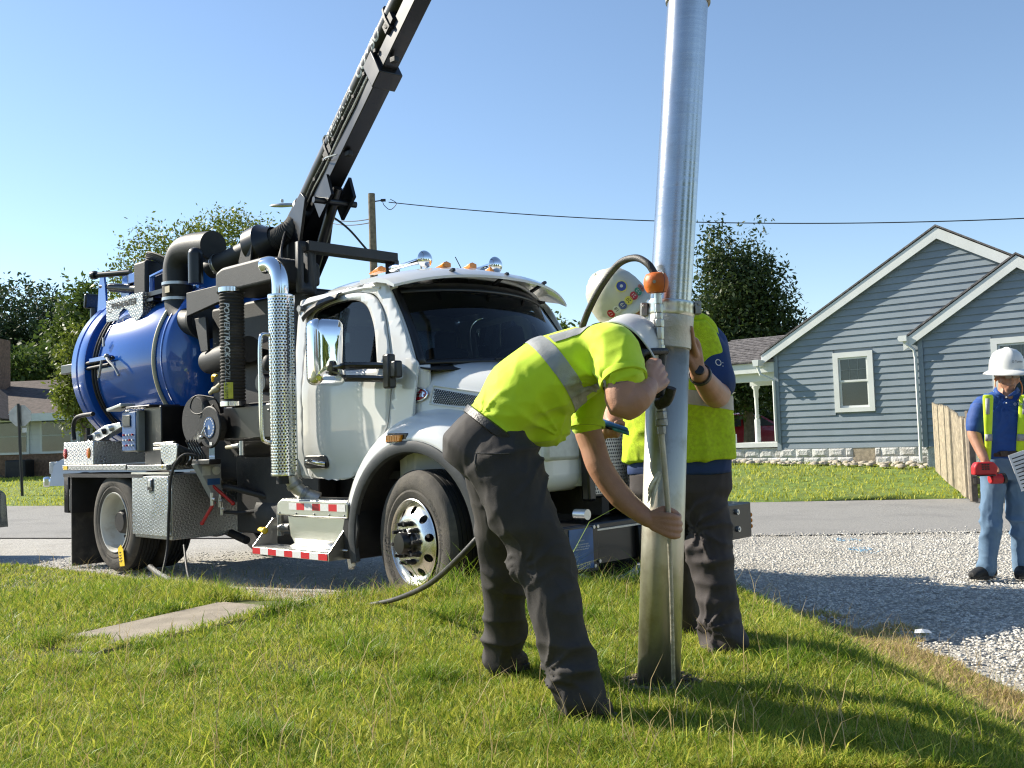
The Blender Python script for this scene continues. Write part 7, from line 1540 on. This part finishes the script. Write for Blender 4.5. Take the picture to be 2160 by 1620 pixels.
patch('mud_streak', [(1414, 1316), (1421, 1316), (1420, 1362), (1424, 1400), (1419, 1410), (1414, 1380)], 'mud', .0024)
b = B()
for k in range(16):
    a0 = at(1396-random.uniform(0, 10), 995+random.uniform(0, 12), 3.60-.002*k); a1 = at(1366+random.uniform(-4, 12), 1050+random.uniform(-15, 25), 3.612-.002*k); md = a0.lerp(a1, .5)+V(-.006, -.01*random.random(), 0)
    b.tube(spline([a0, md, a1], 4), [.006, .007, .007, .007, .0065, .006, .005, .004, .002], 6, True, .35)
b.build('torn_film', 'torn_film', SP)
b = B(); b.lathe([(.085, -.03), (.10, .004), (.13, .008), (.17, -.03)], V(pb.x, pb.y, .335), (0, 0, 1), 30); b.v = [(x+random.uniform(-.012, .012), y+random.uniform(-.012, .012), z+random.uniform(-.01, .01)) for x, y, z in b.v]; tag(b.build('hole_rim', 'soil', None), kind='structure')
r = np.random.default_rng(77); n = 420; aa = r.random(n)*2*PI; rr = .10+.16*r.random(n)**1.6
Q = np.stack([pb.x+rr*np.cos(aa), pb.y-.02+rr*np.sin(aa)*1.1, np.zeros(n)], -1); Q[:, 2] = g_lawn(Q[:, 0], Q[:, 1])+.006+.03*np.exp(-((rr-.12)/.04)**2)*r.random(n)
stones('soil_spoil', Q, .012, 'mud', 12)
# ---------------- lance with gun
LN = thing('water_lance', 'high pressure water lance with black grip and orange ball held against the pipe', 'lance')
DL = 3.57
lp_ = lambda x, y, d=DL: at(x, y, d)
b = B(); cb = lp_(1384, 597); b.lathe([(.020, -.036), (.034, -.034), (.043, -.018), (.046, .0), (.044, .016), (.036, .032), (.022, .037), (.014, .037)], cb, (lp_(1383, 560)-lp_(1387, 630)).normalized(), 36, cap=True); OB = b.build('hose_ball', 'orange_rubber', LN, ang=50)
b = B(); b.lathe([(.0455, -.001), (.0468, 0), (.0455, .001)], cb+V(.012, 0, 0), (1, .3, 0), 36); b.build('ball_seam', 'leather_black', OB); b = B(); b.cyl(lp_(1380, 594, DL-.05), lp_(1380, 594, DL-.02), .006, n=10); b.build('ball_bolt', 'steel_grey', OB)
fit = [(1387, 618, 642, .014, 24), (1389, 642, 660, .017, 6), (1390, 660, 674, .015, 6), (1390, 674, 690, .019, 6), (1391, 690, 716, .016, 6), (1392, 716, 730, .014, 6), (1392, 728, 740, .019, 6)]
for (x, y0, y1, r_, n) in fit:
    b = B(); b.cyl(lp_(x, y0), lp_(x+(y1-y0)*.03, y1), r_, n=n); b.build('fitting', 'steel_bright', LN, bevel=.002)
fit = [(1393, 852, 868, .018, 6), (1394, 868, 884, .021, 6), (1395, 884, 898, .022, 24), (1395, 898, 916, .016, 6)]
for (x, y0, y1, r_, n) in fit:
    b = B(); b.cyl(lp_(x, y0), lp_(x+1, y1), r_, n=n); b.build('fitting', 'steel_grey', LN, bevel=.002)
b = B(); b.tube(spline([lp_(1395, 742), lp_(1394, 770), lp_(1393, 812), lp_(1393, 856)], 4), [.020, .019, .018, .017, .018, .018, .019, .020, .020, .020, .019, .018, .017], 14); b.tube(spline([lp_(1405, 741, 3.56), lp_(1372, 742, 3.50), lp_(1350, 750, 3.47), lp_(1340, 790, 3.46)], 5), [.013]*8+[.016]*8, 10); b.build('gun_body', 'leather_black', LN)
b = B(); b.tube(spline([lp_(1416, 818, 3.50), lp_(1408, 842, 3.52), lp_(1390, 852, 3.56)], 5), [.019]*6+[.022]*5, 12); b.build('trigger_guard', 'leather_black', LN)
b = B(); b.tube([lp_(1395, 912), lp_(1403, 1000), lp_(1411, 1095, 3.575), lp_(1416, 1250, 3.58), lp_(1421, 1452, 3.60)], [.0105, .0105, .0095, .0075, .0075], 12); b.build('wand', 'rod', LN)
# ---------------- pressure hose
PH = spline([at(1381, 578, 3.585), at(1366, 556, 3.60), at(1340, 544, 3.66), at(1306, 556, 3.74), at(1272, 598, 3.82), at(1246, 645, 3.90), at(1228, 690, 3.98), at(1190, 800, 4.10), at(1140, 930, 4.15), at(1085, 1035, 4.15), at(1030, 1108, 4.18), at(970, 1175, 4.28), at(905, 1232, 4.85), at(840, 1262, 5.45), at(790, 1274, 5.72), at(745, 1280, 5.8)], 8)
b = B(); b.tube(PH, .0135, 12); o = b.build('pressure_hose', 'rubber_hose' if 'rubber_hose' in MATS else M('rubber_hose', (.018, .018, .018), .55, 0, .3, 30, .2, 200, dirt=(.10, .09, .075), dirt_amt=.5, dirt_scale=9)); tag(o, 'black pressure hose arching over to the orange ball and trailing into the grass', 'hose')
b = B(); b.tube(spline([at(317, 1196, 9.7), at(335, 1211, 9.0), at(360, 1225, 8.2), at(386, 1241, 7.6)], 5), .028, 10); o = b.build('rubber_hose_end', 'rubber_hose'); tag(o, 'short black rubber hose end lying in the grass by the rear wheel', 'hose')
b = B(); b.tube(spline([at(388, 1150, 9.2), at(394, 1200, 8.8), at(402, 1234, 7.9)], 5), .010, 8); b.build('drain_hose', 'rubber_hose', TR).matrix_parent_inverse = (Matrix.Translation((.04, 8.05, 0)) @ Matrix.Rotation(R(-43), 4, 'Z')).inverted()
# crumpled paper scrap on the verge
b = B(); c = at(1945, 1338, 5.42); r_ = [(math.cos(2*PI*k/9)*random.uniform(.035, .065), math.sin(2*PI*k/9)*random.uniform(.015, .03)) for k in range(9)]
b.add([c+V(x, y, .015+random.uniform(-.01, .015)) for x, y in r_]+[c+V(0, 0, .03)], [(k, (k+1) % 9, 9) for k in range(9)]); o = b.build('paper_scrap', 'paper', None, smooth=False); tag(o, 'crumpled white paper scrap in the dry grass by the gravel', 'litter')
# ================================================================== grass
def blades(name, P, h, wd, mat, lean=.5, seed=1, kind='stuff', bend=.6):
    r = np.random.default_rng(seed); N = len(P); h = h.reshape(-1); a = r.random(N)*2*PI; t = r.random(N)*2*PI
    ld = np.stack([np.cos(a), np.sin(a), np.zeros(N)], -1); wdv = np.stack([-np.sin(t), np.cos(t), np.zeros(N)], -1)*wd.reshape(-1, 1)
    L = (lean*(r.random(N)**.8)*1.3).reshape(-1, 1); up = np.array([0, 0, 1.])
    d1 = ld*L+up; d1 /= np.linalg.norm(d1, axis=1)[:, None]
    d2 = ld*(L+bend*(.4+r.random((N, 1))*1.3))+up*(1-.5*L); d2 /= np.linalg.norm(d2, axis=1)[:, None]
    H = h[:, None]; m_ = P+d1*H*.55; tp = m_+d2*H*.5
    v = np.stack([P-wdv, P+wdv, m_-wdv*.75, m_+wdv*.75, tp], 1).reshape(-1, 3)
    F = np.array([[0, 1, 3], [0, 3, 2], [2, 3, 4]]); tr = (F[None]+np.arange(N)[:, None, None]*5).reshape(-1, 3)
    o = link(name, npmesh(name, v, tr), mat, smooth=False); return tag(o, kind=kind)
leafmat('blade', (.30, .355, .025), (.66, .64, .12), .42, .6, 14)
leafmat('blade_dark', (.10, .19, .014), (.24, .35, .03), .42, .5, 7)
leafmat('straw', (.36, .26, .11), (.62, .49, .26), .3, .7, 20)
r = np.random.default_rng(11)
def cand(n, ymin, ymax):
    y = 1/(1/ymax+(1/ymin-1/ymax)*r.random(n)); x = (r.random(n)*2-1)*(y*.53+.12); return x, y
x, y = cand(720000, 2.75, 11.5); d = pdist(x, y, EDGE); ok = (d > -.10+.5*(vnoise(x, y, 2.5, 8)-.5)+.2*(vnoise(x, y, 9, 9)-.5)) & ~on_path(x, y)
ok &= r.random(len(x)) < np.clip(.25+1.0*vnoise(x, y, 2.1, 12)*(.55+.9*vnoise(x, y, 9., 13)), .2, 1)
hole = np.hypot(x-.50, y-3.72) ; ok &= hole > .11+.06*r.random(len(x))
x, y, d = x[ok], y[ok], d[ok]; z = g_lawn(x, y)
cl = vnoise(x, y, 1.5, 4); tuft = np.exp(-((x-.1)/.8)**2-((y-6.2)/.36)**2)+.6*np.exp(-((x+2.5)/.8)**2-((y-6.6)/.5)**2)
h = (.016+.022*cl+.020*r.random(len(x)))*(1+3.4*tuft)*np.where(r.random(len(x)) < .03, 1.7, 1)
cxs = r.uniform(-2.6, 2.2, 110); cys = r.uniform(2.9, 6.4, 110); clump = np.zeros(len(x)); lush = np.zeros(len(x))
for i in range(110):
    e = np.exp(-((x-cxs[i])**2+(y-cys[i])**2)/(.05+.09*(i % 5)/4)**2); clump = np.maximum(clump, e*(.5+.9*(i % 7)/6)); lush = np.maximum(lush, e*(i % 3 == 0))
for (fx, fy, fr_) in ((.20, 3.38, .16), (-.06, 4.0, .13), (.93, 4.28, .14)): clump = clump*(1-.8*np.exp(-((x-fx)**2+(y-fy)**2)/fr_**2))
h = h*(1+1.1*clump)
dry = np.clip(np.exp(-(d/.45)**2)*.95+.95*np.exp(-((x-2.25)/.45)**2-((y-4.9)/1.1)**2)+.22*vnoise(x, y, 1.2, 20)**3, 0, 1)
dry = np.where((x > -.6) & (x < 1.4) & (y > 5), dry*.4, dry)
isdry = r.random(len(x)) < dry*.85+.03
dark = (~isdry) & (r.random(len(x)) < .12+.22*vnoise(x, y, 3., 22)+.55*lush)
wd = (.0010+.0008*r.random(len(x)))*np.clip(y/4.2, 1, 2.0)
pa_ = (x-s0.x)*PD.x+(y-s0.y)*PD.y; pc_ = (x-s0.x)*PN.x+(y-s0.y)*PN.y
z = z+np.where((pa_ > .8) & (pa_ < 4.1) & (pc_ > -.05) & (pc_ < .62), .022, 0)
P = np.stack([x, y, z-.004], -1)
for nm, k, mt, s in (('grass', ~isdry & ~dark, 'blade', 1), ('dark_grass', dark, 'blade_dark', 2), ('dry_grass', isdry, 'straw', 3)):
    blades(nm, P[k], h[k]*(1.25 if nm == 'dark_grass' else 1), wd[k]*(1.5 if nm == 'dark_grass' else 1), mt, 1.0, s)
x, y = cand(120000, 5.5, 11.5); d = pdist(x, y, EDGE); k = (d < .1) & (d > -1.9) & (x < .6) & (r.random(len(x)) < .5*np.exp(-(d/1.0)**2)*(.3+1.2*vnoise(x, y, 2.2, 41))); x, y = x[k], y[k]
blades('verge_grass', np.stack([x, y, np.maximum(g_lawn(x, y), -.01)], -1), .025+.05*r.random(len(x)), np.full(len(x), .0022), 'straw', 1.0, 14)
k = r.random(len(x)) < .4; blades('verge_green', np.stack([x[k]+.03, y[k], np.maximum(g_lawn(x[k], y[k]), -.01)], -1), .03+.06*r.random(k.sum()), np.full(k.sum(), .0022), 'blade_dark', 1.0, 15)
# tall wiry stems and broad crabgrass leaves
x, y = cand(9000, 2.75, 10.5); d = pdist(x, y, EDGE); tuft = np.exp(-((x-.05)/.9)**2-((y-6.35)/.4)**2)
k = (d > -.15) & ~on_path(x, y) & (r.random(len(x)) < .10+1.1*tuft+.30*np.exp(-(d/.35)**2)); x, y = x[k], y[k]
P = np.stack([x, y, g_lawn(x, y)], -1)
blades('grass_stems', P, .10+.16*r.random(len(x)), np.full(len(x), .0016), 'straw', .5, 5)
x, y = cand(2600, 2.75, 9); k = (pdist(x, y, EDGE) > .1) & ~on_path(x, y); x, y = x[k], y[k]
blades('crabgrass', np.stack([x, y, g_lawn(x, y)], -1), .05+.07*r.random(len(x)), .0025+.0022*r.random(len(x)), 'blade', 1.1, 6)
# far lawn: short blades along the verge where they can be seen
x = r.uniform(-24, 12, 70000); y = r.uniform(15, 34, 70000); d = -pdist(x, y, FAR); k = (d > -.05) & (d < 7.5) & (np.abs(x) < y*.55) & ((x > 2) | (x < -7)); x, y = x[k], y[k]
blades('far_grass', np.stack([x, y, g_far(x, y)-.01], -1), .05+.06*r.random(len(x)), np.full(len(x), .012), 'blade', .6, 8)
# hole edge: soil spoil
